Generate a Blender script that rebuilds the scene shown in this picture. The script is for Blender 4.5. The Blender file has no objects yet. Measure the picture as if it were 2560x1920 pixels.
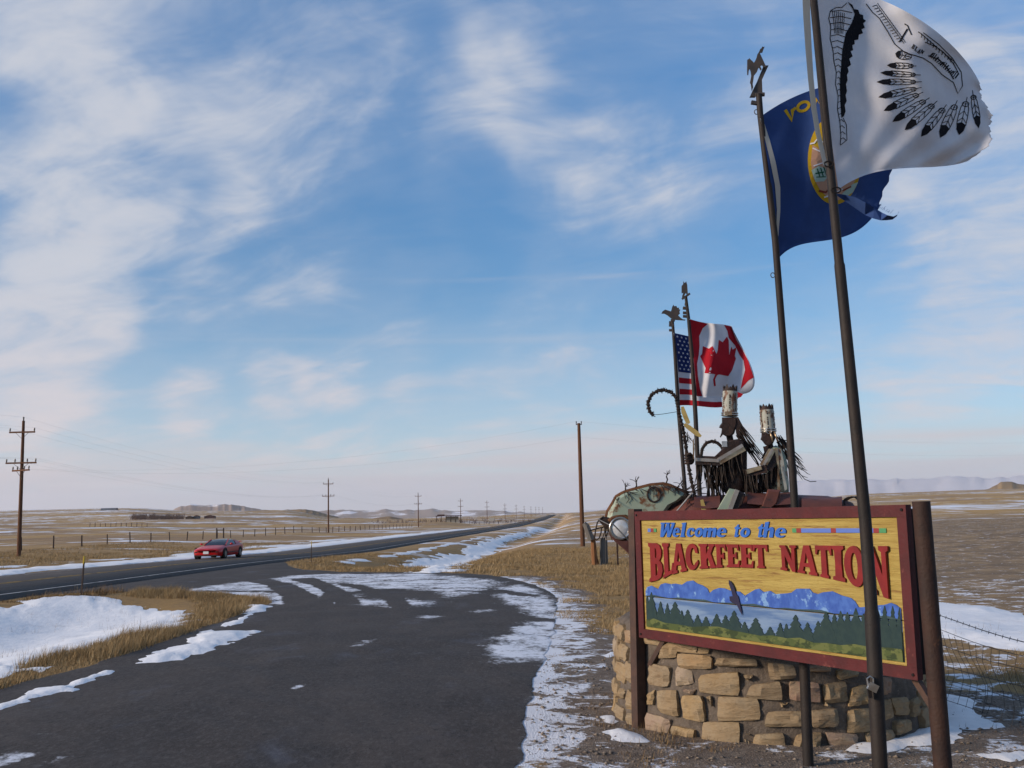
import bpy, bmesh, math, random
import numpy as np
from mathutils import Vector, Matrix

random.seed(7)
rng = np.random.default_rng(11)
scene = bpy.context.scene
col = scene.collection

# ------------------------------------------------------------------ camera
EYE = 2.1
FPX = 2600.0                                  # focal length in pixels of a 2560 px wide frame
PITCH = math.atan(330 / FPX)
ROLL = -math.radians(1.35)
cam_d = bpy.data.cameras.new('camera')
cam = bpy.data.objects.new('camera', cam_d)
col.objects.link(cam)
cam_d.sensor_width = 36.0
cam_d.lens = FPX / 2560 * 36.0
cam_d.clip_start = 0.05
cam_d.clip_end = 60000
CAM_R = Matrix.Rotation(math.pi / 2 + PITCH, 3, 'X') @ Matrix.Rotation(ROLL, 3, 'Z')
cam.matrix_world = Matrix.Translation((0, 0, EYE)) @ CAM_R.to_4x4()
scene.camera = cam

# ------------------------------------------------------------------ light and exposure
SUN_EL = math.radians(17)
SUN_AZ = math.radians(-112)                   # clockwise from +Y: to the left and a little behind the viewer
vs = scene.view_settings
vs.view_transform = 'Standard'
vs.look = 'None'
vs.gamma = 1.0
vs.use_curve_mapping = False
vs.exposure = 0.6
SKY_STRENGTH = 0.070
SUN_STRENGTH = 3.0
cy = scene.cycles
cy.use_denoising = True
cy.max_bounces = 6
cy.diffuse_bounces = 3
cy.glossy_bounces = 3
cy.transmission_bounces = 4
cy.volume_bounces = 1
cy.transparent_max_bounces = 8
cy.volume_step_rate = 8
cy.sample_clamp_indirect = 5

sun_d = bpy.data.lights.new('sun', 'SUN')
sun_d.energy = SUN_STRENGTH
sun_d.angle = math.radians(10)
sun_d.color = (1.0, 0.83, 0.66)
sun = bpy.data.objects.new('sun', sun_d)
col.objects.link(sun)
sdir = Vector((math.sin(SUN_AZ) * math.cos(SUN_EL), math.cos(SUN_AZ) * math.cos(SUN_EL), math.sin(SUN_EL)))
sun.rotation_euler = sdir.to_track_quat('Z', 'Y').to_euler()
sun.location = (-30, -12, 30)


class NT:
    """small helper round a node tree"""
    def __init__(s, nt):
        s.nt = nt
        s.N = nt.nodes
        s.L = nt.links

    def node(s, t, **kw):
        n = s.N.new(t)
        for k, v in kw.items():
            setattr(n, k, v)
        return n

    def put(s, sock, v):
        if isinstance(v, bpy.types.NodeSocket):
            s.L.new(v, sock)
        elif isinstance(v, (tuple, list)) and sock.type == 'RGBA' and len(v) == 3:
            sock.default_value = (*v, 1)
        else:
            sock.default_value = v

    def m(s, op, a, b=0.0, c=0.0, clamp=False):
        n = s.node('ShaderNodeMath', operation=op, use_clamp=clamp)
        s.put(n.inputs[0], a)
        s.put(n.inputs[1], b)
        s.put(n.inputs[2], c)
        return n.outputs[0]

    def v(s, op, a, b=(0, 0, 0)):
        n = s.node('ShaderNodeVectorMath', operation=op)
        s.put(n.inputs[0], a)
        if op == 'SCALE':
            s.put(n.inputs[3], b)
        else:
            s.put(n.inputs[1], b)
        return n.outputs[1] if op in ('DOT_PRODUCT', 'LENGTH') else n.outputs[0]

    def xyz(s, x, y, z):
        n = s.node('ShaderNodeCombineXYZ')
        for i, q in enumerate((x, y, z)):
            s.put(n.inputs[i], q)
        return n.outputs[0]

    def sep(s, v):
        n = s.node('ShaderNodeSeparateXYZ')
        s.put(n.inputs[0], v)
        return n.outputs

    def noise(s, vec, scale, detail=4.0, rough=0.55, dist=0.0, col=False):
        n = s.node('ShaderNodeTexNoise')
        s.put(n.inputs['Vector'], vec)
        n.inputs['Scale'].default_value = scale
        n.inputs['Detail'].default_value = detail
        n.inputs['Roughness'].default_value = rough
        n.inputs['Distortion'].default_value = dist
        return n.outputs['Color' if col else 'Fac']

    def ss(s, x, a, b, lo=0.0, hi=1.0):
        n = s.node('ShaderNodeMapRange', interpolation_type='SMOOTHSTEP')
        s.put(n.inputs[0], x)
        for i, q in enumerate((a, b, lo, hi)):
            s.put(n.inputs[i + 1], q)
        return n.outputs[0]

    def mix(s, f, a, b, mode='MIX'):
        n = s.node('ShaderNodeMix', data_type='RGBA', blend_type=mode)
        s.put(n.inputs[0], f)
        s.put(n.inputs[6], a)
        s.put(n.inputs[7], b)
        return n.outputs[2]

    def attr(s, name):
        n = s.node('ShaderNodeAttribute', attribute_name=name)
        return n.outputs['Fac']


def ray_dir(x, y):
    return (CAM_R @ Vector(((x - 1280) / FPX, -(y - 960) / FPX, -1))).normalized()


world = bpy.data.worlds.new('World')
scene.world = world
world.use_nodes = True
world.cycles.sampling_method = 'MANUAL'
world.cycles.sample_map_resolution = 256
wt = NT(world.node_tree)
wt.N.clear()
w_out = wt.node('ShaderNodeOutputWorld')
w_bg = wt.node('ShaderNodeBackground')
w_bg.inputs['Strength'].default_value = SKY_STRENGTH
sky = wt.node('ShaderNodeTexSky', sky_type='NISHITA')
sky.sun_disc = False
sky.sun_elevation = SUN_EL
sky.sun_rotation = SUN_AZ
sky.altitude = 1200
sky.air_density = 1.0
sky.dust_density = 0.6
sky.ozone_density = 2.0
tc = wt.node('ShaderNodeTexCoord')
D = wt.v('NORMALIZE', tc.outputs['Generated'])
dx, dy, dz = wt.sep(D)
den = wt.m('ADD', wt.m('MAXIMUM', dz, 0.0), 0.26)
pu = wt.m('DIVIDE', dx, den)
pv = wt.m('DIVIDE', dy, den)
# broad soft veils, mottled tufts and a few long streaks
warp = wt.noise(wt.xyz(pu, pv, 9.0), 0.9, 3, 0.5, 0.0, True)
wv = wt.v('SCALE', wt.v('SUBTRACT', warp, (0.5, 0.5, 0.5)), 0.55)
base = wt.v('ADD', wt.xyz(pu, pv, 0.0), wv)
rot = wt.node('ShaderNodeMapping')
rot.inputs['Rotation'].default_value = (0, 0, math.radians(24))
wt.put(rot.inputs['Vector'], base)
pr = rot.outputs[0]
n_big = wt.noise(wt.v('ADD', wt.v('MULTIPLY', pr, (0.7, 0.8, 1)), (3.7, 1.2, 0.4)), 1.5, 5, 0.55)
n_fine = wt.noise(wt.v('ADD', wt.v('MULTIPLY', pr, (0.6, 1.45, 1)), (8.1, 0.3, 2.0)), 4.2, 5, 0.62, 0.3)
n_tuft = wt.noise(wt.v('ADD', wt.v('MULTIPLY', pr, (1.2, 1.0, 1)), (1.1, 6.3, 5.0)), 5.0, 4, 0.6, 0.5)
cover = wt.m('ADD', wt.m('MULTIPLY', n_big, 0.48), wt.m('ADD', wt.m('MULTIPLY', n_fine, 0.58), wt.m('MULTIPLY', n_tuft, 0.30)))
Dw = wt.v('NORMALIZE', wt.v('ADD', D, wt.v('SCALE', wt.v('SUBTRACT', wt.noise(D, 5.0, 2, 0.55, 0.0, True), (0.5, 0.5, 0.5)), 0.42)))
for (bx_, by_, half, wgt) in ((60, 260, 17, 0.045), (420, 120, 12, 0.03), (330, 460, 9, 0.09), (700, 540, 8, 0.09), (60, 560, 10, 0.05), (950, 40, 11, 0.06), (1480, 330, 8, 0.12), (1230, 230, 5, 0.05),
                              (2360, 500, 10, 0.12), (1800, 500, 6, 0.06), (2250, 60, 9, 0.03), (40, 960, 8, 0.08), (130, 780, 7, 0.08), (1350, 20, 8, 0.05), (1450, 790, 5, 0.09), (1080, 640, 3, 0.08), (730, 725, 3, 0.08), (1375, 678, 1.6, 0.06), (1000, 820, 5, 0.07), (690, 945, 2.4, 0.15), (830, 945, 2.6, 0.15), (480, 1008, 2.5, 0.15),
                              (1020, 560, 9, -0.07), (680, 830, 7, -0.08), (1280, 640, 8, -0.07), (1700, 700, 7, -0.05), (1000, 330, 6, -0.08), (2000, 880, 9, -0.05),
                              (1800, 200, 6, -0.06), (330, 660, 5, -0.05)):
    c = ray_dir(bx_, by_)
    d_ = wt.v('DOT_PRODUCT', D if half < 5 else Dw, tuple(c))
    g = wt.ss(d_, math.cos(math.radians(half)), math.cos(math.radians(half * 0.1)), 0.0, wgt)
    cover = wt.m('ADD', cover, g)
alpha = wt.m('ADD', wt.m('MULTIPLY', wt.ss(cover, 0.63, 0.95), 0.74), wt.m('MULTIPLY', wt.ss(cover, 0.42, 0.72), 0.16))
low = wt.ss(dz, 0.24, 0.04)
bank_n = wt.noise(wt.xyz(wt.m('MULTIPLY', pu, 0.5), wt.m('MULTIPLY', dz, 22.0), 6.0), 1.5, 5, 0.5, 0.5)
bank = wt.m('MULTIPLY', wt.ss(wt.m('ADD', bank_n, wt.m('MULTIPLY', wt.ss(dz, 0.11, 0.0), 0.55)), 0.56, 0.95), 0.85)
c_high = wt.mix(wt.ss(cover, 0.66, 1.05), (4.7, 5.25, 6.3), (6.0, 6.1, 6.6))
c_low = wt.mix(wt.ss(dz, 0.01, 0.07), (4.55, 4.4, 5.0), (5.9, 5.5, 5.8))
skyc = wt.mix(1.0, sky.outputs[0], (0.66, 1.05, 1.27), 'MULTIPLY')
skyc = wt.v('SCALE', skyc, wt.ss(dz, 0.12, 0.60, 1.0, 1.55))
skyc = wt.mix(wt.ss(dz, 0.26, 0.02, 0.0, 0.5), skyc, (5.4, 6.3, 7.3))
c1 = wt.mix(alpha, skyc, wt.mix(low, c_high, (6.9, 6.2, 6.35)))
c2 = wt.mix(bank, c1, c_low)
wt.put(w_bg.inputs['Color'], c2)
wt.L.new(w_bg.outputs[0], w_out.inputs['Surface'])


# ------------------------------------------------------------------ helpers
def P(x, y, Y):
    """point seen at pixel (x, y) of the 2560x1920 photograph, Y metres ahead"""
    d = ray_dir(x, y)
    return Vector((0, 0, EYE)) + d * (Y / d.y)


def Gp(x, y, z=0.0):
    d = ray_dir(x, y)
    return Vector((0, 0, EYE)) + d * ((z - EYE) / d.z)


MATS = {}


def mat(name, c, c2=None, rough=0.8, metal=0.0, scale=6.0, lo=0.35, hi=0.65, bump=0.0, bscale=40.0, stretch=None, spec=0.3, coat=0.0, c3=None, lo3=0.6, hi3=0.7, scale3=3.0, detail=6):
    if name in MATS:
        return MATS[name]
    m = bpy.data.materials.new(name)
    m.use_nodes = True
    t = NT(m.node_tree)
    b = t.N['Principled BSDF']
    b.inputs['Roughness'].default_value = rough
    b.inputs['Metallic'].default_value = metal
    b.inputs['Specular IOR Level'].default_value = spec
    b.inputs['Coat Weight'].default_value = coat
    tcn = t.node('ShaderNodeTexCoord')
    vec = tcn.outputs['Object']
    if stretch:
        vec = t.v('MULTIPLY', vec, stretch)
    colr = (*c, 1) if len(c) == 3 else c
    if c2:
        f = t.ss(t.noise(vec, scale, detail, 0.6), lo, hi)
        colr = t.mix(f, c, c2)
    if c3:
        f3 = t.ss(t.noise(t.v('ADD', vec, (5, 3, 1)), scale3, 6, 0.65), lo3, hi3)
        colr = t.mix(f3, colr, c3)
    t.put(b.inputs['Base Color'], colr)
    if bump:
        bn = t.node('ShaderNodeBump')
        bn.inputs['Strength'].default_value = bump
        bn.inputs['Distance'].default_value = 0.02
        t.put(bn.inputs['Height'], t.noise(vec, bscale, 6, 0.65))
        t.L.new(bn.outputs[0], b.inputs['Normal'])
    MATS[name] = m
    return m


class MB:
    """collects faces, then links them as one mesh object"""
    def __init__(s):
        s.v, s.f, s.mi, s.mats = [], [], [], []
        s.cur = 0

    def use(s, m):
        if m not in s.mats:
            s.mats.append(m)
        s.cur = s.mats.index(m)
        return s

    def add(s, vs_, fs):
        o = len(s.v)
        s.v += [tuple(q) for q in vs_]
        for f in fs:
            s.f.append(tuple(o + i for i in f))
            s.mi.append(s.cur)
        return s

    def box(s, c, size, R=None):
        c = Vector(c)
        hx, hy, hz = (q / 2 for q in size)
        vs_ = [Vector((x, y, z)) for z in (-hz, hz) for y in (-hy, hy) for x in (-hx, hx)]
        if R is not None:
            vs_ = [R @ q for q in vs_]
        return s.add([c + q for q in vs_], [(0, 2, 3, 1), (4, 5, 7, 6), (0, 1, 5, 4), (2, 6, 7, 3), (0, 4, 6, 2), (1, 3, 7, 5)])

    def bar(s, a, b, w, h, up=(0, 0, 1)):
        a, b = Vector(a), Vector(b)
        z = (b - a)
        L = z.length
        z.normalize()
        x = z.cross(Vector(up))
        if x.length < 1e-4:
            x = z.cross(Vector((1, 0, 0)))
        x.normalize()
        y = z.cross(x)
        R = Matrix((x, y, z)).transposed()
        return s.box((a + b) / 2, (w, h, L), R)

    def tube(s, pts, r, n=8, cap=True, closed=False):
        pts = [Vector(p) for p in pts]
        k = len(pts)
        rs = r if isinstance(r, (list, tuple)) else [r] * k
        rings = []
        ref = None
        for i, p in enumerate(pts):
            a = pts[i - 1] if (i > 0 or closed) else pts[i]
            b = pts[(i + 1) % k] if (i < k - 1 or closed) else pts[i]
            t = (b - a).normalized()
            if ref is None:
                ref = t.cross(Vector((0, 0, 1)) if abs(t.z) < 0.9 else Vector((1, 0, 0))).normalized()
            else:
                ref = (ref - t * ref.dot(t)).normalized()
            q = t.cross(ref)
            rings.append([p + (ref * math.cos(2 * math.pi * j / n) + q * math.sin(2 * math.pi * j / n)) * rs[i] for j in range(n)])
        vs_ = [q for ring in rings for q in ring]
        fs = []
        for i in range(k if closed else k - 1):
            i2 = (i + 1) % k
            for j in range(n):
                j2 = (j + 1) % n
                fs.append((i * n + j, i * n + j2, i2 * n + j2, i2 * n + j))
        if cap and not closed:
            fs.append(tuple(range(n - 1, -1, -1)))
            fs.append(tuple((k - 1) * n + j for j in range(n)))
        return s.add(vs_, fs)

    def prism2(s, loops, fr, t):
        """outline with holes, extruded"""
        from mathutils.geometry import tessellate_polygon
        flat = [p for l in loops for p in l]
        n = len(flat)
        tri = tessellate_polygon([[Vector((a, b, 0)) for a, b in l] for l in loops])
        vs_ = [fr(a, b, 0) for a, b in flat] + [fr(a, b, t) for a, b in flat]
        fs = []
        for a, b, c in tri:
            cr = (flat[b][0] - flat[a][0]) * (flat[c][1] - flat[a][1]) - (flat[b][1] - flat[a][1]) * (flat[c][0] - flat[a][0])
            if cr < 0:
                a, c = c, a
            fs.append((a + n, b + n, c + n))
        o = 0
        for li, l in enumerate(loops):
            k = len(l)
            area = sum(l[i][0] * l[(i + 1) % k][1] - l[(i + 1) % k][0] * l[i][1] for i in range(k))
            for i in range(k):
                a, b = o + i, o + (i + 1) % k
                fs.append((a, b, b + n, a + n) if (area > 0) == (li == 0) else (b, a, a + n, b + n))
            o += k
        return s.add(vs_, fs)

    def prism(s, poly, fr, t):
        """poly: 2D outline; fr: function (u, v, w) -> point; extruded from w=0 to w=t"""
        n = len(poly)
        from mathutils.geometry import tessellate_polygon
        tri = tessellate_polygon([[Vector((a, b, 0)) for a, b in poly]])
        vs_ = [fr(a, b, 0) for a, b in poly] + [fr(a, b, t) for a, b in poly]
        fs = []
        area = sum(poly[i][0] * poly[(i + 1) % n][1] - poly[(i + 1) % n][0] * poly[i][1] for i in range(n))
        for T in tri:
            a, b, c = T
            cr = (poly[b][0] - poly[a][0]) * (poly[c][1] - poly[a][1]) - (poly[b][1] - poly[a][1]) * (poly[c][0] - poly[a][0])
            if cr < 0:
                a, c = c, a
            fs.append((a + n, b + n, c + n))
            fs.append((c, b, a))
        for i in range(n):
            j = (i + 1) % n
            fs.append((i, j, j + n, i + n) if area > 0 else (j, i, i + n, j + n))
        return s.add(vs_, fs)

    def ball(s, c, r, n=10, m_=6, sc=(1, 1, 1), R=None):
        vs_, fs = [], []
        c = Vector(c)
        for i in range(m_ + 1):
            a = math.pi * i / m_
            for j in range(n):
                b = 2 * math.pi * j / n
                q = Vector((math.sin(a) * math.cos(b) * r * sc[0], math.sin(a) * math.sin(b) * r * sc[1], math.cos(a) * r * sc[2]))
                if R is not None:
                    q = R @ q
                vs_.append(c + q)
        for i in range(m_):
            for j in range(n):
                j2 = (j + 1) % n
                fs.append((i * n + j, (i + 1) * n + j, (i + 1) * n + j2, i * n + j2))
        return s.add(vs_, fs)

    def grid(s, S, nu, nv, both=False):
        vs_ = [S(i / nu, j / nv) for j in range(nv + 1) for i in range(nu + 1)]
        fs = [(j * (nu + 1) + i, j * (nu + 1) + i + 1, (j + 1) * (nu + 1) + i + 1, (j + 1) * (nu + 1) + i) for j in range(nv) for i in range(nu)]
        return s.add(vs_, fs)

    def build(s, name, m=None, parent=None, smooth=False, origin=None):
        me = bpy.data.meshes.new(name)
        vs_ = s.v
        if origin is not None:
            o_ = Vector(origin)
            vs_ = [tuple(Vector(q) - o_) for q in vs_]
        elif parent is not None and parent.type == 'EMPTY':
            o_ = parent.location
            vs_ = [tuple(Vector(q) - o_) for q in vs_]
        elif parent is not None and parent.parent is not None:
            o_ = parent.parent.location
            vs_ = [tuple(Vector(q) - o_) for q in vs_]
        me.from_pydata(vs_, [], s.f)
        if s.mats:
            for q in s.mats:
                me.materials.append(q)
            me.polygons.foreach_set('material_index', s.mi)
        elif m:
            me.materials.append(m)
        if smooth:
            me.polygons.foreach_set('use_smooth', [True] * len(me.polygons))
            if smooth == 'auto':
                me.set_sharp_from_angle(angle=math.radians(40))
        me.update()
        ob = bpy.data.objects.new(name, me)
        col.objects.link(ob)
        if origin is not None:
            ob.location = origin
        if parent is not None:
            ob.parent = parent
        return ob


def tag(o, label=None, cat=None, group=None, kind=None):
    for k, q in (('label', label), ('category', cat), ('group', group), ('kind', kind)):
        if q:
            o[k] = q
    return o


def thing(name, loc, label, cat, group=None):
    o = bpy.data.objects.new(name, None)
    o.empty_display_size = 0.2
    o.location = loc
    col.objects.link(o)
    return tag(o, label, cat, group)


def copy_tree(o, parent=None):
    c = o.copy()
    col.objects.link(c)
    c.parent = parent
    for ch in list(o.children):
        copy_tree(ch, c)
    return c


def np_mesh(name, verts, faces, m, attrs=None, smooth=True):
    """verts (n,3), faces list of arrays of equal corner count"""
    me = bpy.data.meshes.new(name)
    verts = np.asarray(verts, dtype=np.float32)
    me.vertices.add(len(verts))
    me.vertices.foreach_set('co', verts.ravel())
    loops = np.concatenate([np.asarray(f).ravel() for f in faces]).astype(np.int32)
    tot = np.concatenate([np.full(len(f), np.asarray(f).shape[1]) for f in faces]).astype(np.int32)
    st = np.concatenate([[0], np.cumsum(tot)[:-1]]).astype(np.int32)
    me.loops.add(len(loops))
    me.loops.foreach_set('vertex_index', loops)
    me.polygons.add(len(tot))
    me.polygons.foreach_set('loop_start', st)
    me.polygons.foreach_set('loop_total', tot)
    if smooth:
        me.polygons.foreach_set('use_smooth', np.ones(len(tot), dtype=bool))
    for k, a in (attrs or {}).items():
        at = me.attributes.new(k, 'FLOAT', 'POINT')
        at.data.foreach_set('value', np.asarray(a, dtype=np.float32))
    me.materials.append(m)
    me.update()
    me.validate()
    ob = bpy.data.objects.new(name, me)
    col.objects.link(ob)
    return ob


# ------------------------------------------------------------------ terrain
def _hash(ix, iy, seed):
    n = (ix.astype(np.int64) * 374761393 + iy.astype(np.int64) * 668265263 + seed * 1442695041) & 0x7fffffff
    n = ((n ^ (n >> 13)) * 1274126177) & 0x7fffffff
    n = (n ^ (n >> 16)) & 0xffff
    return n / 65535.0


def vnoise(x, y, seed=0):
    ix, iy = np.floor(x), np.floor(y)
    fx, fy = x - ix, y - iy
    fx, fy = fx * fx * (3 - 2 * fx), fy * fy * (3 - 2 * fy)
    a, b = _hash(ix, iy, seed), _hash(ix + 1, iy, seed)
    c, d = _hash(ix, iy + 1, seed), _hash(ix + 1, iy + 1, seed)
    return (a + (b - a) * fx) * (1 - fy) + (c + (d - c) * fx) * fy - 0.5


def fbm(x, y, sc, oct_=4, seed=0, gain=0.5):
    t, a = 0, 1.0
    for i in range(oct_):
        t = t + a * vnoise(x * sc, y * sc, seed + i * 17)
        sc *= 2.03
        a *= gain
    return t


def sstep(x, a, b):
    t = np.clip((x - a) / (b - a), 0, 1)
    return t * t * (3 - 2 * t)


def sdf(X, Y, poly):
    """signed distance, positive inside"""
    best = np.full(X.shape, 1e9)
    inside = np.zeros(X.shape, bool)
    n = len(poly)
    for i in range(n):
        ax, ay = poly[i][0], poly[i][1]
        bx, by = poly[(i + 1) % n][0], poly[(i + 1) % n][1]
        ex, ey = bx - ax, by - ay
        t = np.clip(((X - ax) * ex + (Y - ay) * ey) / (ex * ex + ey * ey + 1e-12), 0, 1)
        best = np.minimum(best, np.hypot(X - ax - t * ex, Y - ay - t * ey))
        c = ((ay > Y) != (by > Y)) & (X < (bx - ax) * (Y - ay) / (by - ay + 1e-12) + ax)
        inside ^= c
    return np.where(inside, best, -best)


ROAD_A, ROAD_K = -20.0, 0.05
_ry = [-400, 0, 30, 53, 85, 137, 343, 700, 1100, 1435, 1600, 2000, 3000]
_rz = [0.3, 0.25, 0.15, 0.0, -0.42, -0.55, -1.2, -0.9, 0.9, 2.6, 2.2, -4, -10]


def zr(Y):
    return np.interp(Y, _ry, _rz)


# how far the land stands above the level of the eye (in pixels of the photograph) by bearing and distance
_tx = np.array([-1800, 300, 500, 700, 850, 1000, 1200, 1330, 1440, 1500, 1700, 2000, 2200, 2400, 4400])
_ty = np.log(np.array([20, 60, 100, 200, 400, 800, 1600, 2300, 4000, 9000.]))
_te = np.array([
    [-270, -88, -54, -19, 0, 12, 36, 43, 20, 0],
    [-270, -88, -54, -19, 0, 12, 36, 43, 20, 0],
    [-270, -88, -54, -25, -5, 9, 24, 30, 12, 0],
    [-270, -88, -55, -28, -10, 3, 21, 27, 10, 0],
    [-270, -88, -56, -32, -14, -3, 4, 5, 2, 0],
    [-270, -90, -57, -30, -17, -6, -2, 0, 0, 0],
    [-270, -90, -58, -30, -16, -7, 0, 2, 0, 0],
    [-270, -92, -62, -30, -15, -6, 3, 3, 0, 0],
    [-270, -95, -66, -26, -9, 0, 5, 4, 0, 0],
    [-270, -95, -64, -22, -6, 3, 8, 8, 4, 0],
    [-270, -93, -56, -18, 0, 10, 14, 15, 8, 2],
    [-270, -82, -44, -10, 8, 20, 26, 27, 12, 2],
    [-265, -74, -38, -6, 11, 24, 33, 34, 16, 2],
    [-262, -70, -36, -4, 13, 26, 35, 37, 20, 2],
    [-262, -70, -36, -4, 13, 26, 35, 37, 20, 2]])


def field(X, Y):
    r = np.maximum(np.hypot(X, Y), 15.0)
    px = np.where(Y > 0.05 * r, 1280 + FPX * X / np.maximum(Y, 0.05 * r), np.where(X > 0, 4400, -1800))
    px = np.clip(px, -1799, 4399)
    Yd = np.clip(np.maximum(Y, 0.35 * r), 20, 8999)
    i = np.clip(np.searchsorted(_tx, px) - 1, 0, len(_tx) - 2)
    fx = (px - _tx[i]) / (_tx[i + 1] - _tx[i])
    ly = np.log(Yd)
    j = np.clip(np.searchsorted(_ty, ly) - 1, 0, len(_ty) - 2)
    fy = np.clip((ly - _ty[j]) / (_ty[j + 1] - _ty[j]), 0, 1)
    fx = fx * fx * (3 - 2 * fx)
    e = (_te[i, j] * (1 - fx) + _te[i + 1, j] * fx) * (1 - fy) + (_te[i, j + 1] * (1 - fx) + _te[i + 1, j + 1] * fx) * fy
    return EYE + e * Yd / FPX


def hgt(X, Y):
    X = np.asarray(X, float)
    Y = np.asarray(Y, float)
    r = np.hypot(X, Y)
    s = X - (ROAD_A + ROAD_K * Y)
    near = 0.0 + 0.05 * fbm(X, Y, 0.25, 3, 5)
    f = field(X, Y) + np.clip(r - 60, 0, 400) / 400 * 1.6 * fbm(X, Y, 0.012, 4, 9)
    wf = sstep(r, 30, 62)
    z = near * (1 - wf) + f * wf
    road = zr(Y)
    gap = sstep(Y, 26.5, 31) * (1 - sstep(Y, 44, 52))
    dA = np.exp(-((s - 8.6) / 2.6) ** 2) * 0.55 * (1 - sstep(Y, 24, 30))
    dB = np.exp(-((s - (11.6 + 0.02 * np.clip(Y - 60, 0, 200))) / 3.2) ** 2) * 0.95 * sstep(Y, 43, 58)
    dL = np.exp(-((s + 8.5) / 2.6) ** 2) * 0.06
    c = road - dA - dB - dL
    c = c - 0.12 * (1 - sstep(np.abs(s), 3.6, 4.6)) * (1 - gap * (s > 0)) - np.clip(Y, 0, 2000) * 0.0006 * (1 - sstep(np.abs(s), 3.0, 6.5))
    w = sstep(s, -34, -13) * (1 - sstep(s, 14.5, 24))
    wy = 1 - sstep(Y, 1500, 1900)
    z = z * (1 - w * wy) + c * w * wy
    bumps = 0.035 * fbm(X, Y, 1.3, 3, 21) * sstep(np.abs(s), 4.8, 6.5) * (1 - sstep(r, 60, 120))
    return z + bumps * 0.7


def on_ground(x, y):
    """ground point seen at a pixel"""
    z = 0.0
    for _ in range(25):
        p = Gp(x, y, z)
        z = 0.5 * z + 0.5 * float(hgt(p.x, p.y))
    return Gp(x, y, z)


def gpoly(pts):
    return [tuple(on_ground(*p)[:2]) for p in pts]


PAVE = [(-13.9, 30.6), (-12.9, 31.6), (-10.3, 31.0), (-8.0, 29.4), (-6.7, 27.8), (-6.05, 26.0), (-5.9, 22), (-5.9, 15.8), (-6.2, 12.9), (-6.9, 8), (-8.5, 2), (-12, -6), (-20, -14),
        (-14, -26), (-4, -14), (-0.6, -3), (-0.1, 4), (-0.01, 9.07), (0.22, 13.76), (0.47, 16.03), (0.74, 20.63), (0.98, 25.5), (0.95, 27.8), (0.56, 30.9), (-0.2, 34.3), (-1.0, 37.1),
        (-3.14, 39.3), (-6.76, 41.4), (-9.0, 45.0), (-10.9, 50.5), (-12.5, 57), (-14.5, 56), (-15.2, 32)]
SNOW_DITCH_L = gpoly([(-420, 1560), (-200, 1528), (25, 1519), (90, 1500), (215, 1492), (300, 1512), (437, 1524), (506, 1547), (443, 1566), (253, 1610), (120, 1650), (0, 1690), (-420, 1800)])
SNOW_DITCH_R = gpoly([(1000, 1413), (1077, 1431), (1130, 1427), (1210, 1392), (1285, 1351), (1350, 1327), (1398, 1319), (1316, 1315), (1323, 1328), (1255, 1339), (1190, 1358), (1134, 1381), (1042, 1400)])
DRIFTS = [gpoly(q) for q in (
    [(323, 1655), (405, 1628), (481, 1596), (525, 1577), (570, 1581), (658, 1577), (610, 1600), (557, 1618), (443, 1653), (392, 1661)],
    [(-60, 1790), (0, 1765), (100, 1722), (182, 1712), (150, 1735), (60, 1752), (-40, 1795)],
    [(188, 1706), (275, 1678), (268, 1686), (200, 1709)],
    [(628, 1512), (678, 1517), (640, 1540), (570, 1570), (600, 1540)])]
RIGHT_SNOW = [gpoly(q) for q in (
    [(2230, 1505), (2348, 1509), (2467, 1517), (2560, 1538), (2700, 1570), (2700, 1690), (2560, 1634), (2459, 1621), (2353, 1591), (2230, 1575)],
    [(2250, 1645), (2358, 1651), (2440, 1663), (2517, 1690), (2490, 1693), (2420, 1678), (2361, 1662), (2250, 1655)],
    [(2330, 1735), (2366, 1732), (2460, 1745), (2500, 1822), (2427, 1830), (2377, 1849), (2326, 1883), (2300, 1888), (2265, 1872), (2204, 1878), (2150, 1880), (2125, 1872), (2150, 1860), (2204, 1858), (2250, 1839), (2306, 1788)],
    [(1500, 1795), (1535, 1785), (1548, 1820), (1580, 1850), (1545, 1835)],
    [(1500, 1632), (1560, 1630), (1555, 1640), (1510, 1640)],
    [(2440, 1885), (2560, 1880), (2640, 1890), (2600, 1900), (2480, 1897)])]

RATIO, DTH = 1.0125, math.radians(0.14)
th_d = np.arange(math.radians(-35), math.radians(35.01), DTH)
th_o = np.linspace(math.radians(35), math.radians(325), 100)[1:-1]
TH = np.concatenate([th_d, th_o])
nR = int(math.log(11000 / 1.2) / math.log(RATIO))
RR = 1.2 * RATIO ** np.arange(nR + 1)
TT, RG = np.meshgrid(TH, RR)
GX, GY = RG * np.sin(TT), RG * np.cos(TT)
GZ = hgt(GX, GY)
nT = len(TH)


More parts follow.
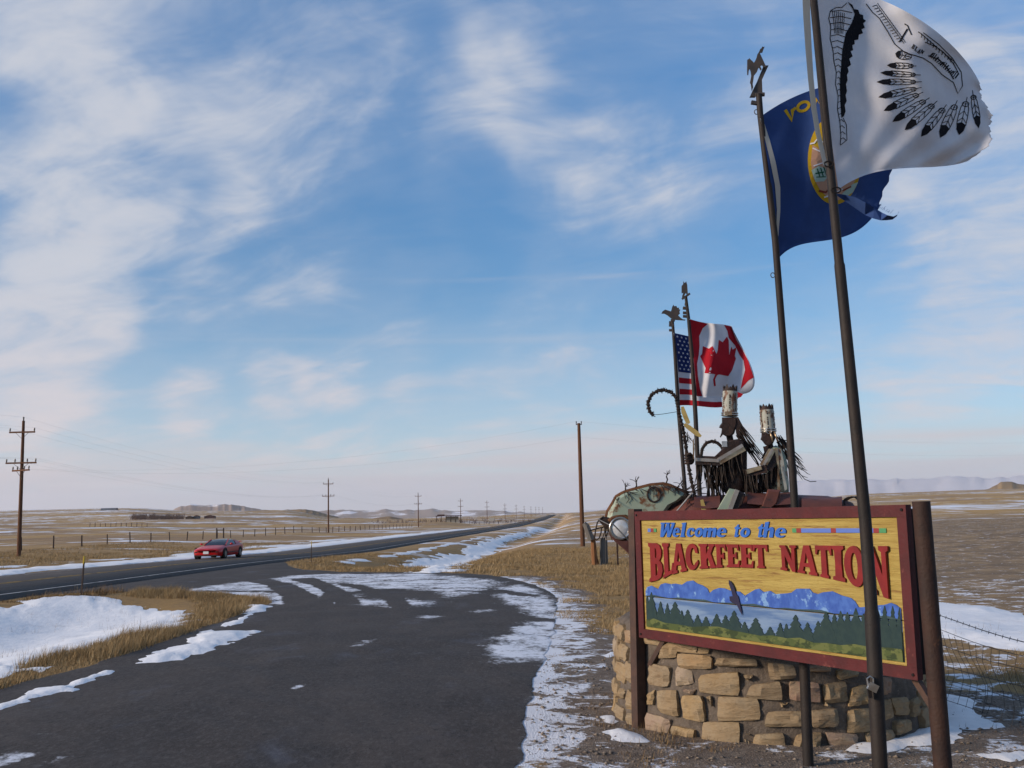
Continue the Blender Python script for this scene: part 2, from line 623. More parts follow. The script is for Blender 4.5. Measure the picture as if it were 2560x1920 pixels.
def snow_depth(X, Y):
    s = X - (ROAD_A + ROAD_K * Y)
    rag = 0.35 * fbm(X, Y, 1.1, 4, 31) + 0.5 * fbm(X, Y, 0.35, 3, 37)
    fine = 0.55 * fbm(X, Y, 3.2, 4, 33, 0.6)
    d = np.full(X.shape, -1.0)
    d = np.maximum(d, 0.10 * np.clip(sdf(X, Y, SNOW_DITCH_L) + 1.1 * rag + fine, -1, 0.7))
    d = np.maximum(d, 0.10 * np.clip(sdf(X, Y, SNOW_DITCH_R) + 2.6 * rag + 2 * fine, -1, 0.8))
    wide = 2.9 + 2.0 * fbm(X * 0, Y, 0.06, 2, 43) + 2.4 * rag
    band = wide - np.abs(s + 6.9)
    d = np.maximum(d, np.where((Y > 5) & (Y < 290), 0.10 * np.clip(band, -1, 1), -1))
    band2 = 0.35 + 1.6 * rag + 0.9 * fbm(X, Y, 0.2, 2, 47) - np.abs(s + 12.2) * 0.55
    d = np.maximum(d, np.where((Y > 40) & (Y < 150), 0.08 * np.clip(band2, -1, 1), -1))
    band3 = 0.25 + 1.6 * rag - np.abs(s - 7.4 - 0.012 * (Y - 60)) * 0.9
    d = np.maximum(d, np.where((Y > 58) & (Y < 140), 0.07 * np.clip(band3, -1, 1), -1))
    for q in DRIFTS:
        d = np.maximum(d, 0.17 * np.clip(sdf(X, Y, q) + 0.35 * rag + 0.45 * fine, -1, 0.3))
    for q in RIGHT_SNOW:
        d = np.maximum(d, 0.12 * np.clip(sdf(X, Y, q) + 0.45 * rag + 0.4 * fine, -1, 0.5))
    hole = (s > -4.3) & (s < 4.6) & (Y > 0)
    return np.where(hole, -1.0, d)


def gravel_amt(X, Y):
    a = sdf(X, Y, [(-0.6, -6), (-0.1, 4), (0, 9), (0.22, 13.8), (0.5, 16), (0.75, 20.6), (0.98, 25.5), (0.7, 31), (-0.5, 36), (0.6, 38), (1.6, 33), (1.8, 26), (1.35, 20), (1.3, 15.5), (2.0, 13.2), (3.8, 13.0), (6.2, 11.5), (8, 6), (6, -6)])
    return np.clip(0.5 + a * 0.7 + 0.8 * fbm(X, Y, 0.8, 3, 51), 0, 1)


def dust_ground(X, Y):
    e = np.interp(Y, [0, 9.07, 13.76, 16.03, 20.63, 25.5, 30.9, 34.3, 37], [-0.1, -0.01, 0.22, 0.47, 0.74, 0.98, 0.56, -0.2, -1])
    k = X - e
    v = 0.40 - np.abs(k - 0.10) * np.where(k > 0.10, 0.62, 0.5)
    v = np.where((Y > 2) & (Y < 36), v, -1)
    front = 0.10 - 0.06 * np.abs(X - 3) - 0.10 * np.abs(Y - 8.2)
    v = np.maximum(v, front)
    v = np.maximum(v, np.where((X > 3.6) & (Y > 7) & (Y < 140), np.where(Y < 30, 0.0, -0.16), -1))
    far = np.clip((np.hypot(X, Y) - 45) / 60, 0, 1)
    return np.maximum(v, -1 + 0.72 * far)


def polar_faces(mask=None):
    i = np.arange(nR)[:, None]
    j = np.arange(nT)[None, :]
    j2 = (j + 1) % nT
    q = np.stack(np.broadcast_arrays(i * nT + j, (i + 1) * nT + j, (i + 1) * nT + j2, i * nT + j2), -1).reshape(-1, 4)
    return q[:, ::-1]


def clip_sheet(name, val, lift, m, rmax, rmin=1.2, extra=None, side=0.0):
    """part of the terrain grid where val > 0, cut along the contour (marching squares)"""
    q = polar_faces()
    v = val.ravel()
    rr_ = RG.ravel()
    qc = v[q]
    keep = (qc > 0).any(1) & (rr_[q] < rmax).all(1) & (rr_[q] > rmin).all(1)
    q = q[keep]
    qc = v[q]
    full = (qc > 0).all(1)
    X, Y, Z = GX.ravel(), GY.ravel(), GZ.ravel()
    Zl = Z + lift.ravel()
    verts, idx = [], {}

    def vid(a):
        if a not in idx:
            idx[a] = len(verts)
            verts.append((X[a], Y[a], Zl[a], a, a, 0.0))
        return idx[a]

    def eid(a, b):
        k = (min(a, b), max(a, b))
        if k not in idx:
            a, b = k
            t = v[a] / (v[a] - v[b])
            idx[k] = len(verts)
            verts.append((X[a] + (X[b] - X[a]) * t, Y[a] + (Y[b] - Y[a]) * t, Z[a] + (Z[b] - Z[a]) * t + 0.004 - side, a, b, t))
        return idx[k]
    f3, f4, f5 = [], [], []
    for quad, fu in zip(q.tolist(), full.tolist()):
        if fu:
            f4.append([vid(a) for a in quad])
            continue
        out = []
        for k in range(4):
            a, b = quad[k], quad[(k + 1) % 4]
            if v[a] > 0:
                out.append(vid(a))
            if (v[a] > 0) != (v[b] > 0):
                out.append(eid(a, b))
        {3: f3, 4: f4, 5: f5}.get(len(out), []).append(out)
    A = np.array(verts)
    at = {}
    for k, arr in (extra or {}).items():
        ar = arr.ravel()
        ia, ib, t = A[:, 3].astype(int), A[:, 4].astype(int), A[:, 5]
        at[k] = ar[ia] * (1 - t) + ar[ib] * t
    faces = [np.array(f) for f in (f3, f4, f5) if f]
    return np_mesh(name, A[:, :3], faces, m, at)


# ---- materials of the ground
def ground_mat():
    m = bpy.data.materials.new('dry_prairie')
    m.use_nodes = True
    t = NT(m.node_tree)
    b = t.N['Principled BSDF']
    b.inputs['Roughness'].default_value = 0.95
    b.inputs['Specular IOR Level'].default_value = 0.1
    g = t.node('ShaderNodeNewGeometry').outputs['Position']
    x, y, z = t.sep(g)
    n1 = t.noise(g, 0.35, 5, 0.6, 0.3)
    n2 = t.noise(g, 7.0, 4, 0.6)
    nf = t.noise(t.v('MULTIPLY', g, (0.5, 1.0, 1.0)), 0.012, 6, 0.62, 0.4)
    nm = t.noise(g, 60.0, 3, 0.6)
    grass = t.mix(t.ss(n1, 0.38, 0.62), (0.32, 0.20, 0.085), (0.23, 0.155, 0.085))
    grass = t.mix(t.ss(n2, 0.35, 0.7), grass, (0.33, 0.215, 0.095))
    grass = t.mix(t.m('MULTIPLY', t.ss(nm, 0.5, 0.75), 0.5), grass, (0.07, 0.05, 0.035))
    dist = t.v('LENGTH', g)
    far = t.ss(dist, 45, 140)
    farc = t.mix(t.ss(nf, 0.40, 0.58), (0.47, 0.30, 0.125), (0.34, 0.225, 0.125))
    farc = t.mix(t.ss(t.noise(t.v('MULTIPLY', g, (0.35, 1.0, 1.0)), 0.03, 5, 0.6), 0.54, 0.68), farc, (0.25, 0.17, 0.115))
    farc = t.mix(t.m('MULTIPLY', t.ss(t.noise(g, 0.5, 6, 0.7), 0.45, 0.7), 0.5), farc, (0.19, 0.13, 0.08))
    cc = t.mix(far, grass, farc)
    right = t.m('MULTIPLY', t.ss(x, 4, 14), t.m('MULTIPLY', t.ss(y, 12, 22), t.ss(y, 150, 70)))
    dk = t.mix(t.ss(t.noise(g, 0.6, 6, 0.75), 0.38, 0.66), (0.19, 0.138, 0.095), (0.36, 0.25, 0.145))
    cc = t.mix(right, cc, dk)
    vor = t.node('ShaderNodeTexVoronoi')
    vor.inputs['Scale'].default_value = 55
    t.put(vor.inputs['Vector'], g)
    grav = t.mix(t.sep(vor.outputs['Color'])[0], (0.13, 0.10, 0.08), (0.30, 0.24, 0.185))
    grav = t.mix(t.ss(n2, 0.4, 0.65), grav, (0.15, 0.115, 0.09))
    cc = t.mix(t.ss(t.attr('gravel'), 0.35, 0.6), cc, grav)
    # thin snow lying between the stalks and stones
    sn = t.m('ADD', t.m('MULTIPLY', t.noise(g, 2.2, 6, 0.68, 0.4), 1.15), t.m('MULTIPLY', t.noise(g, 14, 5, 0.6), 0.35))
    thr = t.m('SUBTRACT', sn, 0.75)
    d_near = t.ss(t.m('ADD', t.attr('dust'), t.m('MULTIPLY', thr, 2.3)), 0.08, 0.30)
    fl = t.noise(t.v('MULTIPLY', g, (0.7, 1.0, 1.0)), 0.085, 7, 0.66, 0.5)
    fl2 = t.noise(t.v('MULTIPLY', g, (0.25, 1.0, 1.0)), 0.006, 6, 0.6, 0.3)
    d_far = t.m('MULTIPLY', t.ss(t.m('ADD', fl, t.m('MULTIPLY', t.m('SUBTRACT', fl2, 0.5), 0.8)), 0.56, 0.615), t.ss(dist, 50, 110))
    cc = t.mix(t.m('MAXIMUM', d_near, d_far), cc, (0.78, 0.79, 0.83))
    t.put(b.inputs['Base Color'], cc)
    bn = t.node('ShaderNodeBump')
    bn.inputs['Strength'].default_value = 0.7
    bn.inputs['Distance'].default_value = 0.03
    t.put(bn.inputs['Height'], t.m('ADD', t.m('MULTIPLY', vor.outputs['Distance'], 0.6), nm))
    t.L.new(bn.outputs[0], b.inputs['Normal'])
    return m


def asphalt_mat(name, dusty):
    m = bpy.data.materials.new(name)
    m.use_nodes = True
    t = NT(m.node_tree)
    b = t.N['Principled BSDF']
    g = t.node('ShaderNodeNewGeometry').outputs['Position']
    n1 = t.noise(g, 0.5, 6, 0.6, 0.3)
    n2 = t.noise(g, 90, 3, 0.7)
    n3 = t.noise(g, 260, 2, 0.6)
    cc = t.mix(t.ss(n1, 0.3, 0.7), (0.034, 0.0255, 0.0205), (0.057, 0.044, 0.036))
    n4 = t.noise(t.v('MULTIPLY', g, (1.0, 0.35, 1.0)), 0.9, 6, 0.65, 0.6)
    cc = t.mix(t.ss(n4, 0.42, 0.72, 0.0, 0.75), cc, (0.074, 0.058, 0.048))
    cc = t.mix(t.ss(t.noise(t.v('MULTIPLY', g, (1.0, 0.4, 1.0)), 22, 4, 0.8), 0.46, 0.66, 0.0, 0.85), cc, (0.094, 0.080, 0.070))
    cc = t.mix(t.ss(t.noise(t.v('MULTIPLY', g, (1.0, 0.4, 1.0)), 17, 4, 0.8), 0.54, 0.68, 0.0, 0.8), cc, (0.012, 0.010, 0.009))
    cc = t.mix(t.m('MULTIPLY', t.ss(n2, 0.48, 0.70), 0.8), cc, (0.11, 0.097, 0.088))
    cc = t.mix(t.m('MULTIPLY', t.ss(n3, 0.58, 0.7), 0.6), cc, (0.010, 0.009, 0.008))
    if dusty:
        cr = t.noise(g, 1.3, 8, 0.7, 0.5)
        frost = t.m('MULTIPLY', t.ss(t.noise(t.v('MULTIPLY', g, (1.0, 0.5, 1.0)), 0.8, 8, 0.65, 0.3), 0.55, 0.80), 0.22)
        cc = t.mix(frost, cc, (0.30, 0.34, 0.45))
        th = t.m('ADD', t.attr('dust'), t.m('MULTIPLY', t.m('SUBTRACT', cr, 0.5), 2.6))
        th = t.m('ADD', th, t.m('MULTIPLY', t.m('SUBTRACT', t.noise(t.v('MULTIPLY', g, (1.0, 0.6, 1.0)), 9, 5, 0.7), 0.5), 1.7))
        th = t.m('SUBTRACT', th, t.attr('track'))
        d = t.m('MULTIPLY', t.ss(th, -0.1, 0.55), 0.93)
        cc = t.mix(d, cc, (0.77, 0.78, 0.82))
    else:
        x, y, z = t.sep(g)
        s = t.m('SUBTRACT', x, t.m('ADD', t.m('MULTIPLY', y, ROAD_K), ROAD_A))
        wp = t.m('ABSOLUTE', t.m('SUBTRACT', t.m('ABSOLUTE', t.m('SUBTRACT', t.m('ABSOLUTE', s), 1.8)), 0.85))
        cc = t.mix(t.ss(wp, 0.45, 0.05, 0.0, 0.5), cc, (0.052, 0.047, 0.044))
        cc = t.mix(t.m('MULTIPLY', t.ss(t.noise(t.v('MULTIPLY', g, (1.0, 0.06, 1.0)), 1.2, 6, 0.6), 0.45, 0.7), 0.4), cc, (0.072, 0.066, 0.062))
    t.put(b.inputs['Base Color'], cc)
    b.inputs['Roughness'].default_value = 0.82
    b.inputs['Specular IOR Level'].default_value = 0.25
    bn = t.node('ShaderNodeBump')
    bn.inputs['Strength'].default_value = 0.5
    bn.inputs['Distance'].default_value = 0.01
    t.put(bn.inputs['Height'], n2)
    t.L.new(bn.outputs[0], b.inputs['Normal'])
    return m


def snow_mat():
    m = bpy.data.materials.new('snow')
    m.use_nodes = True
    t = NT(m.node_tree)
    b = t.N['Principled BSDF']
    g = t.node('ShaderNodeNewGeometry').outputs['Position']
    n = t.noise(g, 5, 6, 0.65)
    grit = t.m('MULTIPLY', t.ss(t.noise(g, 26, 5, 0.75), 0.62, 0.74), 0.75)
    cc = t.mix(t.ss(n, 0.35, 0.65), (0.82, 0.81, 0.81), (0.76, 0.755, 0.76))
    cc = t.mix(grit, cc, (0.30, 0.22, 0.13))
    cc = t.mix(t.m('MULTIPLY', t.ss(t.noise(g, 1.1, 6, 0.7), 0.55, 0.72), 0.45), cc, (0.52, 0.49, 0.47))
    t.put(b.inputs['Base Color'], cc)
    b.inputs['Roughness'].default_value = 0.7
    b.inputs['Specular IOR Level'].default_value = 0.2
    bn = t.node('ShaderNodeBump')
    bn.inputs['Strength'].default_value = 0.6
    bn.inputs['Distance'].default_value = 0.04
    t.put(bn.inputs['Height'], t.noise(t.v('MULTIPLY', g, (1, 0.5, 1)), 4, 7, 0.65))
    t.L.new(bn.outputs[0], b.inputs['Normal'])
    return m


M_GROUND, M_PAVE, M_ROAD, M_SNOW = ground_mat(), asphalt_mat('pullout_asphalt', True), asphalt_mat('highway_asphalt', False), snow_mat()

pave_sd = sdf(GX, GY, PAVE) + 0.10 * fbm(GX, GY, 2.0, 3, 61)
Gs = GX - (ROAD_A + ROAD_K * GY)
GZt = GZ - 0.03 * sstep(pave_sd, 0.0, 0.25)
V = np.stack([GX, GY, GZt], -1).reshape(-1, 3)
V = np.vstack([V, [[0, 0, float(hgt(0.01, 0.01))]]])
ctr = len(V) - 1
fan = np.stack([np.full(nT, ctr), (np.arange(nT) + 1) % nT, np.arange(nT)], -1)
ground = np_mesh('ground', V, [polar_faces(), fan], M_GROUND,
                 {'gravel': np.append(gravel_amt(GX, GY).ravel(), 0), 'dust': np.append(dust_ground(GX, GY).ravel(), -1)})
tag(ground, kind='structure')

# ---- snow dust and tyre tracks on the pull-out
dust = np.full(GX.shape, -1.0)
for pts, k, gain in (
        ([(405, 1490), (520, 1465), (640, 1450), (760, 1437), (1060, 1434), (1230, 1448), (1250, 1462), (1190, 1485), (1120, 1497), (1100, 1478), (985, 1472), (870, 1480), (900, 1500), (1000, 1497), (1110, 1507), (1020, 1518), (860, 1512), (720, 1514), (560, 1507)], 0.9, 1.0),
        ([(1235, 1470), (1300, 1462), (1350, 1476), (1400, 1510), (1412, 1600), (1400, 1680), (1335, 1655), (1250, 1660), (1205, 1655), (1225, 1615), (1290, 1570), (1340, 1545), (1280, 1510), (1240, 1490)], 0.5, 1.0),
        ([(1350, 1640), (1400, 1640), (1420, 1920), (1305, 1920), (1320, 1800), (1345, 1720)], 0.25, 0.8),
        ([(860, 1622), (900, 1603), (955, 1596), (940, 1606), (900, 1618)], 0.22, 0.8),
        ([(722, 1722), (745, 1712), (764, 1710), (755, 1720), (735, 1726)], 0.10, 1.3),
        ([(1035, 1545), (1060, 1536), (1110, 1541), (1080, 1547)], 0.25, 0.9),
        ([(1160, 1530), (1220, 1522), (1240, 1526), (1190, 1534)], 0.3, 0.8),
        ([(-200, 1900), (0, 1885), (110, 1884), (180, 1893), (120, 1925), (0, 1950), (-200, 1970)], 0.25, 0.75),
        ([(-200, 1500), (-60, 1499), (60, 1497), (60, 1501), (-200, 1506)], 0.5, 0.4)):
    sd = sdf(GX, GY, gpoly(pts))
    dust = np.maximum(dust, np.clip(sd / k, -1, 0.36) * gain + (gain - 1) * 0.5)
track = np.zeros(GX.shape)


def seg_track(pts, w, amt):
    g_ = gpoly(pts)
    best = np.full(GX.shape, 1e9)
    for (ax, ay), (bx, by) in zip(g_[:-1], g_[1:]):
        ex, ey = bx - ax, by - ay
        t = np.clip(((GX - ax) * ex + (GY - ay) * ey) / (ex * ex + ey * ey), 0, 1)
        best = np.minimum(best, np.hypot(GX - ax - t * ex, GY - ay - t * ey))
    return amt * (1 - sstep(best, w * 0.4, w))


for pts, w, a in (([(630, 1449), (690, 1462), (735, 1490), (745, 1512)], 0.38, 1.6), ([(655, 1447), (720, 1462), (775, 1490), (790, 1512)], 0.2, 1.0),
                  ([(740, 1447), (800, 1462), (850, 1485), (870, 1510)], 0.35, 1.5), ([(770, 1446), (830, 1470), (830, 1490), (805, 1512)], 0.28, 1.4),
                  ([(860, 1460), (930, 1475), (980, 1490), (1000, 1515)], 0.3, 1.2), ([(500, 1480), (640, 1478), (760, 1482)], 0.25, 0.9),
                  ([(1160, 1478), (1250, 1478), (1330, 1490)], 0.35, 0.8), ([(30, 1925), (90, 1900), (170, 1880)], 0.12, 1.4), ([(1300, 1545), (1370, 1552)], 0.3, 1.0)):
    track = np.maximum(track, seg_track(pts, w, a))
pave_val = np.where(Gs > 3.9, pave_sd, -1)
pullout = clip_sheet('pullout_road', pave_val, np.full(GX.shape, 0.006), M_PAVE, 60, extra={'dust': dust, 'track': track})
tag(pullout, kind='structure')

# ---- highway
ys = np.concatenate([np.arange(-120, 200, 2.0), np.geomspace(200, 2600, 160)])


def strip(name, s0, s1, lift, m, skirt=False, breaks=None):
    vv, ff = [], []
    y0 = ys if breaks is None else breaks
    ss_ = (s0, s1) if not skirt else (s0 - 0.25, s0, s0 + (s1 - s0) / 2, s1, s1 + 0.25)
    k = len(ss_)
    for yv in y0:
        c = float(zr(yv))
        for i, s_ in enumerate(ss_):
            dz_ = -0.35 if skirt and i in (0, k - 1) else (0.03 if skirt and i == 2 else 0)
            vv.append((ROAD_A + ROAD_K * yv + s_, yv, c + lift + dz_ + (0.0 if skirt else 0.03 * (1 - min(1, abs((s_ + 0) / 4.4))))))
    for j in range(len(y0) - 1):
        for i in range(k - 1):
            ff.append((j * k + i, j * k + i + 1, (j + 1) * k + i + 1, (j + 1) * k + i))
    return np_mesh(name, vv, [np.array(ff)], m, smooth=False)


road = tag(strip('highway', -4.3, 4.5, 0.03, M_ROAD, True), kind='structure')
M_WHITE = mat('worn_white_road_paint', (0.50, 0.49, 0.47), (0.10, 0.095, 0.09), scale=3, lo=0.45, hi=0.7, rough=0.8)
M_YEL = mat('worn_yellow_road_paint', (0.42, 0.26, 0.045), (0.07, 0.06, 0.05), scale=2.5, lo=0.42, hi=0.66, rough=0.8)
for nm_, a, b_, mm in (('edge_line', 3.44, 3.56, M_WHITE), ('edge_line', -3.66, -3.54, M_WHITE), ('centre_line', 0.06, 0.17, M_YEL), ('centre_line', -0.19, -0.08, M_YEL)):
    ln = strip(nm_, a, b_, 0.036, mm)
    ln.parent = road

# ---- lying snow
sd_ = snow_depth(GX, GY)
snow = clip_sheet('snow', sd_, 0.004 + np.clip(sd_, 0, 1) * (1 + 0.6 * fbm(GX, GY, 0.9, 3, 71)), M_SNOW, 300)
tag(snow, 'white snow lying in the ditches and along the roadsides', 'snow', kind='stuff')


# ---- far hills
def hill(name, sil, Yd, depth, m, base_e=-6, rough=0.05, seed=1, nx=160):
    xs = np.array([p[0] for p in sil], float)
    ys_ = np.array([p[1] for p in sil], float)
    px = np.linspace(xs[0], xs[-1], nx)
    py = np.interp(px, xs, ys_)
    py = py + rough * (ys_.max() - ys_.min() + 4) * 8 * fbm(px, px * 0, 0.05, 4, seed) * 0.2
    prof = [(-1, 0.0), (-0.75, 0.14), (-0.5, 0.38), (-0.28, 0.66), (-0.12, 0.9), (0.0, 1.0), (0.25, 0.8), (0.6, 0.4), (1, 0)]
    vv = []
    for j, (f, hh) in enumerate(prof):
        for i in range(nx):
            top = P(px[i], py[i], Yd)
            yy = Yd + f * depth
            zb = -6.0
            g_ = 1 + 0.2 * float(fbm(np.array([px[i]]), np.array([j * 37.0]), 0.045, 3, seed + 5)[0]) * (1 if 0 < j < 5 else 0)
            zz = zb + (top.z - zb) * min(1.0, hh * g_)
            vv.append((top.x * yy / Yd, yy, zz))
    ff = [(j * nx + i, j * nx + i + 1, (j + 1) * nx + i + 1, (j + 1) * nx + i) for j in range(len(prof) - 1) for i in range(nx - 1)]
    return tag(np_mesh(name, vv, [np.array(ff)], m), kind='structure')


M_HILL = mat('grassy_hill', (0.27, 0.18, 0.09), (0.17, 0.12, 0.085), scale=0.006, rough=0.95, c3=(0.75, 0.76, 0.8), lo3=0.62, hi3=0.67, scale3=0.01, detail=10, spec=0.1)
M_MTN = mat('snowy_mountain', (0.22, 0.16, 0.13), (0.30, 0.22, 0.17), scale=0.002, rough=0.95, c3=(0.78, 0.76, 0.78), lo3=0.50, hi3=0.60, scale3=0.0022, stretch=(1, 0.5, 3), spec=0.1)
M_HAZED = mat('hazed_mountain', (0.46, 0.45, 0.49), (0.55, 0.53, 0.56), scale=0.001, rough=0.95, spec=0.1)  # snow-pale slopes, lightened further towards the sky colour to paint in haze
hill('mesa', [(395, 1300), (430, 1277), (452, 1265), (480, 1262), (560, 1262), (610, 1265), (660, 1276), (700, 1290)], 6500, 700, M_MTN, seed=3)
hill('hill', [(560, 1300), (640, 1276), (700, 1274), (765, 1273), (790, 1277), (815, 1286), (850, 1293), (900, 1298)], 2700, 420, M_HILL, seed=8)
hill('hill', [(900, 1301), (940, 1294), (975, 1291), (1000, 1296), (1020, 1299)], 1500, 120, M_HILL, seed=9)
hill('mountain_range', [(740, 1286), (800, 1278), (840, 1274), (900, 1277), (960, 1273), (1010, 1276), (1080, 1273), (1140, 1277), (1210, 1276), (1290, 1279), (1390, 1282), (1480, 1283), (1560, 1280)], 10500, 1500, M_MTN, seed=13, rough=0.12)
hill('mountain_range', [(1400, 1284), (1600, 1262), (1800, 1222), (1960, 1204), (2040, 1199), (2200, 1199), (2300, 1196), (2390, 1190), (2470, 1194), (2560, 1190), (2750, 1184), (3000, 1190), (3400, 1200)], 17300, 2200, M_HAZED, seed=17, rough=0.03)
hill('butte', [(2380, 1245), (2430, 1232), (2470, 1221), (2500, 1208), (2515, 1203), (2530, 1203), (2550, 1210), (2580, 1218), (2640, 1226), (2720, 1236)], 3300, 420, M_HILL, seed=23)


# ------------------------------------------------------------------ welcome sign
M_RED = mat('barn_red_paint', (0.082, 0.011, 0.012), (0.058, 0.009, 0.010), rough=0.6, scale=5, bump=0.25, bscale=30, c3=(0.17, 0.045, 0.035), lo3=0.62, hi3=0.75, scale3=9)
M_YELLOW = mat('sandblasted_yellow_wood', (0.39, 0.285, 0.080), (0.31, 0.21, 0.052), rough=0.75, scale=2.6, bump=1.0, bscale=7, stretch=(0.5, 0.5, 8), c3=(0.23, 0.13, 0.04), lo3=0.54, hi3=0.66, scale3=5)
M_LETR = mat('sign_letter_red', (0.20, 0.012, 0.012), (0.15, 0.010, 0.010), rough=0.5, scale=8)
M_LETB = mat('sign_letter_blue', (0.028, 0.115, 0.42), (0.022, 0.09, 0.34), rough=0.5, scale=10)
M_BARB = mat('sign_bar_blue', (0.09, 0.15, 0.42), rough=0.6)
M_BARR = mat('sign_bar_red', (0.22, 0.03, 0.03), rough=0.6)
M_BARG = mat('sign_bar_green', (0.06, 0.22, 0.09), rough=0.6)
M_MOUNT = mat('painted_mountain', (0.028, 0.075, 0.30), (0.05, 0.12, 0.38), rough=0.65, scale=14, c3=(0.15, 0.27, 0.48), lo3=0.57, hi3=0.64, scale3=10, stretch=(1, 1, 0.8))
M_RIDGE = mat('painted_ridge', (0.025, 0.05, 0.065), (0.035, 0.065, 0.07), rough=0.7, scale=20)
M_LAKE = mat('painted_lake', (0.065, 0.125, 0.26), (0.15, 0.22, 0.335), rough=0.6, scale=3.5, stretch=(0.4, 0.4, 4), lo=0.4, hi=0.6)
M_PINE = mat('painted_pine', (0.010, 0.028, 0.030), (0.016, 0.036, 0.034), rough=0.7, scale=18)
M_MEADOW = mat('painted_meadow', (0.026, 0.040, 0.012), (0.055, 0.074, 0.020), rough=0.7, scale=9, lo=0.47, hi=0.51, c3=(0.095, 0.11, 0.032), lo3=0.50, hi3=0.54, scale3=5.5, stretch=(0.8, 0.8, 1.8))
M_EAGLE = mat('painted_eagle', (0.016, 0.014, 0.04), rough=0.6)
M_STEEL = mat('brown_weathered_steel', (0.046, 0.024, 0.017), (0.070, 0.034, 0.022), rough=0.65, scale=6, metal=0.0, bump=0.3, bscale=60, c3=(0.03, 0.018, 0.014), lo3=0.55, hi3=0.7, scale3=14, spec=0.4)
M_RUSTPOST = mat('rusty_pipe', (0.024, 0.011, 0.008), (0.040, 0.017, 0.010), rough=0.7, scale=5, bump=0.4, bscale=50, c3=(0.12, 0.05, 0.02), lo3=0.66, hi3=0.76, scale3=6, spec=0.35)
M_DARK = mat('dark_backing', (0.012, 0.009, 0.009), rough=0.9)

SA = Vector((1.181, 10.236, 0.915))
SB = Vector((2.752, 7.350, 0.915))
SU_ = (SB - SA)
SL, SH = SU_.length, 1.2
SU_.normalize()
SN = Vector((SU_.y, -SU_.x, 0))
if SN.y > 0:
    SN = -SN


def fr_sign(u, v, w):
    return SA + SU_ * u + Vector((0, 0, v)) + SN * w


def s_px(x, y):
    """photo pixel -> (u, v) on the face of the sign"""
    d = ray_dir(x, y)
    o = Vector((0, 0, EYE))
    t = (SA - o).dot(SN) / d.dot(SN)
    q = o + d * t - SA
    return (q.dot(SU_), q.z)


def z1(x, y):
    return s_px(1460 + x * 0.425, 1240 + y * 0.425)


sign = thing('welcome_sign', (SA.x, SA.y, 0), 'carved wooden welcome sign, red frame and yellow face with mountain scene, before the stone base', 'sign')
SA_F = 0.085                                   # width of the frame
v_crack = 0.5 * (z1(600, 612)[1] + z1(1500, 697)[1])
pl = []
for a, b_ in ((SA_F - 0.01, v_crack - 0.003), (v_crack + 0.003, SH - SA_F + 0.01)):
    pl.append(MB().prism([(SA_F - 0.02, a), (SL - SA_F + 0.02, a), (SL - SA_F + 0.02, b_), (SA_F - 0.02, b_)], lambda u, v, w: fr_sign(u, v, w - 0.03), 0.03).build('plank', M_YELLOW, sign))
upper, lower = pl[1], pl[0]
MB().prism([(0.03, 0.03), (SL - 0.02, 0.03), (SL - 0.02, SH - 0.03), (0.03, SH - 0.03)], lambda u, v, w: fr_sign(u, v, w - 0.14), 0.10).build('backing_box', M_DARK, sign)
for nm_, q in (('frame_rail', [(0, SH - SA_F), (SL, SH - SA_F), (SL, SH), (0, SH)]), ('frame_rail', [(0, 0), (SL, 0), (SL, SA_F), (0, SA_F)]),
               ('frame_rail', [(0, SA_F + 0.001), (SA_F, SA_F + 0.001), (SA_F, SH - SA_F - 0.001), (0, SH - SA_F - 0.001)]), ('frame_rail', [(SL - SA_F, SA_F + 0.001), (SL, SA_F + 0.001), (SL, SH - SA_F - 0.001), (SL - SA_F, SH - SA_F - 0.001)])):
    MB().prism(q, lambda u, v, w: fr_sign(u, v, w - 0.035), 0.055).build(nm_, M_RED, sign)


def off(w0):
    return lambda u, v, w: fr_sign(u, v, w + w0)


# the painted, shallow-carved scene
XL, XR = SA_F + 0.035, SL - SA_F - 0.03
VB = SA_F + 0.025
mtn = [(358, 560), (375, 535), (400, 527), (440, 548), (455, 520), (480, 512), (515, 518), (540, 515), (580, 522), (610, 502), (645, 497), (670, 515), (700, 525), (730, 545), (742, 572), (765, 552), (800, 540), (830, 543),
       (860, 555), (885, 560), (920, 562), (950, 587), (985, 565), (1015, 548), (1035, 545), (1060, 565), (1100, 558), (1130, 577), (1200, 572), (1225, 568), (1255, 545), (1330, 545), (1350, 568), (1380, 577), (1410, 566), (1465, 560), (1520, 585),
       (1575, 600), (1600, 622), (1620, 655), (1660, 652), (1700, 650), (1735, 642), (1770, 640), (1810, 628), (1840, 640), (1868, 662)]
mp = [z1(*p) for p in mtn]
mp = [(min(max(u, XL), XR), v) for u, v in mp]
MB().prism(mp + [(XR, v_crack + 0.004), (XL, v_crack + 0.004)], off(0.001), 0.008).build('mountain_relief', M_MOUNT, upper)
rdg = [(XL, v_crack + 0.005)] + [(XL + (XR - XL) * i / 24, v_crack + 0.014 + 0.012 * math.sin(i * 1.7) * math.sin(i * 0.6)) for i in range(1, 24)] + [(XR, v_crack + 0.005)]
MB().prism(rdg, off(0.0095), 0.003).build('ridge_relief', M_RIDGE, upper)
MB().prism([(XL, VB), (XR, VB), (XR, v_crack - 0.004), (XL, v_crack - 0.004)], off(0.001), 0.004).build('lake_relief', M_LAKE, lower)
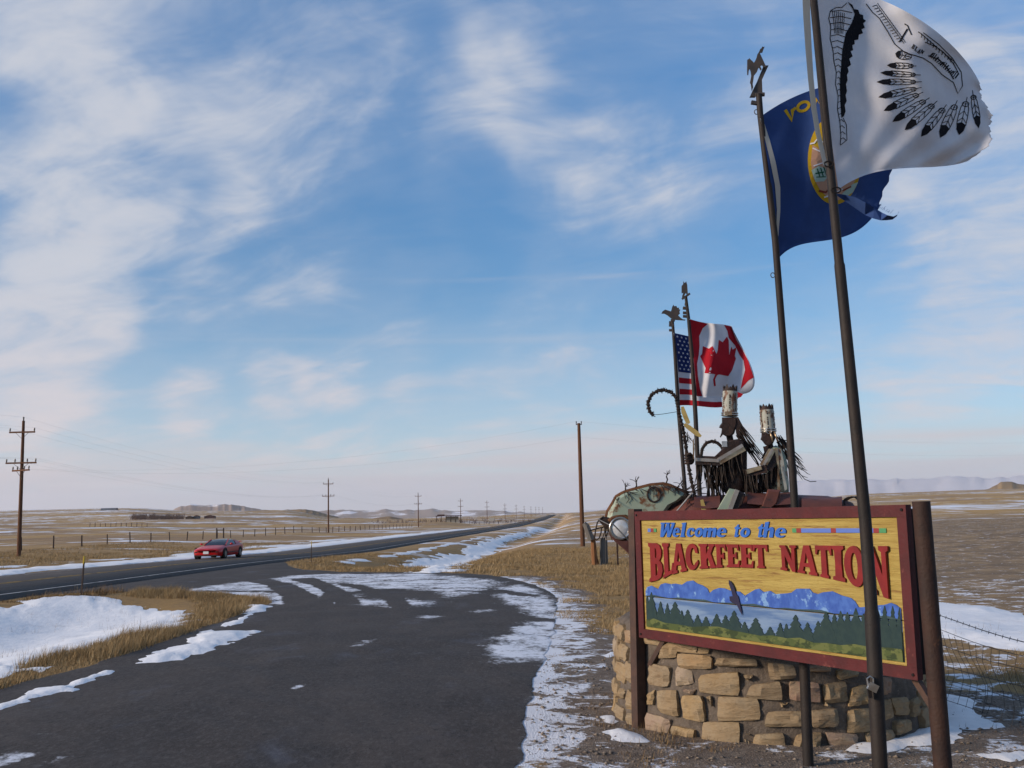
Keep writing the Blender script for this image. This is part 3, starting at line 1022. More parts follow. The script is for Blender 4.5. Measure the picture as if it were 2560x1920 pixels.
trees = [(376, 585, 745, 30), (402, 565, 745, 44), (455, 620, 745, 34), (495, 630, 750, 28), (540, 622, 768, 60), (580, 672, 770, 26), (615, 668, 772, 42), (673, 697, 778, 32), (722, 708, 782, 36), (785, 692, 788, 44), (838, 700, 792, 38), (888, 673, 802, 58), (950, 738, 810, 30),
         (1015, 716, 822, 56), (1100, 768, 835, 42), (1160, 745, 842, 34), (1195, 750, 845, 32), (1250, 698, 850, 62), (1320, 743, 855, 46), (1382, 735, 860, 44), (1430, 678, 866, 66), (1478, 692, 866, 50), (1515, 675, 872, 52), (1555, 682, 876, 52), (1605, 658, 882, 60), (1650, 690, 885, 50), (1690, 676, 888, 52),
         (1735, 668, 890, 48), (1775, 645, 895, 54), (1822, 646, 898, 46), (1862, 655, 900, 34)]
fp = [(XL, VB)] + [(XR, VB)]
ft = []
for (tx, ty, tb, hw) in trees:
    ft.append(z1(tx, (ty + tb) / 2 + 22))
ft = [(min(max(u, XL + 0.002), XR - 0.002), v) for u, v in ft]
MB().prism(fp + [(XR, ft[-1][1])] + ft[::-1] + [(XL, ft[0][1])], off(0.0052), 0.003).build('forest_relief', M_PINE, lower)
for (tx, ty, tb, hw) in trees:
    k = []
    for i, (f, wd) in enumerate(((0, 0.02), (0.16, 0.26), (0.20, 0.17), (0.40, 0.52), (0.44, 0.40), (0.66, 0.80), (0.70, 0.66), (1.0, 1.0))):
        k.append((ty + (tb - ty) * f, wd * hw * (0.9 + 0.2 * random.random())))
    pts = [z1(tx - w_, y_) for y_, w_ in k] + [z1(tx + w_, y_) for y_, w_ in k[::-1]]
    pts = [(min(max(u, XL + 0.003), XR - 0.003), v) for u, v in pts]
    MB().prism(pts, off(0.0084 + random.random() * 0.002), 0.003).build('painted_pine', M_PINE, lower)
mw = [(358, 742), (420, 752), (480, 770), (560, 778), (640, 790), (720, 792), (800, 800), (880, 815), (960, 830), (1040, 838), (1120, 850), (1200, 862), (1280, 866), (1360, 880), (1440, 890), (1520, 898), (1600, 905), (1700, 915), (1800, 925), (1890, 930)]
mp2 = [z1(x, y - 26 + 10 * math.sin(x * 0.05) * math.sin(x * 0.013)) for x, y in mw]
mp2 = [(min(max(u, XL + 0.004), XR - 0.004), v) for u, v in mp2]
MB().prism([(XL + 0.004, VB + 0.001), (XR - 0.004, VB + 0.001)] + mp2[::-1], off(0.0142), 0.003).build('meadow_relief', M_MEADOW, lower)
eg = [(862, 492), (880, 510), (893, 535), (905, 575), (918, 590), (925, 620), (935, 660), (942, 702), (925, 672), (910, 640), (890, 632), (868, 615), (866, 590), (885, 588), (875, 550), (862, 515)]
MB().prism([z1(*p) for p in eg], off(0.0165), 0.004).build('eagle', M_EAGLE, sign)

# ---- lettering
GL = {
    'I': [[(0, 0), (1, 0), (1, .09), (.8, .13), (.76, .5), (.8, .87), (1, .91), (1, 1), (0, 1), (0, .91), (.2, .87), (.24, .5), (.2, .13), (0, .09)]],
    'T': [[(.24, 0), (.76, 0), (.76, .07), (.67, .11), (.65, .86), (.84, .86), (.92, .70), (1, .72), (1, 1), (0, 1), (0, .72), (.08, .70), (.16, .86), (.35, .86), (.33, .11), (.24, .07)]],
    'L': [[(0, 0), (1, .04), (1, .36), (.92, .36), (.82, .16), (.54, .13), (.52, .88), (.64, .92), (.64, 1), (0, 1), (0, .92), (.12, .88), (.14, .12), (0, .08)]],
    'E': [[(0, 0), (.95, 0), (1, .3), (.92, .3), (.82, .14), (.5, .14), (.5, .44), (.66, .44), (.7, .36), (.78, .36), (.78, .66), (.7, .66), (.66, .57), (.5, .57), (.5, .86), (.8, .86), (.88, .72), (.96, .72), (.94, 1), (0, 1), (0, .92), (.12, .88), (.12, .12), (0, .08)]],
    'F': [[(0, 0), (.62, 0), (.62, .08), (.5, .12), (.5, .42), (.66, .42), (.7, .34), (.78, .34), (.78, .64), (.7, .64), (.66, .55), (.5, .55), (.5, .86), (.8, .86), (.9, .7), (.98, .7), (.95, 1), (0, 1), (0, .92), (.12, .88), (.12, .12), (0, .08)]],
    'A': [[(0, 0), (.38, 0), (.38, .08), (.29, .1), (.33, .25), (.62, .25), (.66, .1), (.58, .08), (.58, 0), (1, 0), (1, .08), (.93, .12), (.66, 1), (.36, 1), (.07, .12), (0, .08)], [(.38, .38), (.58, .38), (.48, .76)]],
    'K': [[(0, 0), (.55, 0), (.55, .08), (.46, .12), (.46, .36), (.54, .44), (.68, .12), (.62, .08), (.62, 0), (1, 0), (1, .08), (.95, .12), (.74, .6), (.9, .88), (.98, .92), (.98, 1), (.6, 1), (.6, .92), (.66, .88), (.46, .58), (.46, .88), (.55, .92), (.55, 1), (0, 1), (0, .92), (.1, .88), (.1, .12), (0, .08)]],
    'N': [[(0, 0), (.4, 0), (.4, .08), (.31, .12), (.30, .6), (.7, 0), (.9, 0), (.9, .88), (1, .92), (1, 1), (.6, 1), (.6, .92), (.71, .88), (.71, .42), (.34, 1), (0, 1), (0, .92), (.1, .88), (.1, .12), (0, .08)]],
    'B': [[(0, 0), (.6, 0), (.87, .06), (1, .22), (.96, .4), (.78, .52), (.92, .63), (.95, .8), (.82, .94), (.58, 1), (0, 1), (0, .92), (.12, .88), (.12, .12), (0, .08)], [(.48, .12), (.6, .15), (.64, .28), (.6, .42), (.48, .45)], [(.48, .59), (.57, .61), (.6, .72), (.57, .84), (.48, .87)]],
    'M': [[(0, 0), (.22, 0), (.24, .6), (.42, .1), (.56, .1), (.76, .6), (.76, 0), (1, 0), (1, 1), (.74, 1), (.5, .45), (.26, 1), (0, 1)]],
    'e': [[(1, .45), (.37, .45), (.42, .26), (.6, .17), (.85, .23), (.97, .2), (.8, .04), (.5, 0), (.2, .06), (.03, .25), (0, .5), (.06, .78), (.25, .96), (.52, 1), (.8, .92), (.97, .72)], [(.37, .6), (.66, .6), (.66, .75), (.55, .86), (.43, .8)]],
    'c': [[(.95, .25), (.75, .05), (.48, 0), (.2, .06), (.03, .28), (0, .5), (.06, .78), (.25, .96), (.55, 1), (.85, .92), (.97, .78), (.93, .62), (.75, .58), (.62, .68), (.6, .84), (.45, .8), (.37, .6), (.37, .4), (.45, .22), (.6, .17), (.78, .22), (.9, .33)]],
    'l': [[(.2, 0), (.9, 0), (.9, .09), (.76, .1), (.76, 1), (.1, .96), (.1, .88), (.26, .87), (.26, .1), (.2, .09)]],
    'm': [[(0, 0), (.26, 0), (.26, .6), (.33, .72), (.38, .68), (.38, 0), (.62, 0), (.62, .62), (.69, .72), (.74, .68), (.74, 0), (1, 0), (1, .8), (.92, .98), (.78, 1), (.66, .86), (.56, 1), (.42, 1), (.3, .86), (.26, .98), (0, .95)]],
    'h': [[(0, 0), (.36, 0), (.36, .36), (.44, .46), (.56, .46), (.62, .38), (.62, 0), (1, 0), (1, .45), (.92, .60), (.74, .66), (.54, .62), (.38, .52), (.38, 1), (0, .96)]],
    't': [[(.25, .04), (.5, 0), (.85, .06), (.95, .2), (.75, .16), (.68, .22), (.68, .64), (.95, .64), (.95, .77), (.68, .77), (.68, 1), (.5, 1), (.35, .86), (.1, .76), (.1, .64), (.28, .64), (.28, .2)]],
    'W': [[(.12, 0), (.34, 0), (.52, .5), (.6, 0), (.82, 0), (1, .9), (1, 1), (.72, 1), (.72, .9), (.8, .9), (.74, .38), (.62, .9), (.66, 1), (.36, 1), (.36, .9), (.44, .9), (.30, .34), (.27, .9), (.34, 1), (0, 1), (0, .9), (.06, .9)]],
}


def ell(cx, cy_, rx, ry, n=24):
    return [(cx + rx * math.cos(2 * math.pi * i / n), cy_ + ry * math.sin(2 * math.pi * i / n)) for i in range(n)]


GL['O'] = [ell(.5, .5, .5, .5), ell(.5, .5, .17, .33)]
GL['o'] = [ell(.5, .5, .5, .5), ell(.5, .5, .15, .27, 14)]
co = [(.5 + .5 * math.cos(math.radians(a)), .5 + .5 * math.sin(math.radians(a))) for a in range(42, 331, 12)]
ci = [(.56 + .20 * math.cos(math.radians(a)), .5 + .34 * math.sin(math.radians(a))) for a in range(310, 49, -14)]
GL['C'] = [co + [(.90, .36)] + ci + [(.74, .64), (.92, .62)]]


def dens(loop, n):
    out = []
    for i in range(len(loop)):
        a, b_ = loop[i], loop[(i + 1) % len(loop)]
        L_ = math.hypot(b_[0] - a[0], b_[1] - a[1])
        k = max(1, int(L_ / n))
        out += [(a[0] + (b_[0] - a[0]) * j / k, a[1] + (b_[1] - a[1]) * j / k) for j in range(k)]
    return out


yb_x = [385, 465, 530, 600, 680, 775, 840, 920, 1000, 1085, 1165, 1260, 1370, 1460, 1535, 1650, 1800]
yb_y = [506, 486, 456, 441, 429, 422, 419, 419, 423, 425, 433, 449, 470, 490, 507, 557, 608]
for ch, x0, x1 in (('B', 385, 465), ('L', 467, 527), ('A', 519, 606), ('C', 602, 682), ('K', 682, 776), ('F', 778, 842), ('E', 843, 920), ('E', 921, 1001), ('T', 1000, 1086),
                   ('N', 1163, 1260), ('A', 1257, 1372), ('T', 1367, 1462), ('I', 1464, 1534), ('O', 1533, 1650), ('N', 1662, 1800)):
    loops = []
    for l in GL[ch]:
        lo_ = []
        for gx, gy in dens(l, 0.25):
            xt = x0 + (x1 - x0) * gx
            yt = np.interp(xt, [385, 1085, 1165, 1800], [276, 287, 289, 294])
            u, vt = z1(xt, yt)
            # foot of the letter on the arched base line, straight below on the sign
            xb = xt + 0.045 * 200
            vb = z1(xb, float(np.interp(xt, yb_x, yb_y)))[1]
            lo_.append((u, vb + (vt - vb) * gy))
        loops.append(lo_)
    MB().prism2(loops, off(0.0005 if ch != 'N' else 0.0105), 0.018).build('letter', M_LETR, sign)
for ch, x0, x1, yt, yb in (('W', 1651, 1686, 1306.5, 1342.5), ('e', 1684, 1701, 1319, 1342.5), ('l', 1702, 1718, 1306, 1342.5), ('c', 1719, 1738, 1319, 1342.5), ('o', 1739, 1759, 1319, 1342.7), ('m', 1760, 1792, 1319, 1342.8),
                           ('e', 1794, 1818, 1319, 1343), ('t', 1836, 1852, 1311, 1343), ('o', 1853, 1877, 1319, 1343.3), ('t', 1895, 1912, 1310, 1343.5), ('h', 1912, 1937, 1304, 1343.5), ('e', 1940, 1967, 1319, 1344)):
    loops = []
    for l in GL[ch]:
        lo_ = []
        for gx, gy in l:
            lo_.append(s_px(x0 + (x1 - x0) * gx + (gy - 0.4) * 0.16 * (yb - yt), yb + (yt - yb) * gy))
        loops.append(lo_)
    MB().prism2(loops, off(0.0005), 0.012).build('letter', M_LETB, sign)
for x0, x1, mm in ((378, 395, M_BARB), (395.6, 412, M_BARR), (412.6, 428, M_BARG), (1228, 1252, M_BARG), (1252.6, 1280, M_BARR), (1280.6, 1455, M_BARB), (1455.6, 1485, M_BARR), (1485.6, 1705, M_BARB), (1705.6, 1738, M_BARR), (1738.6, 1780, M_BARG)):
    a, b_ = z1(x0, 190), z1(x1, 188)
    vv_ = 0.5 * (z1(1300, 188)[1] + z1(400, 193)[1])
    vh = z1(1300, 188)[1] - z1(1300, 213)[1]
    MB().prism([(a[0], vv_ - vh), (b_[0], vv_ - vh), (b_[0], vv_), (a[0], vv_)], off(0.0005), 0.007).build('colour_bar', mm, sign)

# ---- posts and braces
pL = P(1598, 1600, 10.33)
MB().bar((pL.x - 0.04, pL.y, -0.3), (pL.x + 0.008, pL.y, 2.14), 0.10, 0.10, up=SU_).build('post', M_STEEL, sign)
pR = P(2325, 1500, 7.22)
MB().tube([(pR.x + 0.01, pR.y, -0.3), (pR.x, pR.y, 1.0), (pR.x - 0.012, pR.y, 2.135)], 0.060, 20).build('post', M_RUSTPOST, sign, smooth='auto')
a, b_ = z1(352, 975), z1(432, 850)
MB().bar(fr_sign(a[0] - 0.02, a[1] - 0.05, -0.09), fr_sign(b_[0] + 0.02, b_[1] + 0.02, -0.09), 0.05, 0.05, up=SN).build('brace', M_STEEL, sign)
a, b_ = z1(2040, 1320), z1(1890, 1080)
MB().bar(fr_sign(a[0], a[1], -0.10), fr_sign(b_[0], b_[1], -0.10), 0.045, 0.045, up=SN).build('brace', M_STEEL, sign)
for (bx_, by_) in ((0.035, SH - 0.035), (SL - 0.035, SH - 0.035), (0.035, 0.035), (SL - 0.035, 0.035)):
    MB().tube([fr_sign(bx_, by_, 0.019), fr_sign(bx_, by_, 0.028)], 0.011, 8).build('bolt', M_DARK, sign)


# ------------------------------------------------------------------ stone base
PC = Vector((2.55, 11.05, 0))
PR0, PR1, PH = 1.56, 1.50, 1.03
M_MORTAR = mat('rough_mortar', (0.135, 0.108, 0.086), (0.085, 0.068, 0.055), rough=0.95, scale=9, bump=1.0, bscale=28, c3=(0.19, 0.155, 0.125), lo3=0.58, hi3=0.7, scale3=30)


def stone_mat():
    m = bpy.data.materials.new('sandstone')
    m.use_nodes = True
    t = NT(m.node_tree)
    b = t.N['Principled BSDF']
    b.inputs['Roughness'].default_value = 0.9
    b.inputs['Specular IOR Level'].default_value = 0.15
    oi = t.node('ShaderNodeObjectInfo').outputs['Random']
    tcn = t.node('ShaderNodeTexCoord').outputs['Object']
    rmp = t.node('ShaderNodeValToRGB')
    el = rmp.color_ramp.elements
    el[0].position = 0.0
    el[0].color = (0.25, 0.175, 0.10, 1)
    el[1].position = 1.0
    el[1].color = (0.33, 0.27, 0.20, 1)
    for p_, c_ in ((0.25, (0.30, 0.215, 0.125)), (0.5, (0.23, 0.17, 0.11)), (0.7, (0.33, 0.225, 0.115)), (0.9, (0.28, 0.18, 0.135))):
        e = el.new(p_)
        e.color = (*c_, 1)
    t.put(rmp.inputs[0], oi)
    off_ = t.v('ADD', tcn, t.xyz(t.m('MULTIPLY', oi, 40), 0.0, 0.0))
    n1 = t.noise(off_, 7, 6, 0.6, 0.3)
    n2 = t.noise(t.v('MULTIPLY', off_, (1, 1, 4)), 9, 7, 0.65)
    cc = t.mix(t.ss(n1, 0.40, 0.7, 0, 0.65), rmp.outputs[0], (0.33, 0.26, 0.17))
    cc = t.mix(t.ss(t.noise(off_, 3.5, 5, 0.7), 0.5, 0.75, 0, 0.7), cc, (0.19, 0.145, 0.10))
    cc = t.mix(t.ss(n2, 0.52, 0.74, 0, 0.6), cc, (0.13, 0.075, 0.038))
    t.put(b.inputs['Base Color'], cc)
    bn = t.node('ShaderNodeBump')
    bn.inputs['Strength'].default_value = 0.9
    bn.inputs['Distance'].default_value = 0.03
    t.put(bn.inputs['Height'], n2)
    t.L.new(bn.outputs[0], b.inputs['Normal'])
    return m


M_STONE = stone_mat()
plinth = thing('stone_plinth', PC, 'round sandstone and mortar base behind the sign, carrying the metal horse', 'stone base')
core = MB()
nc = 96
rings = [(PR0 - 0.026, -0.2), (PR0 - 0.028, 0.0), (PR0 - 0.04, 0.35), (PR1 - 0.014, 0.75), (PR1 - 0.02, PH - 0.03), (PR1 - 0.10, PH + 0.02), (0.6, PH + 0.05), (0.0, PH + 0.05)]
vv = []
for r_, z_ in rings:
    for j in range(nc):
        a = 2 * math.pi * j / nc
        rj = r_ + (0.022 * math.sin(j * 5.3 + z_ * 9) * math.sin(j * 1.7 - z_ * 14) if r_ > 0.5 else 0)
        vv.append(PC + Vector((rj * math.cos(a), rj * math.sin(a), z_)))
core.add(vv, [(i * nc + j, i * nc + (j + 1) % nc, (i + 1) * nc + (j + 1) % nc, (i + 1) * nc + j) for i in range(len(rings) - 1) for j in range(nc)])
core.build('mortar', M_MORTAR, plinth, smooth=True)
rs = random.Random(41)


def stone(a0, a1, z0, z1_, proud):
    nx, nz = 5, 4
    am, zm = (a0 + a1) / 2, (z0 + z1_) / 2
    R_ = PR0 + (PR1 - PR0) * zm / PH
    ctr_ = PC + Vector((R_ * math.cos(am), R_ * math.sin(am), zm))
    k = [[rs.uniform(-1, 1) for _ in range(3)] for _ in range(4)]
    vv_, ff_ = [], []
    for row in range(2):                       # 0 = buried back ring, 1 = face
        for j in range(nz + 1):
            for i in range(nx + 1):
                fu, fv = i / nx, j / nz
                w00 = (1 - fu) * (1 - fv), fu * (1 - fv), (1 - fu) * fv, fu * fv
                ja = sum(w * q[0] for w, q in zip(w00, k)) * 0.03
                jz = sum(w * q[1] for w, q in zip(w00, k)) * 0.028
                eu, ev = abs(2 * fu - 1), abs(2 * fv - 1)
                edge = max(eu, ev)
                rnd = 0.0
                if eu == 1 and ev == 1:
                    rnd = 0.06
                aa = a0 + (a1 - a0) * fu + (am - (a0 + (a1 - a0) * fu)) * rnd
                zz = z0 + (z1_ - z0) * fv + (zm - (z0 + (z1_ - z0) * fv)) * rnd
                if row:
                    dp = proud - (0.02 if edge == 1 else 0.0) + rs.uniform(-0.016, 0.016)
                else:
                    dp = -0.10
                Rz = PR0 + (PR1 - PR0) * zz / PH
                q = PC + Vector(((Rz + dp) * math.cos(aa), (Rz + dp) * math.sin(aa), zz + jz))
                q += Vector((-math.sin(aa), math.cos(aa), 0)) * ja
                vv_.append(q - ctr_)
    n1 = (nx + 1) * (nz + 1)
    for j in range(nz):
        for i in range(nx):
            a = n1 + j * (nx + 1) + i
            ff_.append((a, a + 1, a + nx + 2, a + nx + 1))
    per = [(i, 0) for i in range(nx)] + [(nx, j) for j in range(nz)] + [(i, nz) for i in range(nx, 0, -1)] + [(0, j) for j in range(nz, 0, -1)]
    for q in range(len(per)):
        a = per[q][1] * (nx + 1) + per[q][0]
        b2 = per[(q + 1) % len(per)][1] * (nx + 1) + per[(q + 1) % len(per)][0]
        ff_.append((a, b2, b2 + n1, a + n1))
    me = bpy.data.meshes.new('stone')
    me.from_pydata(vv_, [], ff_)
    me.polygons.foreach_set('use_smooth', [True] * len(ff_))
    me.set_sharp_from_angle(angle=math.radians(28))
    me.materials.append(M_STONE)
    ob = bpy.data.objects.new('stone', me)
    ob.location = ctr_ - PC
    ob.parent = plinth
    col.objects.link(ob)




def cyl_px(x, y):
    """photo pixel -> (angle, height) on the face of the stone drum"""
    d = ray_dir(x, y)
    k = PR0 + 0.01
    ox, oy = -PC.x, -PC.y
    A_ = d.x ** 2 + d.y ** 2
    B_ = 2 * (ox * d.x + oy * d.y)
    disc = B_ * B_ - 4 * A_ * (ox * ox + oy * oy - k * k)
    if disc < 0:
        return None
    t_ = (-B_ - math.sqrt(disc)) / (2 * A_)
    return math.atan2(oy + d.y * t_, ox + d.x * t_), EYE + d.z * t_


FACE = [(415, 865, 530, 960), (540, 862, 660, 908), (527, 915, 738, 1028), (760, 948, 1013, 1028), (1072, 980, 1262, 1085), (1300, 988, 1480, 1058), (1500, 1005, 1635, 1070), (232, 992, 312, 1115), (362, 985, 490, 1118), (512, 1018, 627, 1124), (657, 1040, 922, 1168),
        (935, 1052, 1018, 1092), (957, 1105, 1158, 1202), (1205, 1102, 1388, 1215), (1422, 1095, 1560, 1218), (1570, 1128, 1690, 1232), (1745, 1060, 1825, 1160), (245, 1150, 312, 1262), (355, 1145, 415, 1245), (422, 1148, 555, 1290), (565, 1172, 705, 1320), (712, 1192, 765, 1255),
        (772, 1192, 1048, 1332), (1057, 1250, 1320, 1368), (1330, 1250, 1518, 1366), (1552, 1262, 1720, 1385), (1745, 1200, 1822, 1325), (1830, 1175, 1932, 1300), (1936, 1185, 1980, 1285), (245, 1272, 345, 1400), (355, 1285, 500, 1430), (505, 1355, 650, 1458), (692, 1335, 930, 1500),
        (938, 1380, 980, 1425), (942, 1438, 982, 1500), (990, 1388, 1205, 1505), (1228, 1390, 1400, 1502), (1435, 1395, 1640, 1488), (1662, 1385, 1830, 1455), (1835, 1315, 1925, 1405), (1700, 1075, 1740, 1150), (560, 1130, 640, 1165), (1165, 1210, 1200, 1245), (1400, 1225, 1450, 1245)]
a_lo, a_hi = 9, -9
for (x0, y0, x1, y1) in FACE:
    xm, ym = (x0 + x1) / 2, (y0 + y1) / 2
    L0 = cyl_px(1460 + x0 * .425, 1240 + ym * .425)
    L1 = cyl_px(1460 + x1 * .425, 1240 + ym * .425)
    T0 = cyl_px(1460 + xm * .425, 1240 + y0 * .425)
    T1 = cyl_px(1460 + xm * .425, 1240 + y1 * .425)
    if None in (L0, L1, T0, T1):
        continue
    aa, ab = sorted((L0[0], L1[0]))
    if ab - aa > 1:
        continue
    a_lo, a_hi = min(a_lo, aa), max(a_hi, ab)
    stone(aa + 0.008, ab - 0.008, max(T1[1] + 0.008, 0.0), T0[1] - 0.008, rs.uniform(0.018, 0.045))


def course(z0, hh, a, end):
    while a < end - 0.05:
        w_ = rs.choice([0.16, 0.24, 0.30, 0.34, 0.38, 0.44]) * rs.uniform(0.9, 1.1)
        da = min(w_ / PR0, end - a)
        if end - a - da < 0.10:
            da = end - a
        g_ = rs.uniform(0.012, 0.028)
        stone(a + g_, a + da - g_, z0 + rs.uniform(-0.012, 0.018), z0 + hh + rs.uniform(-0.03, 0.012), rs.uniform(0.015, 0.045))
        a += da


zc = 0.005
for hh in (0.20, 0.165, 0.19, 0.18):
    course(zc, hh, a_hi + 0.01, math.pi * 0.25)
    course(zc, hh, -math.pi * 1.25, a_lo - 0.01)
    zc += hh + 0.024
course(zc, 0.15, -math.pi * 1.25, math.pi * 0.25)


# ------------------------------------------------------------------ flagpoles and flags
M_POLE = mat('dark_bronze_pole', (0.013, 0.010, 0.009), (0.022, 0.015, 0.012), rough=0.65, scale=5, bump=0.2, bscale=60, c3=(0.05, 0.028, 0.018), lo3=0.62, hi3=0.75, scale3=7, spec=0.3)
M_CUT = mat('cut_steel_plate', (0.035, 0.032, 0.032), (0.06, 0.045, 0.036), rough=0.6, scale=9, spec=0.4)
M_CHROME = mat('dull_chrome', (0.55, 0.54, 0.52), (0.38, 0.33, 0.27), rough=0.28, metal=0.9, scale=9)


def cloth(name, c, c2=None, scale=3.0):
    if name in MATS:
        return MATS[name]
    m = mat(name, c, c2, rough=0.85, scale=scale, bump=0.12, bscale=9, spec=0.15)
    t = NT(m.node_tree)
    b = t.N['Principled BSDF']
    out = t.N['Material Output']
    tr = t.node('ShaderNodeBsdfTranslucent')
    src = b.inputs['Base Color']
    if src.is_linked:
        t.L.new(src.links[0].from_socket, tr.inputs['Color'])
    else:
        tr.inputs['Color'].default_value = src.default_value
    mx = t.node('ShaderNodeMixShader')
    mx.inputs[0].default_value = 0.22
    t.L.new(b.outputs[0], mx.inputs[1])
    t.L.new(tr.outputs[0], mx.inputs[2])
    t.L.new(mx.outputs[0], out.inputs['Surface'])
    return m


M_FWHITE = cloth('white_flag_cloth', (0.74, 0.74, 0.77), (0.65, 0.65, 0.69))
M_FCREAM = cloth('cream_canvas', (0.58, 0.53, 0.45))
M_FBLUE = cloth('navy_flag_cloth', (0.040, 0.082, 0.235), (0.032, 0.066, 0.195))
M_FRED = cloth('red_flag_cloth', (0.50, 0.018, 0.030), (0.42, 0.014, 0.026))
M_FUSBLUE = cloth('star_field_blue', (0.018, 0.032, 0.135))
M_FBLACK = cloth('black_print', (0.012, 0.012, 0.016))
M_FGOLD = cloth('gold_print', (0.58, 0.36, 0.02), (0.50, 0.30, 0.02))
M_FPEACH = cloth('peach_print', (0.52, 0.30, 0.20))
M_FTEAL = cloth('pale_teal_print', (0.36, 0.50, 0.44))
M_FDKGREEN = cloth('dark_green_print', (0.02, 0.10, 0.055))
M_FBROWN = cloth('brown_print', (0.22, 0.05, 0.03))


def Pn(x, y, Y):
    R_ = np.array(CAM_R)
    d = np.stack([(x - 1280) / FPX, -(y - 960) / FPX, -np.ones_like(x)], -1) @ R_.T
    return np.array([0, 0, EYE]) + d * (Y / d[..., 1])[..., None]


class Cloth:
    """a waving flag: 4x4 net of corner positions on the photograph plus its own folds in depth"""
    def __init__(s, net, ox, oy, k, Y0, folds):
        s.C = np.array(net, float)             # [v][u][2]
        s.ox, s.oy, s.k, s.Y0, s.folds = ox, oy, k, Y0, folds

    @staticmethod
    def L(t):
        n = [0, 1 / 3, 2 / 3, 1]
        out = []
        for i in range(4):
            p = np.ones_like(t)
            for j in range(4):
                if j != i:
                    p = p * (t - n[j]) / (n[i] - n[j])
            out.append(p)
        return np.stack(out, -1)

    def zpx(s, u, v):
        return np.einsum('...j,...i,jic->...c', s.L(v), s.L(u), s.C)

    def S(s, u, v):
        q = s.zpx(u, v)
        return Pn(s.ox + q[..., 0] * s.k, s.oy + q[..., 1] * s.k, s.Y0 + s.folds(u, v))

    def N(s, u, v):
        e = 1e-3
        a = s.S(u + e, v) - s.S(u - e, v)
        b = s.S(u, v + e) - s.S(u, v - e)
        n = np.cross(b, a)
        n /= np.linalg.norm(n, axis=-1, keepdims=True) + 1e-12
        return np.where(n[..., 1:2] > 0, -n, n)

    def inv(s, P_):
        P_ = np.asarray(P_, float)
        g = np.linspace(0, 1, 17)
        gu, gv = np.meshgrid(g, g)
        gq = s.zpx(gu.ravel(), gv.ravel())
        i = ((P_[:, None, :] - gq[None]) ** 2).sum(-1).argmin(1)
        u, v = gu.ravel()[i].copy(), gv.ravel()[i].copy()
        for _ in range(8):
            e = 1e-4
            q = s.zpx(u, v)
            du = (s.zpx(u + e, v) - q) / e
            dv = (s.zpx(u, v + e) - q) / e
            r = P_ - q
            det = du[:, 0] * dv[:, 1] - du[:, 1] * dv[:, 0]
            det = np.where(np.abs(det) < 1e-6, 1e-6, det)
            u = np.clip(u + np.clip((r[:, 0] * dv[:, 1] - r[:, 1] * dv[:, 0]) / det, -0.3, 0.3), -0.05, 1.05)
            v = np.clip(v + np.clip((du[:, 0] * r[:, 1] - du[:, 1] * r[:, 0]) / det, -0.3, 0.3), -0.05, 1.05)
        return u, v

    def sheet(s, name, m, parent, nu=48, nv=36, rag=None):
        g = np.linspace(0, 1, nu + 1)
        h = np.linspace(0, 1, nv + 1)
        gu, gv = np.meshgrid(g, h)
        gu2 = gu if rag is None else gu * (1 + rag(gv) * gu ** 6)
        top = s.S(gu2, gv)
        n = s.N(gu2, gv)
        mb = MB()
        for sg in (0.0012, -0.0012):
            vs_ = (top + n * sg).reshape(-1, 3)
            fs = [(j * (nu + 1) + i, j * (nu + 1) + i + 1, (j + 1) * (nu + 1) + i + 1, (j + 1) * (nu + 1) + i) for j in range(nv) for i in range(nu)]
            if sg > 0:
                fs = [f[::-1] for f in fs]
            mb.add([Vector(q) for q in vs_], fs)
        o2 = (nu + 1) * (nv + 1)
        per = [j * (nu + 1) + nu for j in range(nv + 1)]
        for a, b in zip(per[:-1], per[1:]):
            mb.f.append((a, b, b + o2, a + o2))
            mb.mi.append(0)
        per = [nv * (nu + 1) + i for i in range(nu + 1)]
        for a, b in zip(per[:-1], per[1:]):
            mb.f.append((a, b, b + o2, a + o2))
            mb.mi.append(0)
        return mb.build(name, m, parent, smooth=True)

    def decal(s, name, polys, m, parent, lift=0.004, size=40, uv=False, back=True):
        """printed shapes, each a list of loops (outline, holes) in the zoomed pixel frame"""
        from mathutils.geometry import tessellate_polygon
        mb = MB()
        for loops in polys:
            if loops and isinstance(loops[0][0], (int, float)):
                loops = [loops]
            flat = [p for l in loops for p in l]
            tri = [tuple(t) for t in tessellate_polygon([[Vector((a, b, 0)) for a, b in l] for l in loops])]
            pts = [tuple(p) for p in flat]
            mid = {}
            for _ in range(14):
                out, did = [], False
                for t in tri:
                    e = [(math.dist(pts[t[i]], pts[t[(i + 1) % 3]]), i) for i in range(3)]
                    l_, i = max(e)
                    if l_ <= size:
                        out.append(t)
                        continue
                    did = True
                    a, b, c = t[i], t[(i + 1) % 3], t[(i + 2) % 3]
                    k = (min(a, b), max(a, b))
                    if k not in mid:
                        mid[k] = len(pts)
                        pts.append(((pts[a][0] + pts[b][0]) / 2, (pts[a][1] + pts[b][1]) / 2))
                    out += [(a, mid[k], c), (mid[k], b, c)]
                tri = out
                if not did:
                    break
            A = np.array(pts, float)
            u, v = (A[:, 0], A[:, 1]) if uv else s.inv(A)
            S_, n = s.S(u, v), s.N(u, v)
            for sg in ((1, -1) if back else (1,)):
                mb.add([Vector(q) for q in S_ + n * lift * sg], tri)
        return mb.build(name, m, parent, smooth=False)


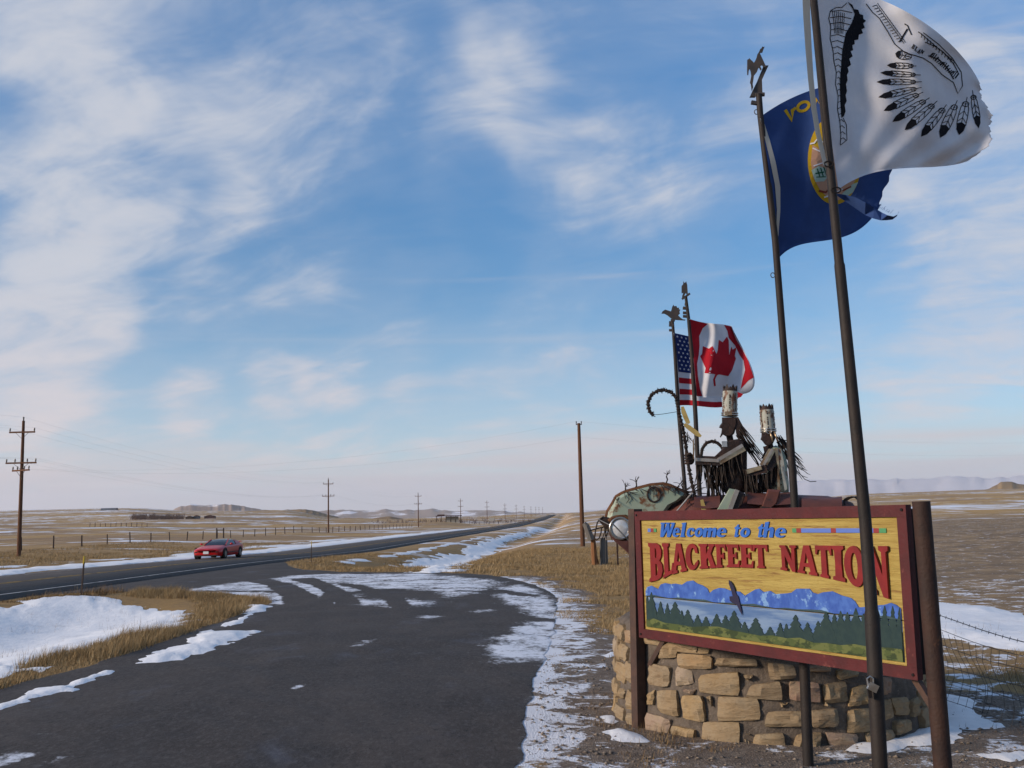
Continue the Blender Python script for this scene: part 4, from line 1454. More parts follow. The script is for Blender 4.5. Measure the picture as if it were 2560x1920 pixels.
def stroke(pts, w):
    """thin outline polygon following a polyline"""
    L_, R_ = [], []
    k = len(pts)
    for i in range(k):
        a, b = pts[max(0, i - 1)], pts[min(k - 1, i + 1)]
        dx_, dy_ = b[0] - a[0], b[1] - a[1]
        n = math.hypot(dx_, dy_) + 1e-9
        ww = w[i] if isinstance(w, (list, tuple)) else w
        L_.append((pts[i][0] - dy_ / n * ww / 2, pts[i][1] + dx_ / n * ww / 2))
        R_.append((pts[i][0] + dy_ / n * ww / 2, pts[i][1] - dx_ / n * ww / 2))
    return L_ + R_[::-1]


def flagpole(label, px, Y, radii, extra=None):
    """px: points down the pole (photo pixels); the last two give the lean it keeps to the ground"""
    pts = [P(x, y, Y) for x, y in px]
    d = (pts[-1] - pts[-2])
    t_ = (-0.25 - pts[-1].z) / d.z
    pts.append(pts[-1] + d * t_)
    root = thing('flagpole', (pts[-1].x, pts[-1].y, 0), label, 'flagpole')
    rr_ = list(radii) + [radii[-1]]
    mb = MB().tube(pts, rr_, 16)
    mb.build('shaft', M_POLE, root, smooth='auto')
    return root, pts


def plate(root, name, poly, Y, t=0.012, m=None):
    """flat cut-steel figure standing on the pole"""
    def fr(u, v, w):
        return P(u, v, Y) + Vector((0, w, 0))
    return MB().prism(poly, fr, t).build(name, m or M_CUT, root)


# pole of the white flag, in front of the sign
Y1 = 6.3
pole1, pp1 = flagpole('tall dark flagpole in front of the sign, flying the white feathered flag', [(2019, -150), (2034, 0), (2098, 656), (2099, 664), (2163, 1300), (2179, 1526), (2180, 1536), (2200, 1920)], Y1,
                      [0.023, 0.024, 0.0285, 0.0325, 0.0365, 0.037, 0.044, 0.0445])
for (x, y) in ((2090, 475), (2072, 410)):
    q = P(x, y, Y1 - 0.04)
    MB().tube([q + Vector((0.03 * math.cos(a), 0, 0.018 * math.sin(a))) for a in [i * math.pi / 5 for i in range(10)]], 0.005, 6, closed=True).build('snap_hook', M_DARK, pole1)
MB().bar(P(2168, 1690, Y1 - 0.06), P(2176, 1745, Y1 - 0.06), 0.02, 0.02).build('hasp', M_DARK, pole1)
lk = P(2182, 1718, Y1 - 0.085)
lock = thing('padlock', lk, 'small silver padlock hanging on the pole in front of the sign', 'padlock')
MB().box(lk, (0.055, 0.025, 0.045), Matrix.Rotation(0.5, 3, 'Y')).build('body', M_CHROME, lock)
MB().tube([lk + Vector((-0.018 - 0.01, 0, 0.012)), lk + Vector((-0.030, 0, 0.05)), lk + Vector((-0.012, 0, 0.062)), lk + Vector((0.006, 0, 0.048)), lk + Vector((0.004, 0, 0.015))], 0.005, 8).build('shackle', M_CHROME, lock)

# pole of the dark blue flag
Y2 = 8.8
pole2, pp2 = flagpole('dark flagpole flying the navy state flag, cut-out horse on top', [(1897, 236), (1901, 290), (1938, 600), (1963, 920), (1987, 1265), (1998, 1440), (1999, 1446), (2011, 1665), (2021, 1920)], Y2,
                      [0.027, 0.027, 0.029, 0.031, 0.033, 0.034, 0.042, 0.043, 0.0435])


def z3b(pts):
    return [(1850 + x * 0.1326, 100 + y * 0.1326) for x, y in pts]


plate(pole2, 'horse_cutout', z3b([(140, 370), (170, 355), (180, 335), (190, 362), (205, 365), (212, 385), (225, 380), (232, 400), (248, 405), (258, 432), (285, 395), (315, 330), (330, 265), (358, 225), (385, 165), (400, 160), (425, 118), (432, 130), (465, 125), (455, 150), (440, 185),
                                  (425, 230), (412, 235), (400, 228), (378, 250), (400, 300), (440, 385), (480, 475), (500, 520), (440, 510), (425, 470), (400, 475), (385, 500), (410, 550), (395, 570), (362, 515), (350, 525), (320, 600), (262, 672), (258, 720), (240, 830), (250, 890), (225, 960),
                                  (208, 830), (192, 800), (215, 670), (205, 590), (190, 545), (178, 545), (165, 585), (158, 655), (140, 650), (137, 560)]), Y2, 0.012)
plate(pole2, 'mounting_plate', z3b([(190, 1065), (250, 930), (330, 770), (450, 478), (540, 478), (415, 750), (425, 1000), (430, 1040), (300, 1045), (295, 1065)]), Y2 + 0.02, 0.03)
MB().tube([P(1889, 237, Y2), P(1911, 236, Y2)], 0.018, 10).build('collar', M_CUT, pole2)
MB().bar(P(1878, 256, Y2), P(1897, 259, Y2), 0.03, 0.03).build('pulley_arm', M_CUT, pole2)
for x, y in ((1891, 280), (1932, 688)):
    q = P(x, y, Y2)
    MB().tube([q + Vector((0.018 * math.cos(a), 0, 0.022 * math.sin(a))) for a in [i * math.pi / 5 for i in range(10)]], 0.004, 6, closed=True).build('ring', M_CUT, pole2)


def z4(pts):
    return [(1600 + x * 0.2169, 680 + y * 0.2169) for x, y in pts]


# the two poles behind the sculpture
Y3, Y4 = 15.3, 17.0
pole3, pp3 = flagpole('dark flagpole behind the riders flying the maple leaf flag', z4([(528, 285), (560, 540), (600, 980), (640, 1659)]) + [(1745, 1170), (1760, 1400)], Y3, [0.022, 0.026, 0.032, 0.034, 0.034, 0.034])
plate(pole3, 'figure_cutout', z4([(480, 160), (498, 140), (502, 105), (512, 125), (522, 122), (532, 105), (545, 150), (552, 250), (535, 255), (530, 240), (520, 255), (505, 290), (485, 310), (488, 270), (500, 240), (480, 245)]), Y3, 0.015)
MB().bar(P(*z4([(485, 312)])[0], Y3), P(*z4([(575, 248)])[0], Y3), 0.03, 0.03).build('mounting_plate', M_CUT, pole3)
for a in (370, 415, 470, 510):
    q = z4([(495 if a != 370 else 515, a), (545, a + 4)])
    MB().bar(P(*q[0], Y3), P(*q[1], Y3), 0.05 if a == 415 else 0.02, 0.04).build('bracket', M_CUT, pole3)
pole4, pp4 = flagpole('dark flagpole behind the riders flying the striped flag, cut-out eagle on top', z4([(375, 565), (400, 900), (440, 1550)]) + [(1712, 1215), (1722, 1360)], Y4, [0.024, 0.028, 0.032, 0.033, 0.033])
plate(pole4, 'eagle_cutout', z4([(248, 482), (258, 455), (290, 433), (330, 445), (358, 455), (372, 400), (388, 375), (395, 395), (420, 390), (428, 412), (452, 410), (448, 430), (466, 432), (455, 460), (462, 478), (440, 500), (470, 528), (495, 545), (525, 548), (520, 558), (470, 555), (420, 552), (380, 545), (355, 530), (320, 500), (285, 480), (262, 478)]), Y4, 0.02)
MB().bar(P(*z4([(355, 558)])[0], Y4), P(*z4([(400, 556)])[0], Y4), 0.05, 0.04).build('mounting_plate', M_CUT, pole4)
for a in (580, 612, 670):
    q = z4([(335, a), (385, a + 4)])
    MB().bar(P(*q[0], Y4), P(*q[1], Y4), 0.05 if a == 612 else 0.025, 0.04).build('bracket', M_CUT, pole4)

# ---- white flag with feathers
OX, OY, K3 = 1860, 0, 700 / 1659
fl1 = thing('flag', P(2050, 200, Y1), 'white flag printed with a ring of black-tipped feathers, nearest the viewer', 'flag')
cf = Cloth([[(425, -35), (740, -25), (1110, 165), (1385, 470)], [(465, 370), (800, 330), (1130, 470), (1440, 640)], [(508, 740), (850, 690), (1180, 735), (1465, 800)], [(560, 1122), (830, 1010), (1100, 990), (1335, 950)]],
           OX, OY, K3, Y1 + 0.02, lambda u, v: 0.5 * u * (1 - 0.3 * u) + 0.10 * np.sin(7.5 * u + 2.2 * v) * (0.25 + u) + 0.05 * np.sin(5 * v + 9 * u) * u + 0.016 * np.sin(23 * u + 9 * v + 2 * np.sin(7 * v)) * (0.3 + u) + 0.010 * np.sin(17 * v - 14 * u))
cf.sheet('cloth', M_FWHITE, fl1, nu=64, nv=72, rag=lambda v: 0.005 * np.sin(v * 143) + 0.007 * np.sin(v * 61 + 2) + 0.016 * np.sin(v * 17 + 1))
fe = []
tips = []
for (bx_, by_), (tx, ty), hw in (((985, 340), (895, 318), 24), ((1012, 392), (845, 388), 17), ((1035, 445), (805, 432), 16), ((1040, 485), (783, 487), 17), ((1040, 520), (795, 577), 19), ((1050, 550), (826, 657), 21), ((1088, 585), (877, 722), 22), ((1135, 605), (950, 772), 23),
                                 ((1192, 628), (1046, 810), 24), ((1258, 605), (1160, 817), 28), ((1318, 585), (1272, 802), 28), ((1352, 545), (1388, 762), 20)):
    dx_, dy_ = tx - bx_, ty - by_
    L_ = math.hypot(dx_, dy_)
    dx_, dy_ = dx_ / L_, dy_ / L_
    f = lambda a, b: (bx_ + dx_ * L_ * a - dy_ * hw * b, by_ + dy_ * L_ * a + dx_ * hw * b)
    tips.append([f(.70, -.98), f(.64, 0), f(.70, .98), f(.86, .8), f(1, 0), f(.86, -.8)])
    for sg in (-1, 1):
        fe.append(stroke([f(.10, .35 * sg), f(.26, .85 * sg), f(.5, 1.0 * sg), f(.72, .96 * sg)], 4.5))
        fe.append(stroke([f(.34, 0), f(.46, .85 * sg)], 3.5))
        fe.append(stroke([f(.52, 0), f(.64, .9 * sg)], 3.5))
    fe.append(stroke([f(-.04, 0), f(.66, 0)], 4))
    cxy = f(.15, 0)
    r_ = min(hw * 0.85, 20)
    ring = [(cxy[0] + r_ * math.cos(q * math.pi / 6), cxy[1] + r_ * 0.75 * math.sin(q * math.pi / 6)) for q in range(13)]
    fe.append(stroke(ring, 4))
    fe.append(stroke([(cxy[0] - 6, cxy[1]), (cxy[0] + 6, cxy[1])], 5))
for tp in tips:
    cf.decal('feather_tip', [tp], M_FBLACK, fl1)
cf.decal('feather_print', fe, M_FBLACK, fl1)
staff = [[(612, 12), (640, 30), (650, 55), (675, 60), (685, 85), (705, 92), (706, 112), (722, 125), (706, 140), (715, 165), (696, 175), (705, 198), (680, 205), (676, 235), (652, 240), (655, 262), (640, 270), (645, 298), (630, 305), (642, 335), (622, 350), (632, 385), (612, 400), (618, 425), (608, 445), (612, 475), (602, 500), (608, 540), (600, 565), (606, 600), (594, 625), (600, 660), (590, 690), (575, 700), (568, 600), (566, 480), (574, 380), (580, 300), (600, 200), (635, 140), (655, 85), (640, 50)]]
cf.decal('feather_staff', staff, M_FBLACK, fl1)
ln_ = [stroke([(608, 18), (578, 45), (545, 45), (510, 65), (500, 110), (512, 160), (508, 230), (525, 300), (530, 360), (545, 430), (540, 500), (556, 570), (552, 650), (566, 720), (572, 800), (568, 860)], 4.5), stroke([(585, 700), (605, 740), (608, 830), (570, 860)], 4)]
for q in range(22):
    y = 70 + q * 36
    xl = np.interp(y, [65, 230, 430, 650, 860], [503, 511, 546, 553, 570])
    xr = np.interp(y, [65, 140, 200, 300, 480, 700, 860], [640, 630, 598, 580, 568, 590, 606])
    ln_.append(stroke([(xl + 2, y), ((xl + xr) / 2, y - 9), (xr, y + 6)], 4))
for q in range(7):
    ln_.append(stroke([(520 + q * 12, 60 + q * 3), (530 + q * 10, 130), (535 + q * 8, 200)], 3.2))
cf.decal('staff_outline', ln_, M_FBLACK, fl1)
ml = [stroke([(722, 25), (760, 75), (800, 110), (850, 190), (890, 262), (950, 312), (1060, 345), (1110, 377), (1170, 442), (1240, 490), (1265, 555), (1292, 510), (1285, 430), (1232, 345), (1150, 262), (1060, 195)], 5),
      stroke([(920, 250), (968, 172)], 10), stroke([(950, 142), (968, 152), (992, 208)], 7), stroke([(1070, 250), (1130, 275), (1180, 310), (1240, 380), (1270, 440)], 5), stroke([(1090, 330), (1150, 350), (1200, 400), (1240, 470)], 7)]
for q in range(16):
    t_ = q / 15
    x, y = 1098 + 150 * t_, 335 + 130 * t_
    ml.append(stroke([(x, y), (x + 22, y - 22 - 10 * math.sin(q))], 6 if q % 3 else 9))
for q in range(14):
    t_ = q / 13
    x, y = 760 + 150 * t_, 40 + 210 * t_
    ml.append(stroke([(x, y), (x + 26, y - 8), (x + 34, y + 10)], 4))
    ml.append(stroke([(x + 30, y - 20), (x + 44, y + 4)], 3.5))
for q in range(12):
    t_ = q / 11
    x, y = 1030 + 190 * t_, 190 + 160 * t_
    ml.append(stroke([(x, y), (x + 24, y + 14), (x + 18, y + 34)], 5))
cf.decal('map_outline', ml, M_FBLACK, fl1)


def letters(txt, origin, adv, up, w=0.8):
    out = []
    for i, ch in enumerate(txt):
        if ch == ' ':
            continue
        out.append([[(origin[0] + adv[0] * (i + gx * w) + up[0] * gy, origin[1] + adv[1] * (i + gx * w) + up[1] * gy) for gx, gy in l] for l in GL[ch]])
    return out


cf.decal('map_lettering', letters('BLA', (988, 285), (17, 13), (14, -24)) + letters('N', (1040, 312), (20, 14), (12, -20)), M_FBLACK, fl1, size=30)
hd = [(345, -30), (352, 0), (368, 260), (385, 520), (410, 720), (450, 880), (490, 1000), (495, 1100), (478, 1010), (430, 880), (402, 720), (372, 520)]
path = [(368, -40), (372, 100), (382, 280), (396, 470), (414, 640), (436, 780), (462, 890), (482, 980)]
wd = [46, 42, 38, 34, 32, 30, 28, 24]
mb = MB()
for sg in (0, 0.003):
    a = [P(OX + (x - w_ / 2) * K3, y * K3, Y1 - 0.05 + sg) for (x, y), w_ in zip(path, wd)]
    b = [P(OX + (x + w_ / 2) * K3, y * K3, Y1 - 0.03 + sg) for (x, y), w_ in zip(path, wd)]
    mb.add(a + b, [(i, i + 1, len(a) + i + 1, len(a) + i) for i in range(len(a) - 1)])
mb.build('halyard_strap', M_FCREAM, fl1, smooth=True)

# ---- navy flag
fl2 = thing('flag', P(1960, 400, Y2), 'navy blue flag with gold letters and a gold-rimmed landscape seal', 'flag')
cn = Cloth([[(100, 690), (330, 560), (600, 495), (860, 545)], [(140, 960), (385, 850), (640, 800), (870, 820)], [(178, 1240), (400, 1165), (640, 1100), (850, 1060)], [(200, 1538), (380, 1440), (600, 1400), (800, 1230)]],
           OX, OY, K3, Y2 - 0.02, lambda u, v: 0.55 * u + 0.09 * np.sin(8 * u + 2.0 * v) * (0.2 + u) + 0.04 * np.sin(6 * v + 3) + 0.014 * np.sin(19 * u + 8 * v) + 0.009 * np.sin(15 * v - 9 * u))
cn.sheet('cloth', M_FBLUE, fl2, rag=lambda v: 0.012 * np.sin(v * 47) + 0.03 * np.sin(v * 13))
cn.decal('hem', [[(92, 700), (112, 715), (150, 830), (185, 960), (212, 1110), (212, 1250), (200, 1400), (192, 1500), (178, 1535), (186, 1400), (192, 1240), (180, 1090), (150, 940), (118, 810)]], M_FCREAM, fl2, lift=0.006)
sc_ = ell(535, 950, 158, 262, 40)
seal = cn.decal('seal', [sc_], M_FGOLD, fl2, lift=0.004)
cn.decal('seal_ground', [[(405, 860), (470, 900), (540, 880), (620, 900), (665, 870), (678, 960), (660, 1060), (610, 1150), (560, 1185), (510, 1185), (450, 1130), (408, 1050), (395, 960)]], M_FPEACH, seal, lift=0.006)
for q in ([(398, 1010), (440, 985), (480, 1000), (500, 1040), (470, 1075), (420, 1078)], [(575, 1150), (640, 1090), (672, 1080), (640, 1140), (590, 1170)]):
    cn.decal('seal_water', [q], M_FTEAL, seal, lift=0.008)
cn.decal('seal_trees', [stroke([(420, 1030), (470, 1020)], 8), stroke([(430, 1000), (445, 1045)], 7), stroke([(450, 995), (465, 1045)], 7), stroke([(468, 990), (485, 1040)], 7), stroke([(425, 1050), (480, 1048)], 6)], M_FDKGREEN, seal, lift=0.0095)
cn.decal('seal_mountain', [stroke([(390, 855), (415, 850), (440, 815), (470, 850), (500, 800), (560, 850), (620, 820), (660, 860)], 9), stroke([(405, 880), (450, 900), (480, 960), (410, 985)], 8), stroke([(470, 1170), (530, 1150), (580, 1120)], 8)], M_FWHITE, seal, lift=0.0095)
for q in (stroke([(440, 1130), (480, 1140), (500, 1120)], 12), stroke([(580, 1130), (630, 1105)], 9)):
    cn.decal('seal_tool', [q], M_FBROWN, seal, lift=0.0095)
cn.decal('letter', [stroke([(243, 652), (283, 715), (285, 655), (306, 640)], [20, 22, 22, 16])], M_FGOLD, fl2, lift=0.004, size=25)
cn.decal('letter', [[[(x * math.cos(-.5) - y * math.sin(-.5) + 350, x * math.sin(-.5) + y * math.cos(-.5) + 632) for x, y in ell(0, 0, 46, 33, 20)], [(x * math.cos(-.5) - y * math.sin(-.5) + 350, x * math.sin(-.5) + y * math.cos(-.5) + 632) for x, y in ell(0, 0, 27, 16, 14)]]], M_FGOLD, fl2, lift=0.004, size=25)
cn.decal('letter', [stroke([(408, 640), (430, 588), (450, 622), (476, 568)], [18, 20, 20, 18])], M_FGOLD, fl2, lift=0.004, size=25)
for bx_ in (520, 600, 680):
    cn.decal('letter', [stroke([(bx_, 600), (bx_ + 20, 540), (bx_ + 45, 595)], 18)], M_FGOLD, fl2, lift=0.004, size=25)
tp = [(545, 1150), (600, 1172), (660, 1200), (720, 1236), (770, 1262), (815, 1282), (850, 1290), (885, 1292), (910, 1276), (919, 1254)]
tw = [8, 36, 62, 74, 66, 48, 30, 18, 10, 4]
mb = MB()
for sg in (0, 0.004):
    ring = [P(OX + (x) * K3, (y - w_ / 2) * K3, Y2 - 0.10 + 0.05 * math.sin(i * 1.7) + sg) for i, ((x, y), w_) in enumerate(zip(tp, tw))]
    ring2 = [P(OX + (x - 4) * K3, (y + w_ / 2) * K3, Y2 - 0.05 + 0.05 * math.sin(i) + sg) for i, ((x, y), w_) in enumerate(zip(tp, tw))]
    mb.add(ring + ring2, [(i, i + 1, len(tp) + i + 1, len(tp) + i) for i in range(len(tp) - 1)])
for i in range(26):
    x = 640 + i * 9
    y = np.interp(x, [545, 700, 800, 890], [1140, 1185, 1235, 1280]) - 2
    a, b = P(OX + x * K3, y * K3, Y2 - 0.09), P(OX + (x + 14 + 8 * math.sin(i * 2.3)) * K3, (y - 16 - 8 * math.sin(i * 1.3)) * K3, Y2 - 0.09)
    mb.tube([a, b], [0.002, 0.001], 3)
mb.build('torn_strip', M_FBLUE, fl2)

# ---- maple leaf flag
fl3 = thing('flag', P(1780, 880, Y3), 'red and white maple leaf flag blowing behind the riders', 'flag')
K4 = 0.2169
cm = Cloth([[(572, 540), (760, 585), (930, 602), (1058, 625)], [(602, 840), (800, 830), (1010, 815), (1185, 880)], [(630, 1140), (820, 1150), (1020, 1150), (1318, 1215)], [(655, 1432), (830, 1450), (1000, 1440), (1190, 1405)]],
           1600, 680, K4, Y3 - 0.03, lambda u, v: 0.35 * u + 0.10 * np.sin(9 * u + 2.5 * v) * (0.3 + u) + 0.05 * np.sin(7 * v) + 0.015 * np.sin(21 * u + 7 * v))
cm.sheet('cloth', M_FWHITE, fl3)
cm.decal('red_band', [[(575, 545), (780, 598), (720, 650), (680, 740), (685, 850), (675, 960), (655, 1060), (665, 1200), (690, 1340), (720, 1432), (655, 1428), (630, 1140), (602, 840)]], M_FRED, fl3, lift=0.005)
cm.decal('red_band', [[(965, 610), (1050, 630), (1065, 680), (1110, 780), (1180, 890), (1250, 1030), (1310, 1215), (1250, 1250), (1205, 1300), (1160, 1350), (1185, 1230), (1212, 1130), (1195, 1020), (1150, 960), (1095, 850), (1020, 760), (1005, 680)]], M_FRED, fl3, lift=0.005)
cm.decal('maple_leaf', [[(905, 1180), (1015, 1200), (1060, 1130), (1105, 998), (1090, 968), (1108, 872), (1065, 895), (1050, 860), (1025, 960), (1020, 790), (1000, 745), (950, 810), (905, 780), (895, 900), (880, 945), (862, 910), (835, 855), (795, 885), (722, 855), (715, 945), (690, 970), (758, 1110), (745, 1165), (866, 1178), (840, 1240), (850, 1315), (872, 1312), (862, 1240), (885, 1190)][::-1]], M_FRED, fl3, lift=0.005)
mb = MB()
for sg in (0, 0.004):
    mb.add([P(*z4([q])[0], Y3 + 0.1 + sg) for q in ((1110, 1380), (1190, 1405), (1165, 1440), (1120, 1455))], [(0, 1, 2, 3)])
mb.build('torn_corner', M_FRED, fl3)

# ---- striped flag
fl4 = thing('flag', P(1700, 900, Y4), 'red, white and blue striped flag with stars behind the maple leaf flag', 'flag')
cs = Cloth([[(388, 702), (560, 740), (740, 775), (900, 790)], [(415, 978), (585, 1005), (760, 1030), (915, 1040)], [(440, 1260), (600, 1275), (780, 1290), (930, 1295)], [(448, 1540), (620, 1540), (790, 1558), (948, 1556)]],
           1600, 680, K4, Y4 - 0.03, lambda u, v: 0.3 * u + 0.08 * np.sin(8 * u + v))
cs.sheet('cloth', M_FWHITE, fl4, 40, 26)
cb = 1 - 6 * 0.0775
for i in range(13):
    if i % 2 == 0:
        v0 = cb * i / 7 if i < 7 else cb + (i - 7) * 0.0775
        v1 = cb * (i + 1) / 7 if i < 7 else cb + (i - 6) * 0.0775
        cs.decal('stripe', [[(0.02 if i >= 7 else 0.62, v0), (1.0, v0), (1.0, v1), (0.02 if i >= 7 else 0.62, v1)]], M_FRED, fl4, uv=True, size=0.08)
canton = cs.decal('canton', [[(0.02, 0.0), (0.62, 0.0), (0.62, cb), (0.02, cb)]], M_FUSBLUE, fl4, uv=True, size=0.08)
for r_ in range(9):
    for c_ in range(6 if r_ % 2 == 0 else 5):
        cu = 0.02 + 0.6 * (c_ + (0.5 if r_ % 2 == 0 else 1.0)) / 6
        cv = cb * (r_ + 0.8) / 9.6
        st = [(cu + (0.030 if q % 2 == 0 else 0.013) * math.sin(q * math.pi / 5) * 1.0, cv - (0.019 if q % 2 == 0 else 0.008) * math.cos(q * math.pi / 5)) for q in range(10)]
        cs.decal('star', [st], M_FWHITE, canton, uv=True, size=1, lift=0.007, back=False)


# ------------------------------------------------------------------ scrap-metal horse and riders
YH = 11.2
M_RUSTD = mat('dark_rusty_iron', (0.020, 0.012, 0.010), (0.038, 0.018, 0.013), rough=0.7, scale=9, bump=0.5, bscale=30, c3=(0.11, 0.045, 0.02), lo3=0.6, hi3=0.72, scale3=12, spec=0.4)
M_RUSTR = mat('red_brown_car_panel', (0.125, 0.042, 0.030), (0.085, 0.030, 0.024), rough=0.55, scale=5, bump=0.2, bscale=20, c3=(0.030, 0.018, 0.018), lo3=0.60, hi3=0.70, scale3=6, spec=0.45)
M_MINT = mat('pale_green_car_panel', (0.255, 0.315, 0.235), (0.30, 0.34, 0.26), rough=0.45, scale=4, c3=(0.15, 0.06, 0.022), lo3=0.53, hi3=0.62, scale3=5.5, spec=0.4)
M_PALE = mat('chalky_painted_sheet', (0.27, 0.28, 0.24), (0.34, 0.34, 0.30), rough=0.55, scale=6, c3=(0.12, 0.05, 0.025), lo3=0.51, hi3=0.60, scale3=14, spec=0.35, stretch=(1, 1, 0.5))
M_TRIM = mat('grey_trim_strip', (0.36, 0.34, 0.32), (0.28, 0.25, 0.22), rough=0.45, scale=10, metal=0.3)
M_TAN = mat('tan_feather_sheet', (0.44, 0.33, 0.12), (0.36, 0.25, 0.08), rough=0.6, scale=14, c3=(0.16, 0.09, 0.03), lo3=0.62, hi3=0.72, scale3=25)
M_BRASS = mat('tarnished_bumper_metal', (0.50, 0.40, 0.26), (0.26, 0.14, 0.07), rough=0.35, metal=0.75, scale=9)
M_LENS = mat('headlight_glass', (0.72, 0.72, 0.72), (0.55, 0.54, 0.52), rough=0.12, scale=5, spec=0.6, metal=0.25)
M_WIRE = mat('frayed_wire', (0.012, 0.009, 0.008), (0.030, 0.017, 0.012), rough=0.75, scale=20)
M_ORUST = mat('orange_rust_edge', (0.085, 0.035, 0.017), (0.14, 0.058, 0.022), rough=0.85, scale=14, bump=.5, bscale=40)


def zA(x, y, Y=YH):
    return P(1680 + x * 0.2049, 940 + y * 0.2049, Y)


def zB(x, y, Y=YH):
    return P(1470 + x * 0.1568, 1160 + y * 0.1568, Y)


def z2(x, y, Y=YH):
    return P(1460 + x * 0.2893, 920 + y * 0.2893, Y)


def dome(mb, poly, fpx, Y, t, bulge=0.04, inset=0.82):
    """sheet-metal shell: outline at the back, at the rim and drawn in towards a raised middle"""
    from mathutils.geometry import tessellate_polygon
    n = len(poly)
    cx = sum(p[0] for p in poly) / n
    cy_ = sum(p[1] for p in poly) / n
    inn = [(cx + (x - cx) * inset, cy_ + (y - cy_) * inset) for x, y in poly]
    vs_ = [fpx(x, y, Y + t) for x, y in poly] + [fpx(x, y, Y) for x, y in poly] + [fpx(x, y, Y - bulge) for x, y in inn]
    fs = []
    for k in range(2):
        for i in range(n):
            j = (i + 1) % n
            fs.append((k * n + i, k * n + j, (k + 1) * n + j, (k + 1) * n + i))
    tri = tessellate_polygon([[Vector((a, b, 0)) for a, b in inn]])
    fs += [(2 * n + a, 2 * n + b, 2 * n + c) for a, b, c in tri]
    fs += [(a, b, c) for a, b, c in tessellate_polygon([[Vector((a, b, 0)) for a, b in poly]])]
    mb.add(vs_, fs)
    return mb


rw = random.Random(5)


def strands(mb, starts, length, drop, r=0.004, spread=0.03, n=5, toward=(0, 0, 0)):
    for p in starts:
        q = Vector(p)
        L_ = length * rw.uniform(0.6, 1.15)
        d = Vector(drop) + Vector((rw.uniform(-1, 1), rw.uniform(-1, 1), rw.uniform(-1, 1))) * spread
        pts = [q]
        for i in range(n):
            d = d + Vector((rw.uniform(-1, 1), rw.uniform(-1, 1), rw.uniform(-0.6, 0.6))) * spread * 1.2 + Vector(toward) * 0.1
            pts.append(pts[-1] + d.normalized() * L_ / n)
        mb.tube(pts, [r] * (len(pts) - 1) + [r * 0.4], 4)
    return mb


def stuff(o):
    o['kind'] = 'stuff'
    return o


# ---- horse
horse = thing('metal_horse', (2.5, YH, PH + 0.03), 'scrap-metal horse with pale green neck and headlight eye on the stone base', 'sculpture')
spine = [(1640, 1345, .13), (1672, 1330, .22), (1730, 1308, .285), (1800, 1306, .295), (1860, 1309, .30), (1930, 1306, .31), (2000, 1309, .305), (2070, 1308, .29), (2115, 1312, .25), (2142, 1325, .15)]
MB().tube([P(x, y, YH) for x, y, r in spine], [r for *_, r in spine], 20).build('barrel', M_RUSTR, horse, smooth=True)
for (xa, xb, y0, dy_) in ((1735, 1800, 1238, 3), (1868, 1985, 1229, 4), (2004, 2105, 1241, 3)):
    mb = MB()
    mb.grid(lambda u, v: P(xa + (xb - xa) * u, y0 + dy_ * math.sin(u * 3.1) + 30 * v * v, YH - 0.16 * math.sin(v * 1.6) - 0.12 - 0.05 * v), 8, 4)
    mb.build('body_panel', M_RUSTR, horse, smooth=True)
neck = [(300, 880), (325, 760), (400, 640), (460, 530), (540, 485), (620, 450), (800, 400), (1000, 350), (1200, 332), (1300, 355), (1400, 400), (1500, 445), (1580, 490), (1490, 570), (1330, 650), (1250, 760), (1150, 900), (900, 1000), (700, 1050), (650, 870), (560, 832), (450, 838), (380, 870)]
dome(MB(), neck, zB, YH - 0.10, 0.22, 0.045, 0.86).build('neck_panel', M_MINT, horse, smooth='auto')
MB().tube([zB(x, y - 6, YH - 0.05) for x, y in neck[:13]], 0.026, 8).build('crest', M_ORUST, horse, smooth=True)
MB().tube([zB(x, y + 12, YH - 0.14) for x, y in ((330, 900), (390, 850), (460, 828), (560, 822), (640, 850), (690, 910))], 0.020, 8).build('cheek_rim', M_ORUST, horse, smooth=True)
MB().tube([zB(1050 + 105 * math.cos(a), 485 + 120 * math.sin(a), YH - 0.150) for a in [i * math.pi / 9 for i in range(-3, 16)]], 0.010, 6).build('rust_ring', M_RUSTD, horse)
dome(MB(), [(1290, 650), (1560, 500), (1640, 480), (1700, 560), (1640, 700), (1500, 780), (1260, 780)], zB, YH - 0.05, 0.2, 0.03).build('shoulder_plate', M_RUSTD, horse, smooth='auto')
MB().tube([zB(1660, 460, YH - 0.22), zB(1400, 770, YH - 0.24)], 0.009, 6).build('rein_rod', M_TRIM, horse)
hc = zB(515, 1025, YH - 0.16)
MB().tube([hc + Vector((0.108 * math.cos(a), 0, 0.108 * math.sin(a))) for a in [i * math.pi / 16 for i in range(32)]], 0.014, 8, closed=True).build('headlight_rim', M_CHROME, horse, smooth=True)
mb = MB()
mb.ball(hc + Vector((0, 0.02, 0)), 0.104, 24, 12, (1, 0.35, 1))
mb.build('headlight', M_LENS, horse, smooth=True)
dome(MB(), [(320, 880), (500, 820), (640, 850), (740, 960), (760, 1150), (680, 1240), (520, 1230), (400, 1190), (330, 1080)], zB, YH - 0.10, 0.2, 0.02).build('cheek', M_RUSTD, horse, smooth='auto')
dome(MB(), [(330, 1060), (345, 1130), (420, 1230), (560, 1350), (690, 1470), (790, 1420), (790, 1200), (660, 1215), (520, 1220), (410, 1150)], zB, YH - 0.13, 0.15, 0.02).build('jaw', M_RUSTR, horse, smooth='auto')
dome(MB(), [(155, 880), (240, 840), (330, 850), (400, 940), (370, 1010), (330, 1060), (260, 1000), (205, 950)], zB, YH - 0.12, 0.14, 0.02).build('muzzle', M_RUSTD, horse, smooth='auto')
